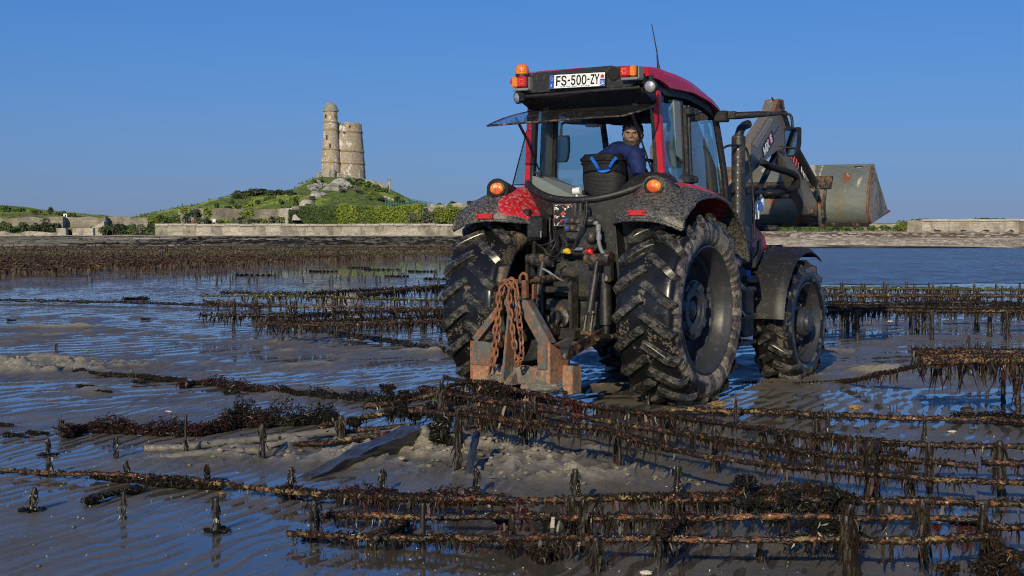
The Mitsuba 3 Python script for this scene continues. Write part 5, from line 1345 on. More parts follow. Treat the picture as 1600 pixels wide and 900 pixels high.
# ---------------------------------------------------------------- bag hung on the seat
bagk = numbered('bag')
tag(bagk, 'black padded bag with bright blue straps hung on the seat back', 'bag')
def bp_(px, py, y=.30): return ly(px, py, y)
L = [(912, 246, 973), (911, 250, 975), (911.5, 256, 975.5), (913, 262, 976), (914, 280, 977), (916, 296, 977), (924, 303, 974)]
rows = []
for x0, y_, x1 in L:
    a, b = bp_(x0, y_), bp_(x1, y_)
    c = (a + b) / 2; w = (b - a)[0] / 2
    rows.append([c + [w * math.cos(t) * (abs(math.cos(t)) ** -.35 if abs(math.cos(t)) > .05 else 1), .13 * math.sin(t), 0] for t in np.linspace(0, 2 * math.pi, 33)])
g = np.array(rows)
g += ((meshkit.noise(g * 22) - .5) * .014)[..., None]
v, f = sheet(g[::-1])
top = g[0].mean(0) + [0, 0, .012]
part(bagk, 'body', cat((v, f), hull(np.vstack([g[0], g[0] * [.93, 1, 1] + [0, 0, .022] - [.0, 0, 0]])), hull(np.vstack([g[-1], g[-1] - [0, 0, .01]]))), 'm_cloth', 40, TR)
part(bagk, 'rim', tube(g[1][:-1] + [0, 0, 0], .017, 8), 'm_cloth', True, TR)
part(bagk, 'rim', tube(g[2][:-1], .008, 8), 'm_cloth', True, TR)
for pts in ([(923, 245.5), (927, 251), (932, 258.5), (935, 264)], [(963.5, 246), (957, 253), (952.5, 261)], [(933, 263), (941, 267), (946, 266.5), (953, 263.5)]):
    q = spline([ly(a, b, .150) for a, b in pts], 12)
    d = np.gradient(q, axis=0); n_ = np.cross(d, [0, 1.0, 0]); n_ /= np.linalg.norm(n_, axis=1, keepdims=True)
    part(bagk, 'strap', sheet(np.stack([q - n_ * .014, q + n_ * .014], 1), .006), 'm_strap', False, TR)
for k in range(5):
    q = spline([ly(914 + 2 * k, 272 + 6 * k, .155), ly(940, 276 + 6.5 * k, .15), ly(972, 270 + 7 * k, .155)], 16)
    part(bagk, 'seam', tube(q, .0012, 4), 'm_cloth', True, TR)
principled('m_cloth', (0.013, 0.013, 0.014), 0.7)
clk = numbered('cloth'); c = ly(858, 287, .12)
gx, gy = np.meshgrid(np.linspace(-.07, .07, 14), np.linspace(-.06, .06, 10), indexing='ij')
gz = .018 * meshkit.noise(np.stack([gx * 40, gy * 40, gx * 0], -1)) + .006 - .16 * gx
part(clk, 'fabric', moved(sheet(np.stack([gx, gy, gz], -1), .004), t=c + [0, 0, -.015]), 'm_hose', True, TR)
part(clk, 'label', box(c + [-.06, -.05, .0], (.03, .012, .012), .003), 'm_lamp_orange', False, TR)
tag(clk, 'crumpled blue-grey cloth lying on the cab console', 'cloth')

# ---------------------------------------------------------------- driver
import manifold3d as m3
def body(bones, length=.02, it=8):
    """bones: lists of (point, radius) chains; hulls of their spheres joined into one smooth surface."""
    out = []
    for ch in bones:
        for (p, r), (q, s) in zip(ch[:-1], ch[1:]):
            A = m3.Manifold.sphere(1.0, 20)
            def sph(c, rad):
                rad = np.broadcast_to(rad, 3)
                return A.scale(rad.tolist()).translate(np.asarray(c, float).tolist())
            out.append(m3.Manifold.batch_hull([sph(p, r), sph(q, s)]))
    m = m3.Manifold.batch_boolean(out, m3.OpType.Add).refine_to_length(length)
    mm = m.to_mesh()
    t = trimesh.Trimesh(mm.vert_properties[:, :3], mm.tri_verts, process=True)
    trimesh.smoothing.filter_taubin(t, iterations=it)
    return np.array(t.vertices), np.array(t.faces)
PK = numbered('person')
tag(PK, 'bearded dark-haired driver in a blue work jacket looking back over his shoulder', 'person')
hip = np.array([.01, .62, 1.68])
head = ly(988.5, 209.5, .42)
# the trunk is turned to the right; shoulders seen from behind
shl, shr = ly(944, 250, .56), ly(994, 246, .36)
neck = head + [-.035, .05, -.13]
ch = (shl + shr) / 2 + [-.01, .02, -.04]
torso = [[(hip, (.17, .13, .12)), (hip + (ch - hip) * .55, (.165, .125, .12)), (ch, (.165, .115, .10))], [(shl, .085), (ly(964, 237, .46), .090), (ly(981, 236, .42), .085), (shr, .080)], [(ch + [.01, 0, .06], .085), (neck + [-.0, .02, .0], .062)]]
elr = ly(1002, 282, .36); wrr = np.array([.30, .74, 1.74]); ell = np.array([-.20, .92, 1.80]); wrl = np.array([-.10, 1.02, 1.98])
arms = [[(shr, .078), (elr, .056), (wrr, .042)], [(shl, .080), (ell, .052), (wrl, .040)]]
legs = [[(hip + [s * .09, 0, -.04], .095), (np.array([s * .14, 1.05, 1.66]), .075), (np.array([s * .15, 1.16, 1.26]), .055), (np.array([s * .15, 1.24, 1.15]), .05)] for s in (-1, 1)]
v, f = body(torso + arms + legs, .022, 6)
v = v + ((meshkit.noise(v * [14, 14, 26], 3) - .5) * .018)[:, None] * np.array([1, 1, .4])
part(PK, 'jacket', (v, f), 'm_jacket', True, TR)
# head in its own frame: +y' faces the viewer
yawh = math.atan2(CL[0] - head[0], -(CL[1] - head[1])) - .10
HR = rotz(yawh) @ rotx(math.radians(4))                # head frame: face looks along -y
def hf(p): return (np.asarray(p) @ HR.T) + head
m = trimesh.creation.icosphere(subdivisions=5)
v = np.array(m.vertices)
d = v.copy()
x_, y_, z_ = d.T
V = np.stack([x_ * .076, y_ * .097, z_ * .118], 1)
low_ = np.clip(-z_, 0, 1)
V[:, 0] *= 1 - .24 * low_ ** 1.3
fr = np.clip(-y_, 0, 1)
V[:, 1] *= 1 - .10 * low_ * (y_ > 0)
def bump(cx, cz, sx_, sz_, amp):
    global V
    w = np.exp(-((V[:, 0] - cx) / sx_) ** 2 - ((V[:, 2] - cz) / sz_) ** 2) * (y_ < -.1)
    V[:, 1] -= amp * w
for s in (-1, 1):
    bump(s * .030, .004, .014, .009, -.014)            # eye sockets
    bump(s * .029, .022, .020, .007, .006)             # brows
    bump(s * .040, -.020, .018, .014, .005)            # cheeks
bump(0, .000, .009, .020, .013); bump(0, -.022, .013, .011, .025); bump(0, -.024, .020, .008, .006)
bump(0, -.052, .024, .0045, .006); bump(0, -.060, .022, .005, .005); bump(0, -.0565, .022, .0022, -.006); bump(0, -.090, .022, .016, .008)
neckm = body([[(hf([0, .02, -.06]), .055), (neck + [0, .02, -.02], .06)]], .02, 4)
part(PK, 'head', cat((V @ HR.T + head, np.array(m.faces)), neckm, *[moved(ellipsoid((s * .076, .012, -.006), (.010, .022, .034), 3), HR, head) for s in (-1, 1)]), 'm_skin', True, TR)
for s in (-1, 1):
    part(PK, 'eye', moved(ellipsoid((s * .030, -.079, .003), (.0110, .0085, .0040), 2), HR, head), 'm_eye', True, TR)
    part(PK, 'pupil', moved(ellipsoid((s * .029, -.0868, .003), (.0050, .0025, .0042), 2), HR, head), 'm_ink', True, TR)
    part(PK, 'eyebrow', moved(hull([(s * .014, -.0960, .012), (s * .014, -.092, .018), (s * .030, -.0960, .018), (s * .030, -.092, .025), (s * .052, -.079, .013), (s * .052, -.075, .021), (s * .03, -.084, .022)]), HR, head), 'm_hair', True, TR)
part(PK, 'lips', moved(ellipsoid((0, -.0915, -.0585), (.021, .006, .0055), 2), HR, head), 'm_lips', True, TR)
# hair: cap over the upper and back head with a ragged fringe; beard: jaw mask, tufted
def tufts(mask, off, amp, seed, name, mat):
    k = mask(V, d)
    fm_ = m.faces[(k[m.faces].all(1))]
    q = V * (1 + off) + d * ((meshkit.fbm(d * 9 + seed, 3, seed)) * amp)[:, None]
    w = np.unique(fm_); re = -np.ones(len(V), int); re[w] = np.arange(len(w))
    part(PK, name, (q[w] @ HR.T + head, re[fm_]), mat, True, TR)
tufts(lambda V, d: (V[:, 2] > .040 + .014 * (V[:, 1] < -.02) + .018 * (meshkit.noise(d * 14) - .5)) | ((V[:, 1] > .012) & (V[:, 2] > -.055)), .05, .030, 3, 'hair', 'm_hair')
tufts(lambda V, d: (V[:, 2] < -.034 - .012 * (np.abs(V[:, 0]) < .025)) & (V[:, 1] < .035) & ((np.abs(V[:, 0]) > .024) | (V[:, 2] < -.066) | ((V[:, 2] > -.053) & (V[:, 2] < -.036))), .015, .026, 8, 'beard', 'm_beard')
part(PK, 'collar', tube(spline([ly(972, 236, .50), ly(980, 240, .44), ly(992, 242, .40), ly(1002, 240, .42), ly(1004, 234, .50)], 20), .019, 8), 'm_jacket', True, TR)
# hands
def hand(w, dirv, curl_axis):
    dirv = np.asarray(dirv, float) / np.linalg.norm(dirv); side = np.cross(dirv, curl_axis); side /= np.linalg.norm(side)
    dn = np.cross(side, dirv) * -1
    ch_ = [[(w, .030), (w + dirv * .085, (.034, .034, .022))]]
    for k, (o, l) in enumerate(((-.030, .070), (-.010, .080), (.011, .074), (.030, .058))):
        b0 = w + dirv * .085 + side * o
        ch_.append([(w + dirv * .06 + side * o * .8, .011), (b0, .010), (b0 + dirv * l * .45 + dn * .012, .009), (b0 + dirv * l * .65 + dn * .045, .0085), (b0 + dirv * l * .45 + dn * .065, .008)])
    ch_.append([(w + dirv * .025 - side * .02, .013), (w + dirv * .055 - side * .052, .011), (w + dirv * .085 - side * .056 + dn * .02, .009)])
    return body(ch_, .006, 4)
part(PK, 'hand', hand(wrl, (.25, .55, .05), (0, 0, 1)), 'm_skin', True, TR)
part(PK, 'hand', hand(wrr, (0, .8, -.2), (0, 0, 1)), 'm_skin', True, TR)
for s in (-1, 1): part(PK, 'boot', body([[(np.array([s * .15, 1.22, 1.17]), .05), (np.array([s * .15, 1.36, 1.145]), .038)]], .03, 3), 'm_matt', True, TR)

# ---------------------------------------------------------------- rusty hitch frame
FK = numbered('hitch_frame')
tag(FK, 'rusty grey steel A-frame carried on the back of the tractor', 'frame')
YF = -1.16
def fpt(px, py, y=YF): return ly(px, py, y)
bl, br_ = fpt(737, 592), fpt(858, 597)
zb0, zb1 = .215, .365
def beamy(x0, x1, y0, y1, z0, z1, mat, name, bev=.008): part(FK, name, box(((x0 + x1) / 2, (y0 + y1) / 2, (z0 + z1) / 2), (x1 - x0, y1 - y0, z1 - z0), bev), mat, False, TR)
xL, xR = fpt(736, 570)[0], fpt(858, 590)[0]
beamy(xL + .004, xR - .008, YF + .005, YF + .15, .205, .345, 'm_beam', 'beam')
beamy(xR + .022, xR + .115, YF + .17, YF + .33, .125, .355, 'm_beam', 'beam')
# left plate and right end plate
part(FK, 'side_plate', hull([(x, y, z) for x in (xL, xL + .195) for y in (YF, YF + .014) for z in (.345, .525)] + [(xL + .02, YF, .54)]), 'm_frame', False, TR)
part(FK, 'side_plate', hull([(xL - .008, y, z) for y, z in ((YF, .535), (YF, .21), (YF + .20, .21), (YF + .20, .42))] + [(xL + .012, y, z) for y, z in ((YF, .535), (YF, .21), (YF + .20, .21), (YF + .20, .42))]), 'm_frame', False, TR)
part(FK, 'side_plate', prism_x([(YF - .02, .545), (YF - .02, .215), (YF + .30, .215), (YF + .32, .40), (YF + .24, .46)], xR - .006, xR + .018, .003), 'm_beam', False, TR)
part(FK, 'upright', box((xR - .06, YF + .03, .43), (.085, .09, .20), .008), 'm_frame', False, TR)
part(FK, 'hook_plate', prism_x([(YF + .02, .53), (YF + .26, .57), (YF + .32, .55), (YF + .32, .42), (YF + .26, .46)], xR + .02, xR + .045, .003), 'm_frame', False, TR)
part(FK, 'hook_pin', tube([(xR - .0, YF + .26, .50), (xR + .14, YF + .26, .50)], .022, 12), 'm_grease', 40, TR)
# mast and struts
mt, mb = fpt(800, 436), fpt(800, 598)
part(FK, 'mast', hull([(mt[0] + dx, YF + dy, mt[2] + dz) for dx in (-.062, .055) for dy in (.0, .02) for dz in (.0, -.20)] + [(mt[0] + dx, YF + dy, .70) for dx in (-.03, .05) for dy in (0, .02)]), 'm_frame', False, TR)
part(FK, 'mast_rib', prism_x([(YF + .02, 1.00), (YF - .02, .98), (YF - .16, .22), (YF + .04, .21), (YF + .04, .7)], mt[0] - .012, mt[0] + .010, .003), 'm_frame', False, TR, 'rust-streaked centre rib of the mast')
part(FK, 'mast_foot', hull([(mb[0] + dx, y, z) for dx, y, z in ((-.075, YF - .16, .205), (.055, YF - .16, .205), (-.05, YF - .14, .235), (.03, YF - .14, .235), (-.075, YF + .02, .205), (.055, YF + .02, .205), (.04, YF - .02, .30), (-.05, YF - .02, .30))]), 'm_beam', False, TR)
def strut(a, b, w, dp):
    a, b = np.asarray(a), np.asarray(b); t = (b - a) / np.linalg.norm(b - a); n_ = np.cross(t, [0, 1.0, 0])
    part(FK, 'strut', hull([q + n_ * sx_ * w / 2 + [0, y, 0] for q in (a, b) for sx_ in (-1, 1) for y in (0, dp)]), 'm_frame', False, TR)
strut(fpt(810, 463), fpt(853, 541), .095, .10)
strut(fpt(741, 531), fpt(775, 488), .055, .08); strut(fpt(773, 490), fpt(792, 466), .055, .08)
hb = fpt(821.5, 452)
part(FK, 'hook_plate', box(hb + [0, -.01, 0], (.045, .05, .145), .006), 'm_edge_rust', False, TR)
part(FK, 'hook_plate', box(hb + [.045, .06, -.02], (.02, .06, .12), .006), 'm_edge_rust', False, TR)
for py in (441, 448, 458):
    c = fpt(814, py); part(FK, 'bolt', moved(lathe([(0, -.012), (.010, -.010), (.011, .004)], 10, 'y'), t=c), 'm_void' if py != 441 else 'm_edge_rust', 40, TR)
c = fpt(862, 600, YF - .02)
v, f = rock(np.zeros(3), .10, 5, .5); part(FK, 'mud_lump', (v * [1.5, 1, .9] + fpt(852, 606, YF - .02), f), 'm_muddy_rail', 40, TR)
v, f = rock(np.zeros(3), .07, 9, .5); part(FK, 'mud_lump', (v * [1.2, 1, .9] + fpt(777, 590, YF - .02), f), 'm_muddy_rail', 40, TR)
# ground tine and side leg seen under the frame
part(FK, 'tine', hull([(xR - .20 + dx, y, z) for dx in (-.05, .05) for y, z in ((YF, .21), (YF + .12, .21), (YF - .12, .02), (YF, .0))]), 'm_beam', False, TR)
part(FK, 'tine', hull([(xL + .09 + dx, y, z) for dx in (-.03, .03) for y, z in ((YF, .21), (YF + .12, .21), (YF - .05, .02), (YF + .05, .0))]), 'm_beam', False, TR)

# chain slung over the mast
CK = numbered('chain')
tag(CK, 'heavy rusty chain slung over the top of the A-frame mast', 'chain', None)
def chain(pts, pitch=.062):
    p = spline(pts, 400); s = np.r_[0, np.cumsum(np.linalg.norm(np.diff(p, axis=0), axis=1))]
    n = int(s[-1] / pitch)
    for i in range(n):
        a, b = [np.array([np.interp(q, s, p[:, k]) for k in range(3)]) for q in ((i + .02) * pitch, (i + .98) * pitch)]
        c = (a + b) / 2; t = (b - a) / np.linalg.norm(b - a)
        w = np.cross(t, [0, 1.0, 0]); w /= np.linalg.norm(w); w2 = np.cross(t, w)
        q_ = w if i % 2 == 0 else w2 * .9 + w * .35
        q_ /= np.linalg.norm(q_)
        q_ = q_ * math.cos(.25 * math.sin(i * 2.1)) + np.cross(t, q_) * math.sin(.25 * math.sin(i * 2.1))
        an = np.linspace(0, 2 * np.pi, 17)[:-1]
        hl, hw_ = .043, .019
        ring_ = c + np.sign(np.cos(an))[:, None] * np.maximum(0, np.abs(np.cos(an)) - .0)[:, None] ** .8 * hl * t + np.sin(an)[:, None] * hw_ * q_
        ring_ = np.vstack([ring_, ring_[:1]])
        part(CK, 'link', tube(ring_, .0080, 7, False), 'm_chain', True, TR)
yc = YF - .035
chain([fpt(806, 444, yc), fpt(800, 436.5, yc), fpt(793, 437, yc), fpt(785, 443, yc), fpt(779, 458, yc - .01), fpt(777, 485, yc - .02), fpt(774, 520, yc - .04), fpt(771, 550, yc - .06), fpt(766, 575, yc - .08), fpt(762, 592, yc - .09)])
chain([fpt(803, 441, yc - .03), fpt(795, 439, yc - .03), fpt(786, 447, yc - .03), fpt(782, 462, yc - .04), fpt(780, 490, yc - .05), fpt(777, 525, yc - .06), fpt(775, 556, yc - .08), fpt(770, 580, yc - .10)])
chain([fpt(792, 440, yc - .05), fpt(798, 446, yc - .05), fpt(795.5, 462, yc - .06), fpt(798, 490, yc - .09), fpt(802, 525, yc - .13), fpt(806, 555, yc - .15), fpt(809, 571, yc - .16), fpt(815, 556, yc - .14), fpt(815, 535, yc - .12), fpt(811, 500, yc - .08), fpt(808, 470, yc - .05), fpt(806, 447, yc - .04), fpt(800, 438, yc - .04)])
# ---------------------------------------------------------------- oyster racks, stakes, weed
rng = np.random.default_rng(21)
def strands(base, L, w, sway=.25, lean=None, rings=4, sides=3):
    """Hanging weed: tapered wisps from the points base, lengths L, widths w; one mesh."""
    n = len(base); L = np.broadcast_to(L, (n,)); w = np.broadcast_to(w, (n,))
    k = np.linspace(0, 1, rings)
    dirx, diry = rng.normal(0, sway, n), rng.normal(0, sway, n)
    if lean is not None: dirx, diry = dirx + lean[0], diry + lean[1]
    curl = rng.normal(0, .5 * sway, (n, 2))
    c = np.stack([base[:, None, 0] + L[:, None] * (dirx[:, None] * k + curl[:, :1] * np.sin(k * 3)), base[:, None, 1] + L[:, None] * (diry[:, None] * k + curl[:, 1:] * np.sin(k * 3)), base[:, None, 2] - L[:, None] * k], -1)
    prof = np.interp(k, [0, .25, .6, 1], [.7, 1.0, .65, .06])
    ph = rng.uniform(0, 6.28, n)
    ang = np.arange(sides) * 2 * np.pi / sides
    A = ph[:, None] + ang
    r = w[:, None, None] * prof[None, :, None]
    flat = rng.uniform(.25, 1.0, n)[:, None, None]
    v = np.stack([c[..., 0][..., None] + r * np.cos(A)[:, None], c[..., 1][..., None] + r * flat * np.sin(A)[:, None], np.repeat(c[..., 2][..., None], sides, -1)], -1)
    i, j = np.meshgrid(np.arange(rings - 1), np.arange(sides), indexing='ij'); j2 = (j + 1) % sides
    q = np.stack([i * sides + j, (i + 1) * sides + j, (i + 1) * sides + j2, i * sides + j2], -1).reshape(-1, 4)
    f = np.vstack([q[:, [0, 1, 2]], q[:, [0, 2, 3]]])
    F = (f[None] + (np.arange(n) * rings * sides)[:, None, None]).reshape(-1, 3)
    return v.reshape(-1, 3), F

def fronds(c, n, r, size, squash=.6):
    """A heap of small leafy fronds round the points c."""
    c = np.asarray(c); n = int(n * 1.7); idx = rng.integers(len(c), size=n)
    d = rng.normal(0, 1, (n, 3)); d /= np.linalg.norm(d, axis=1, keepdims=True)
    p = c[idx] + d * rng.uniform(.3, 1, (n, 1)) * r * [1, 1, squash]
    v, f = leaf_cards(p, n, size, d, up=.1, wide=.30)
    return v, f

def resample(pts, step):
    p = np.asarray(pts, float)
    L = np.linalg.norm(np.diff(p, axis=0), axis=1).sum()
    return spline(p, max(8, int(L / step)))

def levels(px_pts, z):
    """Pixel points -> points at the height z (a number, or one per point)."""
    z = np.broadcast_to(z, (len(px_pts),))
    return np.array([on_level(a, b, h) for (a, b), h in zip(px_pts, z)])

def rail(key, pts, r=.013, weed=1.0, step=.013, mat='m_crust', name='rail', wl=(.03, .10), red=.12, fuzz=1.0, barn=.5, hang=True, seed=0, wmats=('m_weed', 'm_weed_black', 'm_weed_red')):
    p = resample(pts, step)
    n = len(p); s = np.linspace(0, 1, n) * np.linalg.norm(np.diff(p, axis=0), axis=1).sum()
    p = p + np.stack([s * 0, (meshkit.noise(np.stack([s * 3, s * 0 + seed, s * 0], 1)) - .5) * .010, (meshkit.noise(np.stack([s * 4, s * 0, s * 0 + seed], 1)) - .5) * .012], 1)
    part(key, name, tube(p, r, 9, fn=lambda q: .72 + .75 * meshkit.fbm(q * 34, 2, 4) + .55 * np.clip(meshkit.noise(q * 11, 6) - .55, 0, 1)), mat, True)
    L = s[-1]
    cover = meshkit.fbm(np.stack([s * 1.4, s * 0 + seed * 3.7, s * 0], 1), 3, 8)
    def pick(m, power=2.0):
        w = np.clip(cover - .22, .02, 1) ** power
        return rng.choice(n, size=max(3, int(m)), p=w / w.sum())
    if weed > 0:
        for mi_, (m, share) in enumerate(zip(wmats, (.55, .33, red))):
            k = pick(L * 130 * weed * share, 2.4)
            base = p[k] + rng.normal(0, r * .5, (len(k), 3))
            ln = rng.uniform(*wl, len(k)) * (.3 + 1.3 * rng.random(len(k)) ** 2.0) if hang else rng.uniform(.01, .035, len(k))
            ln = np.minimum(ln, np.maximum(base[:, 2] + .0, .012))
            part(key, 'seaweed', strands(base, ln, rng.uniform(.0016, .0070, len(k)) * (.5 + ln / .09), .20), m, False, kind='stuff')
        # short fuzz hugging the rail
        k = pick(L * 380 * weed * fuzz, 1.4)
        a = rng.uniform(0, 2 * np.pi, len(k))
        t = np.gradient(p, axis=0)[k]; t /= np.linalg.norm(t, axis=1, keepdims=True)
        u = np.cross(t, [0, 0, 1.0]); u /= np.linalg.norm(u, axis=1, keepdims=True); w_ = np.cross(u, t)
        d = np.cos(a)[:, None] * u + np.sin(a)[:, None] * w_
        v, f = leaf_cards(p[k] + d * r * rng.uniform(.8, 1.6, (len(k), 1)), len(k), .013, d, up=-.2)
        part(key, 'algae', (v, f), 'm_weed', False, kind='stuff')
    if barn > 0:
        k = pick(L * 90 * barn, .4); a = rng.uniform(-.4, 3.5, len(k))
        q = p[k] + np.stack([rng.normal(0, .004, len(k)), -np.cos(a) * r * .9, np.sin(a) * r * 1.0], 1)
        v, f = leaf_cards(q, len(k), .0055, np.stack([a * 0, -np.ones(len(k)), a * 0 + .5], 1))
        part(key, 'barnacle', (v, f), 'm_barnacle', False, kind='stuff')
    return p

def post_pts(px, py0, py1, z0=-.05, D=None):
    """A post whose foot is at pixel row py1 (on the sand) and whose top is seen at py0."""
    foot = on_level(px, py1, 0.0) if D is None else np.array([X_at(px, D), D, 0])
    return foot, Z_at(py0, foot[1])

def leg(key, px, py0, py1, r=.02, weed=1.0, name='leg', mat='m_stake', seed=0, lean=0.0, px_top=None):
    foot, zt = post_pts(px, py0, py1)
    top = np.array([X_at(px if px_top is None else px_top, foot[1]), foot[1] + lean, zt])
    p = spline([foot - [0, 0, .08], foot * .5 + top * .5 + [rng.normal(0, .006), 0, 0], top], 16)
    part(key, name, tube(p, np.linspace(r, r * .8, 16), 9, fn=lambda q: .65 + .7 * meshkit.fbm(q * 30, 2, 3)), mat, True)
    if weed > 0:
        n = int(150 * weed * (zt + .1))
        u = rng.random(n) ** .7
        base = foot + (top - foot) * u[:, None] + rng.normal(0, r * .7, (n, 3)) * [1, 1, .3]
        ln = np.minimum(rng.uniform(.03, .12, n), np.maximum(base[:, 2], .01))
        part(key, 'seaweed', strands(base, ln, rng.uniform(.003, .008, n), .16), 'm_weed', False, kind='stuff')
    return top

# ---- the nearer pair of racks
A1 = numbered('oyster_rack')
tag(A1, 'three long rusty weed-hung rails running from the hitch frame to the right edge', 'oyster rack')
rail(A1, levels([(700, 603), (745, 597), (821, 613), (893, 628), (969, 641), (1060, 652.5), (1150, 664), (1240, 677), (1361, 690), (1480, 695), (1620, 697)], .262), 0.0133, 1.15, seed=1)
rail(A1, levels([(689, 615), (802, 632), (859, 643), (953, 660), (1060, 677), (1146, 690), (1240, 704), (1361, 715), (1450, 722), (1527, 728)], .262), 0.0133, 1.0, seed=2)
rail(A1, levels([(1534, 721), (1570, 724), (1625, 726)], .27), 0.0133, .9, seed=12)
rail(A1, levels([(640, 641), (697, 645), (765, 653), (893, 666), (953, 674), (1059, 705), (1134, 717), (1252, 732), (1361, 741), (1467, 747), (1625, 754)], .252), 0.0129, 1.0, seed=3)
for px, a, b, r, w in ((1361, 690, 803, .030, 2.2), (1042, 650, 706, .020, 1.5), (1117, 668, 743, .014, .8), (1277, 655, 742, .016, 1.6), (1454, 694, 772, .014, 1.0), (1424, 724, 776, .016, 1.2), (1565, 690, 775, .022, 2.0), (965, 655, 735, .014, 1.2), (820, 632, 710, .020, 2.0), (1193, 668, 735, .012, 1.0), (836, 627, 702, .012, 1.0)):
    leg(A1, px, a, b, r, w)
cb = rail(A1, levels([(1372, 690), (1365, 716), (1361, 742)], .262), .016, 1.6, seed=14)
A2 = numbered('oyster_rack')
tag(A2, 'nearest rack of long rusty rails with hanging weed, across the bottom right', 'oyster rack')
rail(A2, levels([(430, 768), (520, 773), (600, 776), (760, 781), (900, 781), (1060, 777), (1130, 776)], [.06, .07, .09, .12, .15, .17, .18]), 0.0142, 2.0, seed=4, wl=(.03, .08), red=.35)
rail(A2, levels([(1040, 781), (1175, 782), (1362, 783), (1480, 786), (1625, 789)], .185), 0.0138, 1.25, seed=15)
rail(A2, levels([(1130, 772), (1210, 764), (1260, 762), (1300, 770), (1330, 778)], .21), .018, 2.4, seed=16, red=.4)
rail(A2, levels([(505, 803), (600, 808), (690, 809), (800, 808), (900, 809), (1060, 809), (1200, 808), (1360, 808), (1440, 809), (1543, 811)], [.07, .08, .09, .11, .14, .17, .18, .18, .18, .18]), .0135, .75, seed=5, barn=.9)
rail(A2, levels([(1543, 823), (1625, 825)], .16), .0135, .9, seed=17)
rail(A2, levels([(450, 834), (520, 838), (660, 840), (780, 841), (900, 841), (1060, 842), (1200, 842), (1362, 843), (1470, 842), (1558, 840)], [.05, .06, .065, .08, .12, .15, .16, .17, .17, .17]), .0125, .8, seed=6, barn=1.1)
rail(A2, levels([(1550, 842), (1568, 862), (1600, 872), (1640, 880)], [.15, .12, .12, .13]), .016, 2.0, seed=18)
rail(A2, levels([(640, 801), (625, 818), (603, 832), (588, 843)], .06), .014, 1.2, seed=19)
rail(A2, levels([(1085, 806), (1060, 815), (1045, 828), (1028, 842)], .165), .015, 2.2, seed=20)
for px, a, b, r, w in ((660, 788, 859, .013, .25), (931, 842, 893, .018, 2.0), (895, 780, 845, .016, 2.6), (1225, 781, 842, .013, 1.0), (1444, 781, 885, .014, 1.4), (1332, 790, 912, .017, 1.4), (1325, 808, 912, .018, 2.0), (1190, 842, 880, .010, .8), (1060, 776, 835, .016, 1.6), (912, 782, 862, .012, 2.0), (1540, 790, 880, .014, 1.0), (800, 806, 860, .011, 1.6)):
    leg(A2, px, a, b, r, w)
# weed heaps on the racks
def weed_heap(name, label, px, py, z, n, r, size, mat, spread=(.12, .05, .04), drop=0.0, group=None):
    key = numbered(name); c = on_level(px, py, z)
    pts = c + rng.normal(0, 1, (14, 3)) * spread - np.array([0, 0, 1]) * rng.random((14, 1)) * drop
    part(key, 'fronds', fronds(pts, n, r, size), mat, False)
    k = rng.integers(14, size=n // 6)
    part(key, 'wisp', strands(pts[k], np.minimum(rng.uniform(.03, .10, len(k)), np.maximum(pts[k][:, 2], .01)), rng.uniform(.003, .008, len(k)), .3), mat, False, kind='stuff')
    tag(key, label, 'seaweed', group)
weed_heap('seaweed_clump', 'glossy black bladder weed clump draped over the nearest rack, right of centre', 1213, 778, .20, 900, .05, .022, 'm_weed_black', (.11, .05, .04), .06)
weed_heap('seaweed_clump', 'brown translucent weed fronds on the nearest rack, below the thick leg', 1312, 790, .18, 420, .05, .022, 'm_weed', (.06, .04, .03), .05)
weed_heap('seaweed_clump', 'reddish weed hanging from the second nearest rail at far right', 1500, 809, .17, 300, .025, .016, 'm_weed_red', (.07, .015, .015), .06)
weed_heap('seaweed_clump', 'weed bundle hanging from the nearest rail below the middle of the photo', 845, 855, .06, 800, .03, .016, 'm_weed', (.05, .03, .02), .06)
weed_heap('seaweed_clump', 'dark red weed draped on the nearest rack, left of centre', 795, 795, .12, 420, .025, .016, 'm_weed_red', (.05, .02, .02), .07)
weed_heap('seaweed_clump', 'tangled black weed between the two lowest rails at right', 1290, 822, .15, 700, .05, .018, 'm_weed_black', (.10, .05, .03), .08)
weed_heap('seaweed_clump', 'weed tassel at the bottom right corner', 1575, 880, .08, 800, .06, .018, 'm_weed', (.10, .05, .04), .06)
weed_heap('seaweed_clump', 'weed pile on the highest rail beside the thick leg', 1385, 694, .27, 420, .04, .018, 'm_weed', (.06, .03, .02), .10)
weed_heap('seaweed_clump', 'dark weed knot on the highest rail left of the thick leg', 1222, 672, .27, 300, .035, .018, 'm_weed_black', (.03, .02, .03), .10)

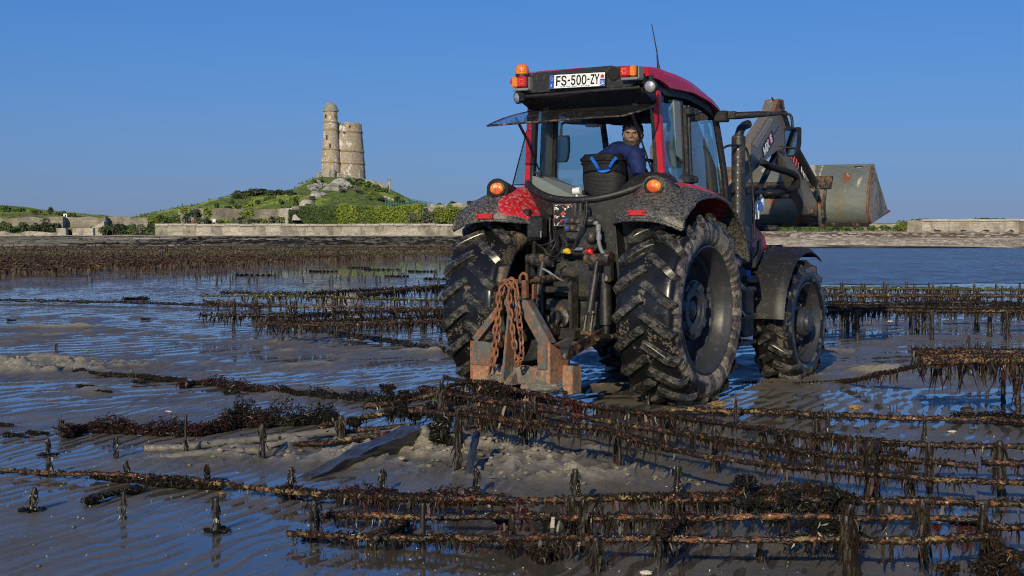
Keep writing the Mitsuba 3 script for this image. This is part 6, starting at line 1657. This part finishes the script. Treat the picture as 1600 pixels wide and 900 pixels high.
# long line that runs to the left edge of the photograph
RL = numbered('sunken_rail')
tag(RL, 'long sunken rail with yellow-green weed running in from the left edge', 'rail')
rail(RL, levels([(-25, 733), (70, 738), (140, 742), (196, 744), (320, 753), (430, 768)], [.035, .035, .04, .045, .05, .055]), .012, .5, seed=7, hang=False, wmats=('m_weed_green', 'm_weed', 'm_weed_red'))
def ground_weed(name, label, px_pts, n, r, size, mats=('m_weed_black', 'm_weed'), zr=.03, group=None, step=.03, mat2=None):
    key = numbered(name)
    p = resample(levels(px_pts, .02), step)
    wv = .35 + 1.3 * meshkit.fbm(np.stack([np.arange(len(p)) * .13, np.arange(len(p)) * 0, np.arange(len(p)) * 0], 1), 2, len(key))
    for m in mats:
        k = rng.integers(len(p), size=int(n * 1.9) // len(mats))
        d = rng.normal(0, 1, (len(k), 3)); d /= np.linalg.norm(d, axis=1, keepdims=True); d[:, 2] = np.abs(d[:, 2])
        q = p[k] + d * (r * wv[k] * rng.uniform(.1, 1, len(k)))[:, None] * [1.3, 1.6, zr / .03]
        part(key, 'fronds', leaf_cards(q, len(k), size * .85, d, up=.15, wide=.26), m, False)
    core = tube(p, r * .55 * wv, 8, fn=lambda q: .5 + .9 * meshkit.fbm(q * 18, 2, 5))
    part(key, 'mass', core, mats[0], True)
    tag(key, label, 'seaweed', group)
ground_weed('seaweed_mat', 'black weed mat along the sunken rail at left', [(150, 746), (200, 750), (270, 757), (345, 760)], 1600, .05, .020)
ground_weed('seaweed_mat', 'feathery black weed trailing into the water at left', [(140, 783), (165, 774), (200, 768), (215, 765)], 600, .05, .020, ('m_weed_black',), .015)
ground_weed('seaweed_mat', 'thick black weed bank on the long rail left of centre', [(445, 770), (520, 776), (600, 779), (700, 783), (790, 786)], 2600, .040, .018, ('m_weed_black', 'm_weed_red'), .05)
ground_weed('seaweed_mat', 'dark red weed bank tapering to the left, above the muddy rails', [(102, 681), (150, 672), (190, 674), (240, 677), (300, 678), (340, 672), (380, 664), (420, 664)], 4200, .060, .022, ('m_weed_black', 'm_weed_red', 'm_weed'), .05)
ground_weed('seaweed_mat', 'upper part of the dark weed bank beside the broken rack', [(350, 668), (380, 655), (410, 658), (440, 662), (480, 660), (520, 655)], 2600, .055, .022, ('m_weed_black', 'm_weed'), .09)
ground_weed('seaweed_mat', 'dark weed drift on the mud left of the hitch frame', [(285, 603), (300, 600), (330, 599), (355, 604), (400, 610), (440, 612)], 1500, .06, .024, ('m_weed_black', 'm_weed_red'), .035)
ground_weed('seaweed_mat', 'thin dark weed line running up to the broken rack', [(440, 613), (500, 619), (545, 622), (600, 624), (650, 620), (690, 614)], 2000, .06, .022, ('m_weed_black', 'm_weed'), .035)
ground_weed('seaweed_mat', 'ragged weed line behind the left sand heap', [(40, 574), (110, 580), (170, 586), (215, 588), (240, 592), (290, 595)], 1100, .05, .022, ('m_weed', 'm_weed_black'), .02)
for px, py, lab in ((133, 604, 'small dark weed patch on the left ripples'), (162, 612, 'thin dark weed strip on the left ripples'), (362, 613, 'small weed scrap below the dark weed drift'), (218, 597, 'tiny weed scrap beyond the left ripples'), (4, 664, 'dark weed tuft at the left edge'), (22, 680, 'low weed scrap near the left edge'), (60, 677, 'weed wisp beside the short stake at left'), (18, 500, 'dark weed patch far out at the left edge'), (228, 498, 'dark weed scrap far out left of the racks')):
    s_ = (py - 363) / 300
    ground_weed('seaweed_scrap', lab, [(px - 12 * s_, py), (px, py + .6), (px + 13 * s_, py + .5)], 160, .03, .02, ('m_weed_black',), .02)
# line on the ground to the right
RR = numbered('fallen_rail')
tag(RR, 'weedy rail lying on the sand behind the racks at right', 'rail')
rail(RR, levels([(1030, 640), (1100, 641), (1180, 643), (1305, 649), (1390, 652), (1456, 653), (1530, 654), (1620, 661)], .05), .017, 1.5, seed=8, wl=(.02, .05))
ground_weed('seaweed_mat', 'dark weed heap on the fallen rail near the right edge', [(1490, 654), (1525, 651), (1560, 655), (1600, 659)], 900, .05, .022, ('m_weed_black', 'm_weed'), .04)

# ---- broken rack left of the frame
A3 = numbered('broken_rack')
tag(A3, 'collapsed heap of bent, barnacled and muddy rails beside the hitch frame', 'oyster rack')
rail(A3, levels([(500, 668), (540, 660), (580, 651), (610, 645), (640, 640), (690, 632)], [.05, .07, .10, .13, .15, .18]), .018, .5, seed=31, barn=3.0)
rail(A3, levels([(568, 634), (600, 631), (630, 626), (660, 620), (700, 614)], [.12, .13, .14, .16, .2]), .018, .5, seed=32, barn=1.2, wmats=('m_weed_green', 'm_weed', 'm_weed_red'))
rail(A3, levels([(538, 676), (580, 671), (620, 667), (642, 665)], [.08, .10, .12, .13]), .014, .15, seed=33, barn=.4)
rail(A3, levels([(410, 704), (470, 695), (530, 688), (580, 683), (620, 677)], [.04, .05, .07, .09, .10]), .017, .3, seed=34, barn=1.5)
rail(A3, levels([(225, 701), (300, 697), (370, 690), (409, 686), (455, 681), (530, 672)], [.03, .035, .045, .05, .06, .08]), .022, .05, mat='m_muddy_rail', seed=35, barn=.2)
rail(A3, levels([(250, 714), (320, 709), (402, 704), (420, 702)], [.03, .035, .04, .045]), .022, .05, mat='m_muddy_rail', seed=36, barn=.2)
rail(A3, levels([(657, 607), (700, 612), (760, 622), (830, 634), (870, 640)], [.18, .20, .22, .24, .25]), .018, 1.0, seed=37, barn=1.5)
rail(A3, levels([(694, 590), (720, 594), (760, 600)], .2), .015, .2, seed=38, mat='m_stake', barn=0)
rail(A3, levels([(690, 636), (730, 640), (765, 655), (790, 660)], .2), .018, .6, seed=39, barn=2.5)
for px, a, b, r, w, t in ((688, 594, 690, .018, 1.5, 690), (716, 640, 745, .012, 2.0, 715), (533, 650, 700, .022, 2.0, 532), (410, 664, 722, .014, .8, 408)):
    leg(A3, px, a, b, r, w, px_top=t)
weed_heap('seaweed_clump', 'tall column of shiny bladder weed hanging from the broken rack', 686, 655, .22, 1700, .045, .022, 'm_weed_black', (.035, .03, .03), .20)
weed_heap('seaweed_clump', 'tangle of red and brown weed over the foot of the hitch frame', 760, 608, .25, 1500, .07, .022, 'm_weed', (.30, .06, .03), .06)
weed_heap('seaweed_clump', 'weed tangle on the apex of the broken rack', 655, 640, .16, 1300, .06, .022, 'm_weed_black', (.22, .08, .03), .05)
weed_heap('seaweed_clump', 'dark red weed hanging between the rails right of the hitch frame', 900, 632, .25, 500, .03, .018, 'm_weed_red', (.04, .02, .02), .12)
gp = numbered('leaning_post')
part(gp, 'shaft', tube(spline([on_level(729, 768, -.05), on_level(735, 725, .08), on_level(744, 680, .18)], 20), .022, 10, fn=lambda q: .8 + .5 * meshkit.fbm(q * 25, 2, 3)), 'm_rim', True)
tag(gp, 'grey muddy post leaning out of the churned sand', 'post')
pk = numbered('plank')
pa, pb = on_level(475, 744, .02), on_level(655, 688, .06)
u = (pb - pa) / np.linalg.norm(pb - pa)
R = np.stack([u, np.cross([0, 0, 1.0], u), np.cross(u, np.cross([0, 0, 1.0], u))], 1)
bx_ = trimesh.creation.box((np.linalg.norm(pb - pa), .11, .14)); 
for _ in range(4): bx_ = bx_.subdivide()
v = np.array(bx_.vertices); v = v + ((meshkit.fbm(v * [5, 26, 40], 3) - .5) * .055)[:, None] * np.sign(v) * [.5, 1, 1]; v[:, 1:] *= (1 + .28 * np.sin(v[:, :1] * 2.1 + 1)); v[:, 2] += .05 * np.sin(v[:, 0] * 1.4) + .04 * (meshkit.noise(v * [6, 9, 3], 5) - .5)
part(pk, 'board', moved((v, np.array(bx_.faces)), R, (pa + pb) / 2 + [0, 0, -.03]), 'm_plank', 30)
tag(pk, 'dark wet wooden beam half buried in the churned sand', 'beam')
bk2 = numbered('boulder'); v, f = rock(on_level(662, 690, .06), .10, 91, 1.0); put(bk2, (v, f), 'm_muddy_rail', smooth=40); tag(bk2, 'mud-covered block at the right end of the half-buried beam', 'rock')
# clods of churned sand
cl = []
for i in range(260):
    t = rng.random()
    cx, cy, rx_, ry_ = ((-.12, 9.75, .75, .7), (-1.5, 9.7, .7, .35), (-5.2, 16.0, 1.5, .6), (.35, 8.9, .6, .35))[rng.choice(4, p=(.42, .2, .23, .15))]
    x, y = cx + rng.normal(0, .5) * rx_, cy + rng.normal(0, .5) * ry_
    m = trimesh.creation.icosphere(subdivisions=1); v = np.array(m.vertices)
    v = v * (.55 + .8 * meshkit.noise(v * 1.5 + i * 1.7, i % 40))[:, None] * rng.uniform(.006, .022) * [1.2, 1, .75]
    cl.append((v + [x, y, float(ground_z(x, y)) + .004], np.array(m.faces)))
put('sand_clods', cat(*cl), 'm_sand', smooth=50); tag('sand_clods', 'clods of churned grey sand on the heaps', kind='stuff')

# ---- single stakes in the foreground
def stake(px, py0, py1, r, label, group=None, weed=.8, foot=True, lean=0, cone=1.0, name='stake'):
    key = numbered(name); ft, zt = post_pts(px, py0, py1)
    top = ft + [lean, 0, zt]
    p = spline([ft - [0, 0, .06], ft + (top - ft) * .5 + [rng.normal(0, .004), 0, 0], top], 14)
    part(key, 'shaft', tube(p, np.linspace(r * cone, r * (.75 if cone <= 1 else .45), 14), 9, fn=lambda q: .6 + .8 * meshkit.fbm(q * 38, 2, 3)), 'm_stake', True)
    n = int(90 * weed)
    uu = rng.random(n); b = ft + (top - ft) * uu[:, None] + rng.normal(0, r * .6, (n, 3)) * [1, 1, .2]
    part(key, 'seaweed', strands(b, np.minimum(rng.uniform(.02, .06, n), np.maximum(b[:, 2], .008)), rng.uniform(.002, .006, n), .2), 'm_weed_black', False, kind='stuff')
    if foot:
        a = rng.uniform(0, 6.28, 40); q = ft + np.stack([np.cos(a), np.sin(a), a * 0], 1) * rng.uniform(.01, .07, (40, 1)) + [0, 0, .008]
        part(key, 'weed_foot', leaf_cards(q, 40, .022, np.tile([0, 0, 1.0], (40, 1))), 'm_weed_black', False)
    k = rng.integers(6, 12); q = ft + (top - ft) * rng.uniform(.05, .5, (k, 1)) + np.stack([rng.normal(r * .7, .003, k), -np.abs(rng.normal(r * .8, .002, k)), rng.normal(0, .004, k)], 1)
    part(key, 'barnacle', leaf_cards(q, k, .0045, np.tile([.3, -1.0, .2], (k, 1))), 'm_barnacle', False)
    tag(key, label, 'stake', group)
stake(49, 764, 799, .014, 'short leaning stake nearest the left edge, ringed with weed', lean=.02)
stake(193, 770, 813, .010, 'thin stake in the wet ripples below the sunken rail', foot=False, weed=.3)
stake(338, 780, 832, .017, 'blunt thick stake standing alone in the near ripples')
stake(490, 784, 840, .020, 'forked weedy stake at the left end of the lowest rail'); stake(497, 800, 838, .010, 'thin prong beside the forked weedy stake', foot=False, weed=.3)
stake(182, 683, 718, .013, 'upright stake left of the muddy rails', foot=False, weed=.4)
stake(75, 686, 712, .010, 'cone-shaped weedy stub in the left ripples', cone=2.4)
stake(77, 715, 742, .011, 'short stake rising from the sunken rail, leftmost', weed=.5)
stake(198, 721, 744, .011, 'short stake on the black weed mat at left', weed=.5)
stake(324, 727, 757, .011, 'stake at the right end of the black weed mat')
stake(455, 732, 773, .016, 'shaggy stake in front of the half-buried beam', weed=1.6)
stake(291, 648, 712, .010, 'tall thin stake through the dark red weed bank', foot=False, weed=.5)
stake(190, 652, 676, .010, 'stubby stake in the dark red weed bank')
stake(96, 654, 672, .010, 'short curved stake at the left end of the weed line', cone=1.8)
stake(393, 635, 662, .009, 'knobbed stake on the high weed bank')
stake(501, 627, 661, .010, 'bent stake behind the barnacled rails', lean=-.015, foot=False, weed=.4)
stake(611, 608, 624, .009, 'small stake on the weed line beside the broken rack')
stake(598, 734, 770, .010, 'stake with drooping weed right of the beam', weed=1.4)
stake(744, 733, 776, .014, 'short weedy stake at the foot of the leaning post')
stake(883, 580, 622, .016, 'stout black stake in front of the hitch frame corner', foot=False)
stake(740, 588, 612, .014, 'weed-wrapped stake before the left of the hitch frame', foot=False)
stake(899, 734, 790, .020, 'thick ragged stake rising behind the weed-covered front rail', weed=1.8)
stake(1059, 730, 776, .016, 'ragged stake right of the thick front stake', weed=1.6)
stake(1150, 622, 662, .012, 'stake standing before the front wheel', foot=False)
stake(1293, 640, 690, .012, 'leaning dark stake on the highest rail', foot=False, weed=1.0)
stake(1444, 651, 692, .011, 'plain stake behind the highest rail at right', foot=False, weed=.4)
stake(1012, 600, 634, .012, 'stake in the shade of the near rear wheel', foot=False)
stake(88, 536, 551, .010, 'small stake on the far left sand heap', foot=False, weed=.3)

# ---- middle distance racks, left of the tractor
def mid_rack(label, lines, z, posts, r=.014, weed=.6, step=.03, stakes_=(), name='oyster_rack', fz=.7, green=False):
    key = numbered(name); tag(key, label, 'oyster rack', None)
    for i, ln in enumerate(lines):
        p = resample(levels(ln, z), step); n = len(p)
        part(key, 'rail', tube(p, r, 6, fn=lambda q: .6 + .9 * meshkit.fbm(q * 20, 2, 4)), 'm_crust' if i % 2 else 'm_stake', True)
        L = np.linalg.norm(np.diff(p, axis=0), axis=1).sum()
        k = rng.integers(n, size=int(L * 55 * weed)); cov = meshkit.noise(np.stack([p[k, 0] * 1.5, p[k, 0] * 0 + i, p[k, 0] * 0], 1), 5)
        k = k[cov > .28]
        ln_ = np.minimum(rng.uniform(.05, .26, len(k)) * rng.random(len(k)) ** .7, np.maximum(p[k][:, 2], .02))
        part(key, 'seaweed', strands(p[k] + rng.normal(0, .015, (len(k), 3)), ln_, rng.uniform(.006, .018, len(k)), .2), 'm_weed', False, kind='stuff')
        k = rng.integers(n, size=int(L * 210 * weed * fz)); d = rng.normal(0, 1, (len(k), 3)); d[:, 2] += .3; d /= np.linalg.norm(d, axis=1, keepdims=True)
        part(key, 'algae', leaf_cards(p[k] + d * rng.uniform(.4, 1.5, (len(k), 1)) * .032, len(k), .026, d), 'm_weed_green' if green and i == 0 else ('m_far_weed' if i == 1 else 'm_weed'), False, kind='stuff')
        k = rng.integers(n, size=int(L * 4)); d = np.tile([0, -1, .4], (len(k), 1))
        part(key, 'barnacle', leaf_cards(p[k] + rng.normal(0, .012, (len(k), 3)) + [0, -.01, .01], len(k), .016, d), 'm_barnacle', False, kind='stuff')
    for px, a, b, rr in posts:
        leg(key, px, a, b, rr, 1.0)
    return key
mid_rack('far rack with sagging rails behind the leftmost tall posts', [[(345, 457), (460, 459), (560, 454), (645, 450), (740, 444)], [(560, 462), (640, 452), (700, 446), (760, 440)]], .36, [(420, 459, 476, .016), (520, 455, 474, .016), (611, 452, 472, .018), (680, 447, 470, .018)], weed=1.0)
mid_rack('middle rack with a pale straight rail, left of the tractor', [[(312, 462), (470, 463), (545, 466), (700, 470), (760, 472)], [(320, 471), (430, 478), (545, 480), (740, 482)]], .38, [(365, 466, 521, .020), (400, 466, 513, .022), (461, 469, 521, .024), (497, 480, 516, .016), (564, 474, 521, .018), (595, 470, 518, .024), (662, 477, 521, .024), (689, 478, 521, .018)], green=True)
mid_rack('nearer rack heavy with weed and pale shells, left of the tractor', [[(312, 492), (445, 493), (560, 488), (740, 484)], [(400, 505), (532, 508), (620, 505), (740, 498)], [(420, 503), (540, 500), (700, 494), (750, 492)]], .26, [(640, 490, 522, .018), (720, 488, 524, .02)], weed=1.3)
# ropes
for nm, lab, pts in (('rope', 'dark weedy rope lying across the flats from the left edge', [(-20, 469), (60, 470), (130, 471.5), (240, 474), (320, 477), (420, 480)]), ('rope', 'slack weedy rope trailing from the racks towards the rear wheel', [(420, 500), (470, 512), (520, 520), (560, 526), (620, 535), (680, 545), (720, 551)])):
    key = numbered(nm); p = resample(levels(pts, .045), .05); s = np.arange(len(p))
    part(key, 'line', tube(p, .014 + .03 * meshkit.fbm(np.stack([s * .25, s * 0, s * 0], 1), 2, 3) ** 2, 6, fn=lambda q: .5 + meshkit.fbm(q * 12, 2, 4)), 'm_stake', True)
    k = rng.integers(len(p), size=500); d = rng.normal(0, 1, (500, 3)); d[:, 2] = np.abs(d[:, 2]); d /= np.linalg.norm(d, axis=1, keepdims=True)
    part(key, 'seaweed', leaf_cards(p[k] + d * .03, 500, .03, d), 'm_weed_black', False, kind='stuff'); tag(key, lab, 'rope')
ground_weed('seaweed_mat', 'flat weed patch on the flats above the slack rope', [(195, 468), (210, 467.5), (228, 468)], 200, .06, .05, ('m_weed_black',), .03)
ground_weed('seaweed_mat', 'weed clump at the end of the slack rope', [(680, 549), (700, 551), (715, 552)], 300, .08, .03, ('m_weed',), .04)
# right hand racks
mid_rack('wide rack thick with brown weed beyond the front wheel', [[(1270, 450), (1400, 451), (1500, 452), (1620, 454)], [(1270, 460), (1400, 462), (1500, 462), (1620, 463)], [(1270, 473), (1400, 475), (1480, 472), (1620, 477)], [(1270, 485), (1380, 484), (1480, 486), (1620, 486)], [(1290, 482), (1400, 479), (1500, 481), (1620, 481)]], .37,
         [(1318, 484, 513, .03), (1324, 484, 520, .03), (1340, 484, 533, .03), (1334, 484, 516, .03), (1423, 484, 517, .028), (1434, 484, 522, .030), (1444, 484, 520, .03), (1456, 484, 532, .024), (1526, 484, 518, .03), (1547, 484, 527, .034), (1574, 486, 533, .024), (1568, 486, 520, .02)], .024, 2.1, green=True)
for i, (px, top) in enumerate([(1314, 441), (1317, 442), (1346, 441), (1351, 443), (1381, 440), (1386, 443), (1416, 440), (1428, 446), (1451, 442), (1457, 445), (1469, 447), (1486, 443), (1494, 446), (1510, 449), (1522, 444), (1530, 449), (1556, 444), (1566, 447), (1580, 447), (1593, 443)]):
    key = numbered('stake'); D = 27.0; c = np.array([X_at(px, D), D, 0])
    put(key, tube([c, c + [0, 0, .2], [c[0] + .01, D, Z_at(top, D)]], [.03, .025, .018], 6), 'm_stake', True); tag(key, 'thin dark stake standing behind the wide brown rack at right', 'stake', 'stakes behind the wide brown rack at right')
A5 = numbered('oyster_rack'); tag(A5, 'nearer short rack with orange weed and thin legs at the right edge', 'oyster rack')
rail(A5, levels([(1428, 551), (1480, 550), (1540, 550), (1620, 551)], .47), .026, 1.5, step=.025, seed=51, wl=(.04, .14))
rail(A5, levels([(1441, 559), (1500, 558), (1560, 559), (1620, 560)], .45), .028, 1.8, step=.025, seed=52, wl=(.05, .22), barn=1.0)
rail(A5, levels([(1441, 566), (1500, 564), (1560, 563), (1620, 563)], .44), .024, 1.4, step=.025, seed=53, wl=(.05, .22))
for px, a, b, r in ((1568, 562, 628, .020), (1591, 560, 650, .026), (1515, 524, 592, .014), (1531, 534, 590, .020), (1543, 537, 590, .016)):
    leg(A5, px, a, b, r, .6, mat='m_crust' if px > 1580 else 'm_stake')
RP = numbered('rope'); tag(RP, 'weed-hung rope sagging from the right rack to the front wheel', 'rope')
pts = np.array([on_depth(1448, 568, 13.2), on_depth(1420, 574, 13.4), on_depth(1390, 581, 13.7), on_depth(1352, 590, 14.0), on_depth(1310, 597, 14.4), on_depth(1250, 600, 14.5), on_depth(1160, 599, 14.6)])
rail(RP, pts, .015, 1.6, step=.03, mat='m_stake', name='line', wl=(.03, .13), barn=.1, seed=61)

# ---- far fields of racks: rows of weed-covered tables
def edge_x(D): return np.interp(D, [44, 48, 62, 70, 82, 92, 150], [-14.8, -14.4, -11.3, -9.3, -3.6, 12, 40])
row_i = 0
for D in [46, 48.6, 51.5, 54.5, 57.5, 61, 64.5, 68.5, 73, 78, 83.5, 90, 97, 105, 114, 124]:
    x0, x1 = -.37 * D, edge_x(D) + rng.uniform(-.5, .5)
    if D > 84: x1 = min(x1, .02 * D)
    L = x1 - x0; n = int(L * (26 if D < 70 else 13))
    m = 'm_far_weed' if D < 78 else ('m_far_green' if D < 86 else ('m_far_grey' if D in (90, 105, 124) else 'm_far_weed'))
    key = numbered('rack_row')
    zt = .33
    xs = np.linspace(x0, x1, int(L / .35) + 2)
    gap = meshkit.noise(np.stack([xs * .35, xs * 0 + D, xs * 0], 1), 9)
    for dy in (0, .9):
        p = np.stack([xs, xs * 0 + D + dy + .25 * np.sin(xs * .2 + D), zt - .05 + .12 * (meshkit.noise(np.stack([xs * .8, xs * 0 + D + dy, xs * 0], 1)) - .5)], 1)
        part(key, 'rail', tube(p, .035, 5), 'm_far_weed', True)
        k = rng.integers(len(p), size=n * 2); d = rng.normal(0, 1, (len(k), 3)); d[:, 1] -= .6; d /= np.linalg.norm(d, axis=1, keepdims=True)
        part(key, 'algae', leaf_cards(p[k] + rng.uniform(-.18, .18, (len(k), 1)) * [1, 0, 0] + d * .06, len(k), .085, d), m, False, kind='stuff')
        k = rng.integers(len(p), size=n)
        part(key, 'seaweed', strands(p[k] + rng.uniform(-.18, .18, (len(k), 1)) * [1, 0, 0], rng.uniform(.12, .34, len(k)), rng.uniform(.03, .07, len(k)), .12), 'm_far_weed' if D < 100 else m, False, kind='stuff')
    px_ = np.arange(x0, x1, .9) + rng.uniform(-.2, .2, len(np.arange(x0, x1, .9)))
    part(key, 'posts', cat(*[tube([(x, D + .3, -.1), (x + rng.normal(0, .02), D + .3, zt + rng.uniform(-.1, .22))], .03, 4) for x in px_]), 'm_stake', False, kind='stuff')
    lab = ['nearest row', 'second row', 'third row', 'fourth row', 'fifth row', 'sixth row', 'seventh row', 'eighth row', 'ninth row', 'tenth row', 'eleventh row', 'twelfth row', 'thirteenth row', 'fourteenth row', 'fifteenth row', 'farthest row'][row_i]
    tag(key, f'{lab} of the distant weedy oyster racks at left', 'oyster rack', 'distant rows of oyster racks'); row_i += 1
# thin stakes on the far flats
for i in range(120):
    px = rng.uniform(300, 715) if i < 92 else rng.uniform(120, 360)
    lo = np.interp(px, [100, 360, 480, 700], [436, 420, 413, 406])
    py = rng.uniform(lo + 2, 447) if i < 92 else rng.uniform(lo + 1, lo + 10)
    c = on_level(px, py, 0); hgt = rng.uniform(.16, .30); key = numbered('stake')
    put(key, tube([c - [0, 0, .05], c + [rng.normal(0, .01), 0, hgt * .5], c + [rng.normal(0, .025), 0, hgt]], [.024, .020, .014], 5), 'm_stake', True)
    tag(key, 'thin dark stake on the far wet flats left of the tractor', 'stake', 'thin stakes on the far flats left of the tractor')
for i in range(18):
    px = rng.uniform(345, 700); py = np.interp(px, [345, 460, 645, 740], [457, 459, 450, 444]) + rng.uniform(0, 26)
    c = on_level(px, py + 14, 0); key = numbered('stake')
    put(key, tube([c - [0, 0, .05], c + [0, 0, .2], c + [rng.normal(0, .02), 0, rng.uniform(.28, .46)]], [.022, .018, .012], 5), 'm_stake', True)
    tag(key, 'thin stake among the middle distance racks left of the tractor', 'stake', 'stakes among the middle distance racks at left')
for i, (px, py, L) in enumerate([(505, 424, 40), (400, 430, 60), (560, 418, 30), (620, 432, 34), (660, 424, 40), (690, 436, 50), (596, 421, 50)]):
    s_ = L / 2
    ground_weed('seaweed_scrap', 'dark weed patch among the thin stakes on the far flats', [(px - s_, py), (px, py + .4), (px + s_, py)], int(40 + L * 3), .04, .07, ('m_weed_black',), .03, 'weed patches on the far flats', step=.3)

# ---- shells, stones, people
def shell(px, py, r, label, mat='m_shell', name='oyster_shell'):
    c = on_level(px, py, .005); v, f = rock(np.zeros(3), r, px % 37, .45)
    k = numbered(name); put(k, (v * [1.3, 1, 1] + c + [0, 0, r * .15], f), mat, smooth=40); tag(k, label, 'shell' if 'shell' in name else 'stone')
shell(1336, 637, .045, 'golden brown oyster lying alone in the puddle right of the wheel', 'm_oyster')
shell(1120, 632, .05, 'golden brown oyster against the foot of the near rear wheel', 'm_oyster')
shell(1511, 640, .04, 'dark round stone on the sand near the right edge', 'm_stake', 'stone')
shell(1488, 675, .022, 'small white shell behind the highest rail at right'); shell(263, 644, .020, 'small white shell on the left ripples')
shell(1359, 505, .05, 'brown oyster in the water below the wide rack', 'm_oyster'); shell(1391, 503, .04, 'pale shell in the water below the wide rack')
shell(466, 832, .016, 'white shell at the left tip of the lowest rail'); shell(346, 771, .012, 'yellowish shell below the black weed mat', 'm_oyster')
shell(1010, 896, .02, 'white shell at the bottom edge below the racks')
def walker(px, feet_py, D, top, trousers, label, hgt=1.68):
    c = np.array([X_at(px, D), D, Z_at(feet_py, D)]); k = numbered('person')
    b = body([[(c + [-.09, 0, .05], .06), (c + [-.09, 0, .45], .065), (c + [-.07, 0, .85], .09)], [(c + [.11, .10, .05], .06), (c + [.10, .02, .45], .065), (c + [.07, 0, .85], .09)]], .06, 4)
    part(k, 'trousers', b, trousers, True)
    part(k, 'jacket', body([[(c + [0, 0, .88], (.16, .11, .1)), (c + [0, 0, 1.32], (.19, .11, .1))], [(c + [-.2, 0, 1.34], .06), (c + [-.26, .03, 1.05], .05), (c + [-.24, -.08, .85], .04)], [(c + [.2, 0, 1.34], .06), (c + [.26, -.03, 1.05], .05), (c + [.22, .08, .85], .04)]], .06, 4), top, True)
    part(k, 'head', body([[(c + [0, 0, 1.42], .055), (c + [0, -.01, 1.56], (.078, .095, .11))]], .04, 4), 'm_skin', True)
    part(k, 'hair', ellipsoid(c + [0, .02, 1.60], (.085, .095, .09), 2), 'm_hair', True)
    tag(k, label, 'person')
walker(296, 357.5, 253.5, 'm_ink', 'm_stake', 'tiny walker in black behind the sea wall, leftmost')
walker(303.5, 357.5, 253.8, 'm_edge_rust', 'm_ink', 'tiny walker in a rust jacket behind the sea wall')
walker(335, 355.5, 253.5, 'm_white', 'm_weed_red', 'tiny walker in a white top on the sea wall')

# broken shell and worm casts strewn over the near sand
q = np.array([on_level(rng.uniform(-40, 1640), 560 + 340 * rng.random() ** .8, 0) for _ in range(420)])
q[:, 2] = ground_z(q[:, 0], q[:, 1]) + .004
put('shell_fragments', leaf_cards(q, len(q), .0055, np.tile([0, -.4, 1.0], (len(q), 1))), 'm_shell'); tag('shell_fragments', 'tiny broken shells strewn over the near sand', kind='stuff')
wc = []
for _ in range(90):
    c = on_level(rng.uniform(-40, 1640), 520 + 370 * rng.random() ** .8, 0); c[2] = float(ground_z(c[0], c[1]))
    t = np.linspace(0, 5 * np.pi, 22); r_ = rng.uniform(.005, .011)
    wc.append(tube(np.stack([c[0] + r_ * np.cos(t) * (1 - t / 22), c[1] + r_ * np.sin(t) * (1 - t / 22), c[2] + t * r_ * .045], 1), .0035, 5))
put('worm_casts', cat(*wc), 'm_sand', smooth=True); tag('worm_casts', 'small coiled worm casts on the wet sand', kind='stuff')

# ---------------------------------------------------------------- labels of look-alikes: told apart by their order along the picture
def middle(key):
    for k, d in scene.items():
        if (k == key or k.startswith(key + '__')) and d.get('type') == 'ply':
            v = meshkit.WRITTEN[d['filename']][0].mean(0)
            return v[0] / max(v[1], .1)
    return 0.0
same = {}
for k, d in labels.items():
    if d.get('label') and '__' not in k:
        same.setdefault(d['label'], []).append(k)
def ordinal(n):
    w = ['first', 'second', 'third', 'fourth', 'fifth', 'sixth', 'seventh', 'eighth', 'ninth', 'tenth']
    return w[n - 1] if n <= 10 else f"{n}{'th' if 10 <= n % 100 <= 20 else {1: 'st', 2: 'nd', 3: 'rd'}.get(n % 10, 'th')}"
for lab, ks in same.items():
    if len(ks) > 1:
        for i, k in enumerate(sorted(ks, key=middle)):
            labels[k]['label'] = f'{lab}, {ordinal(i + 1)} from left'
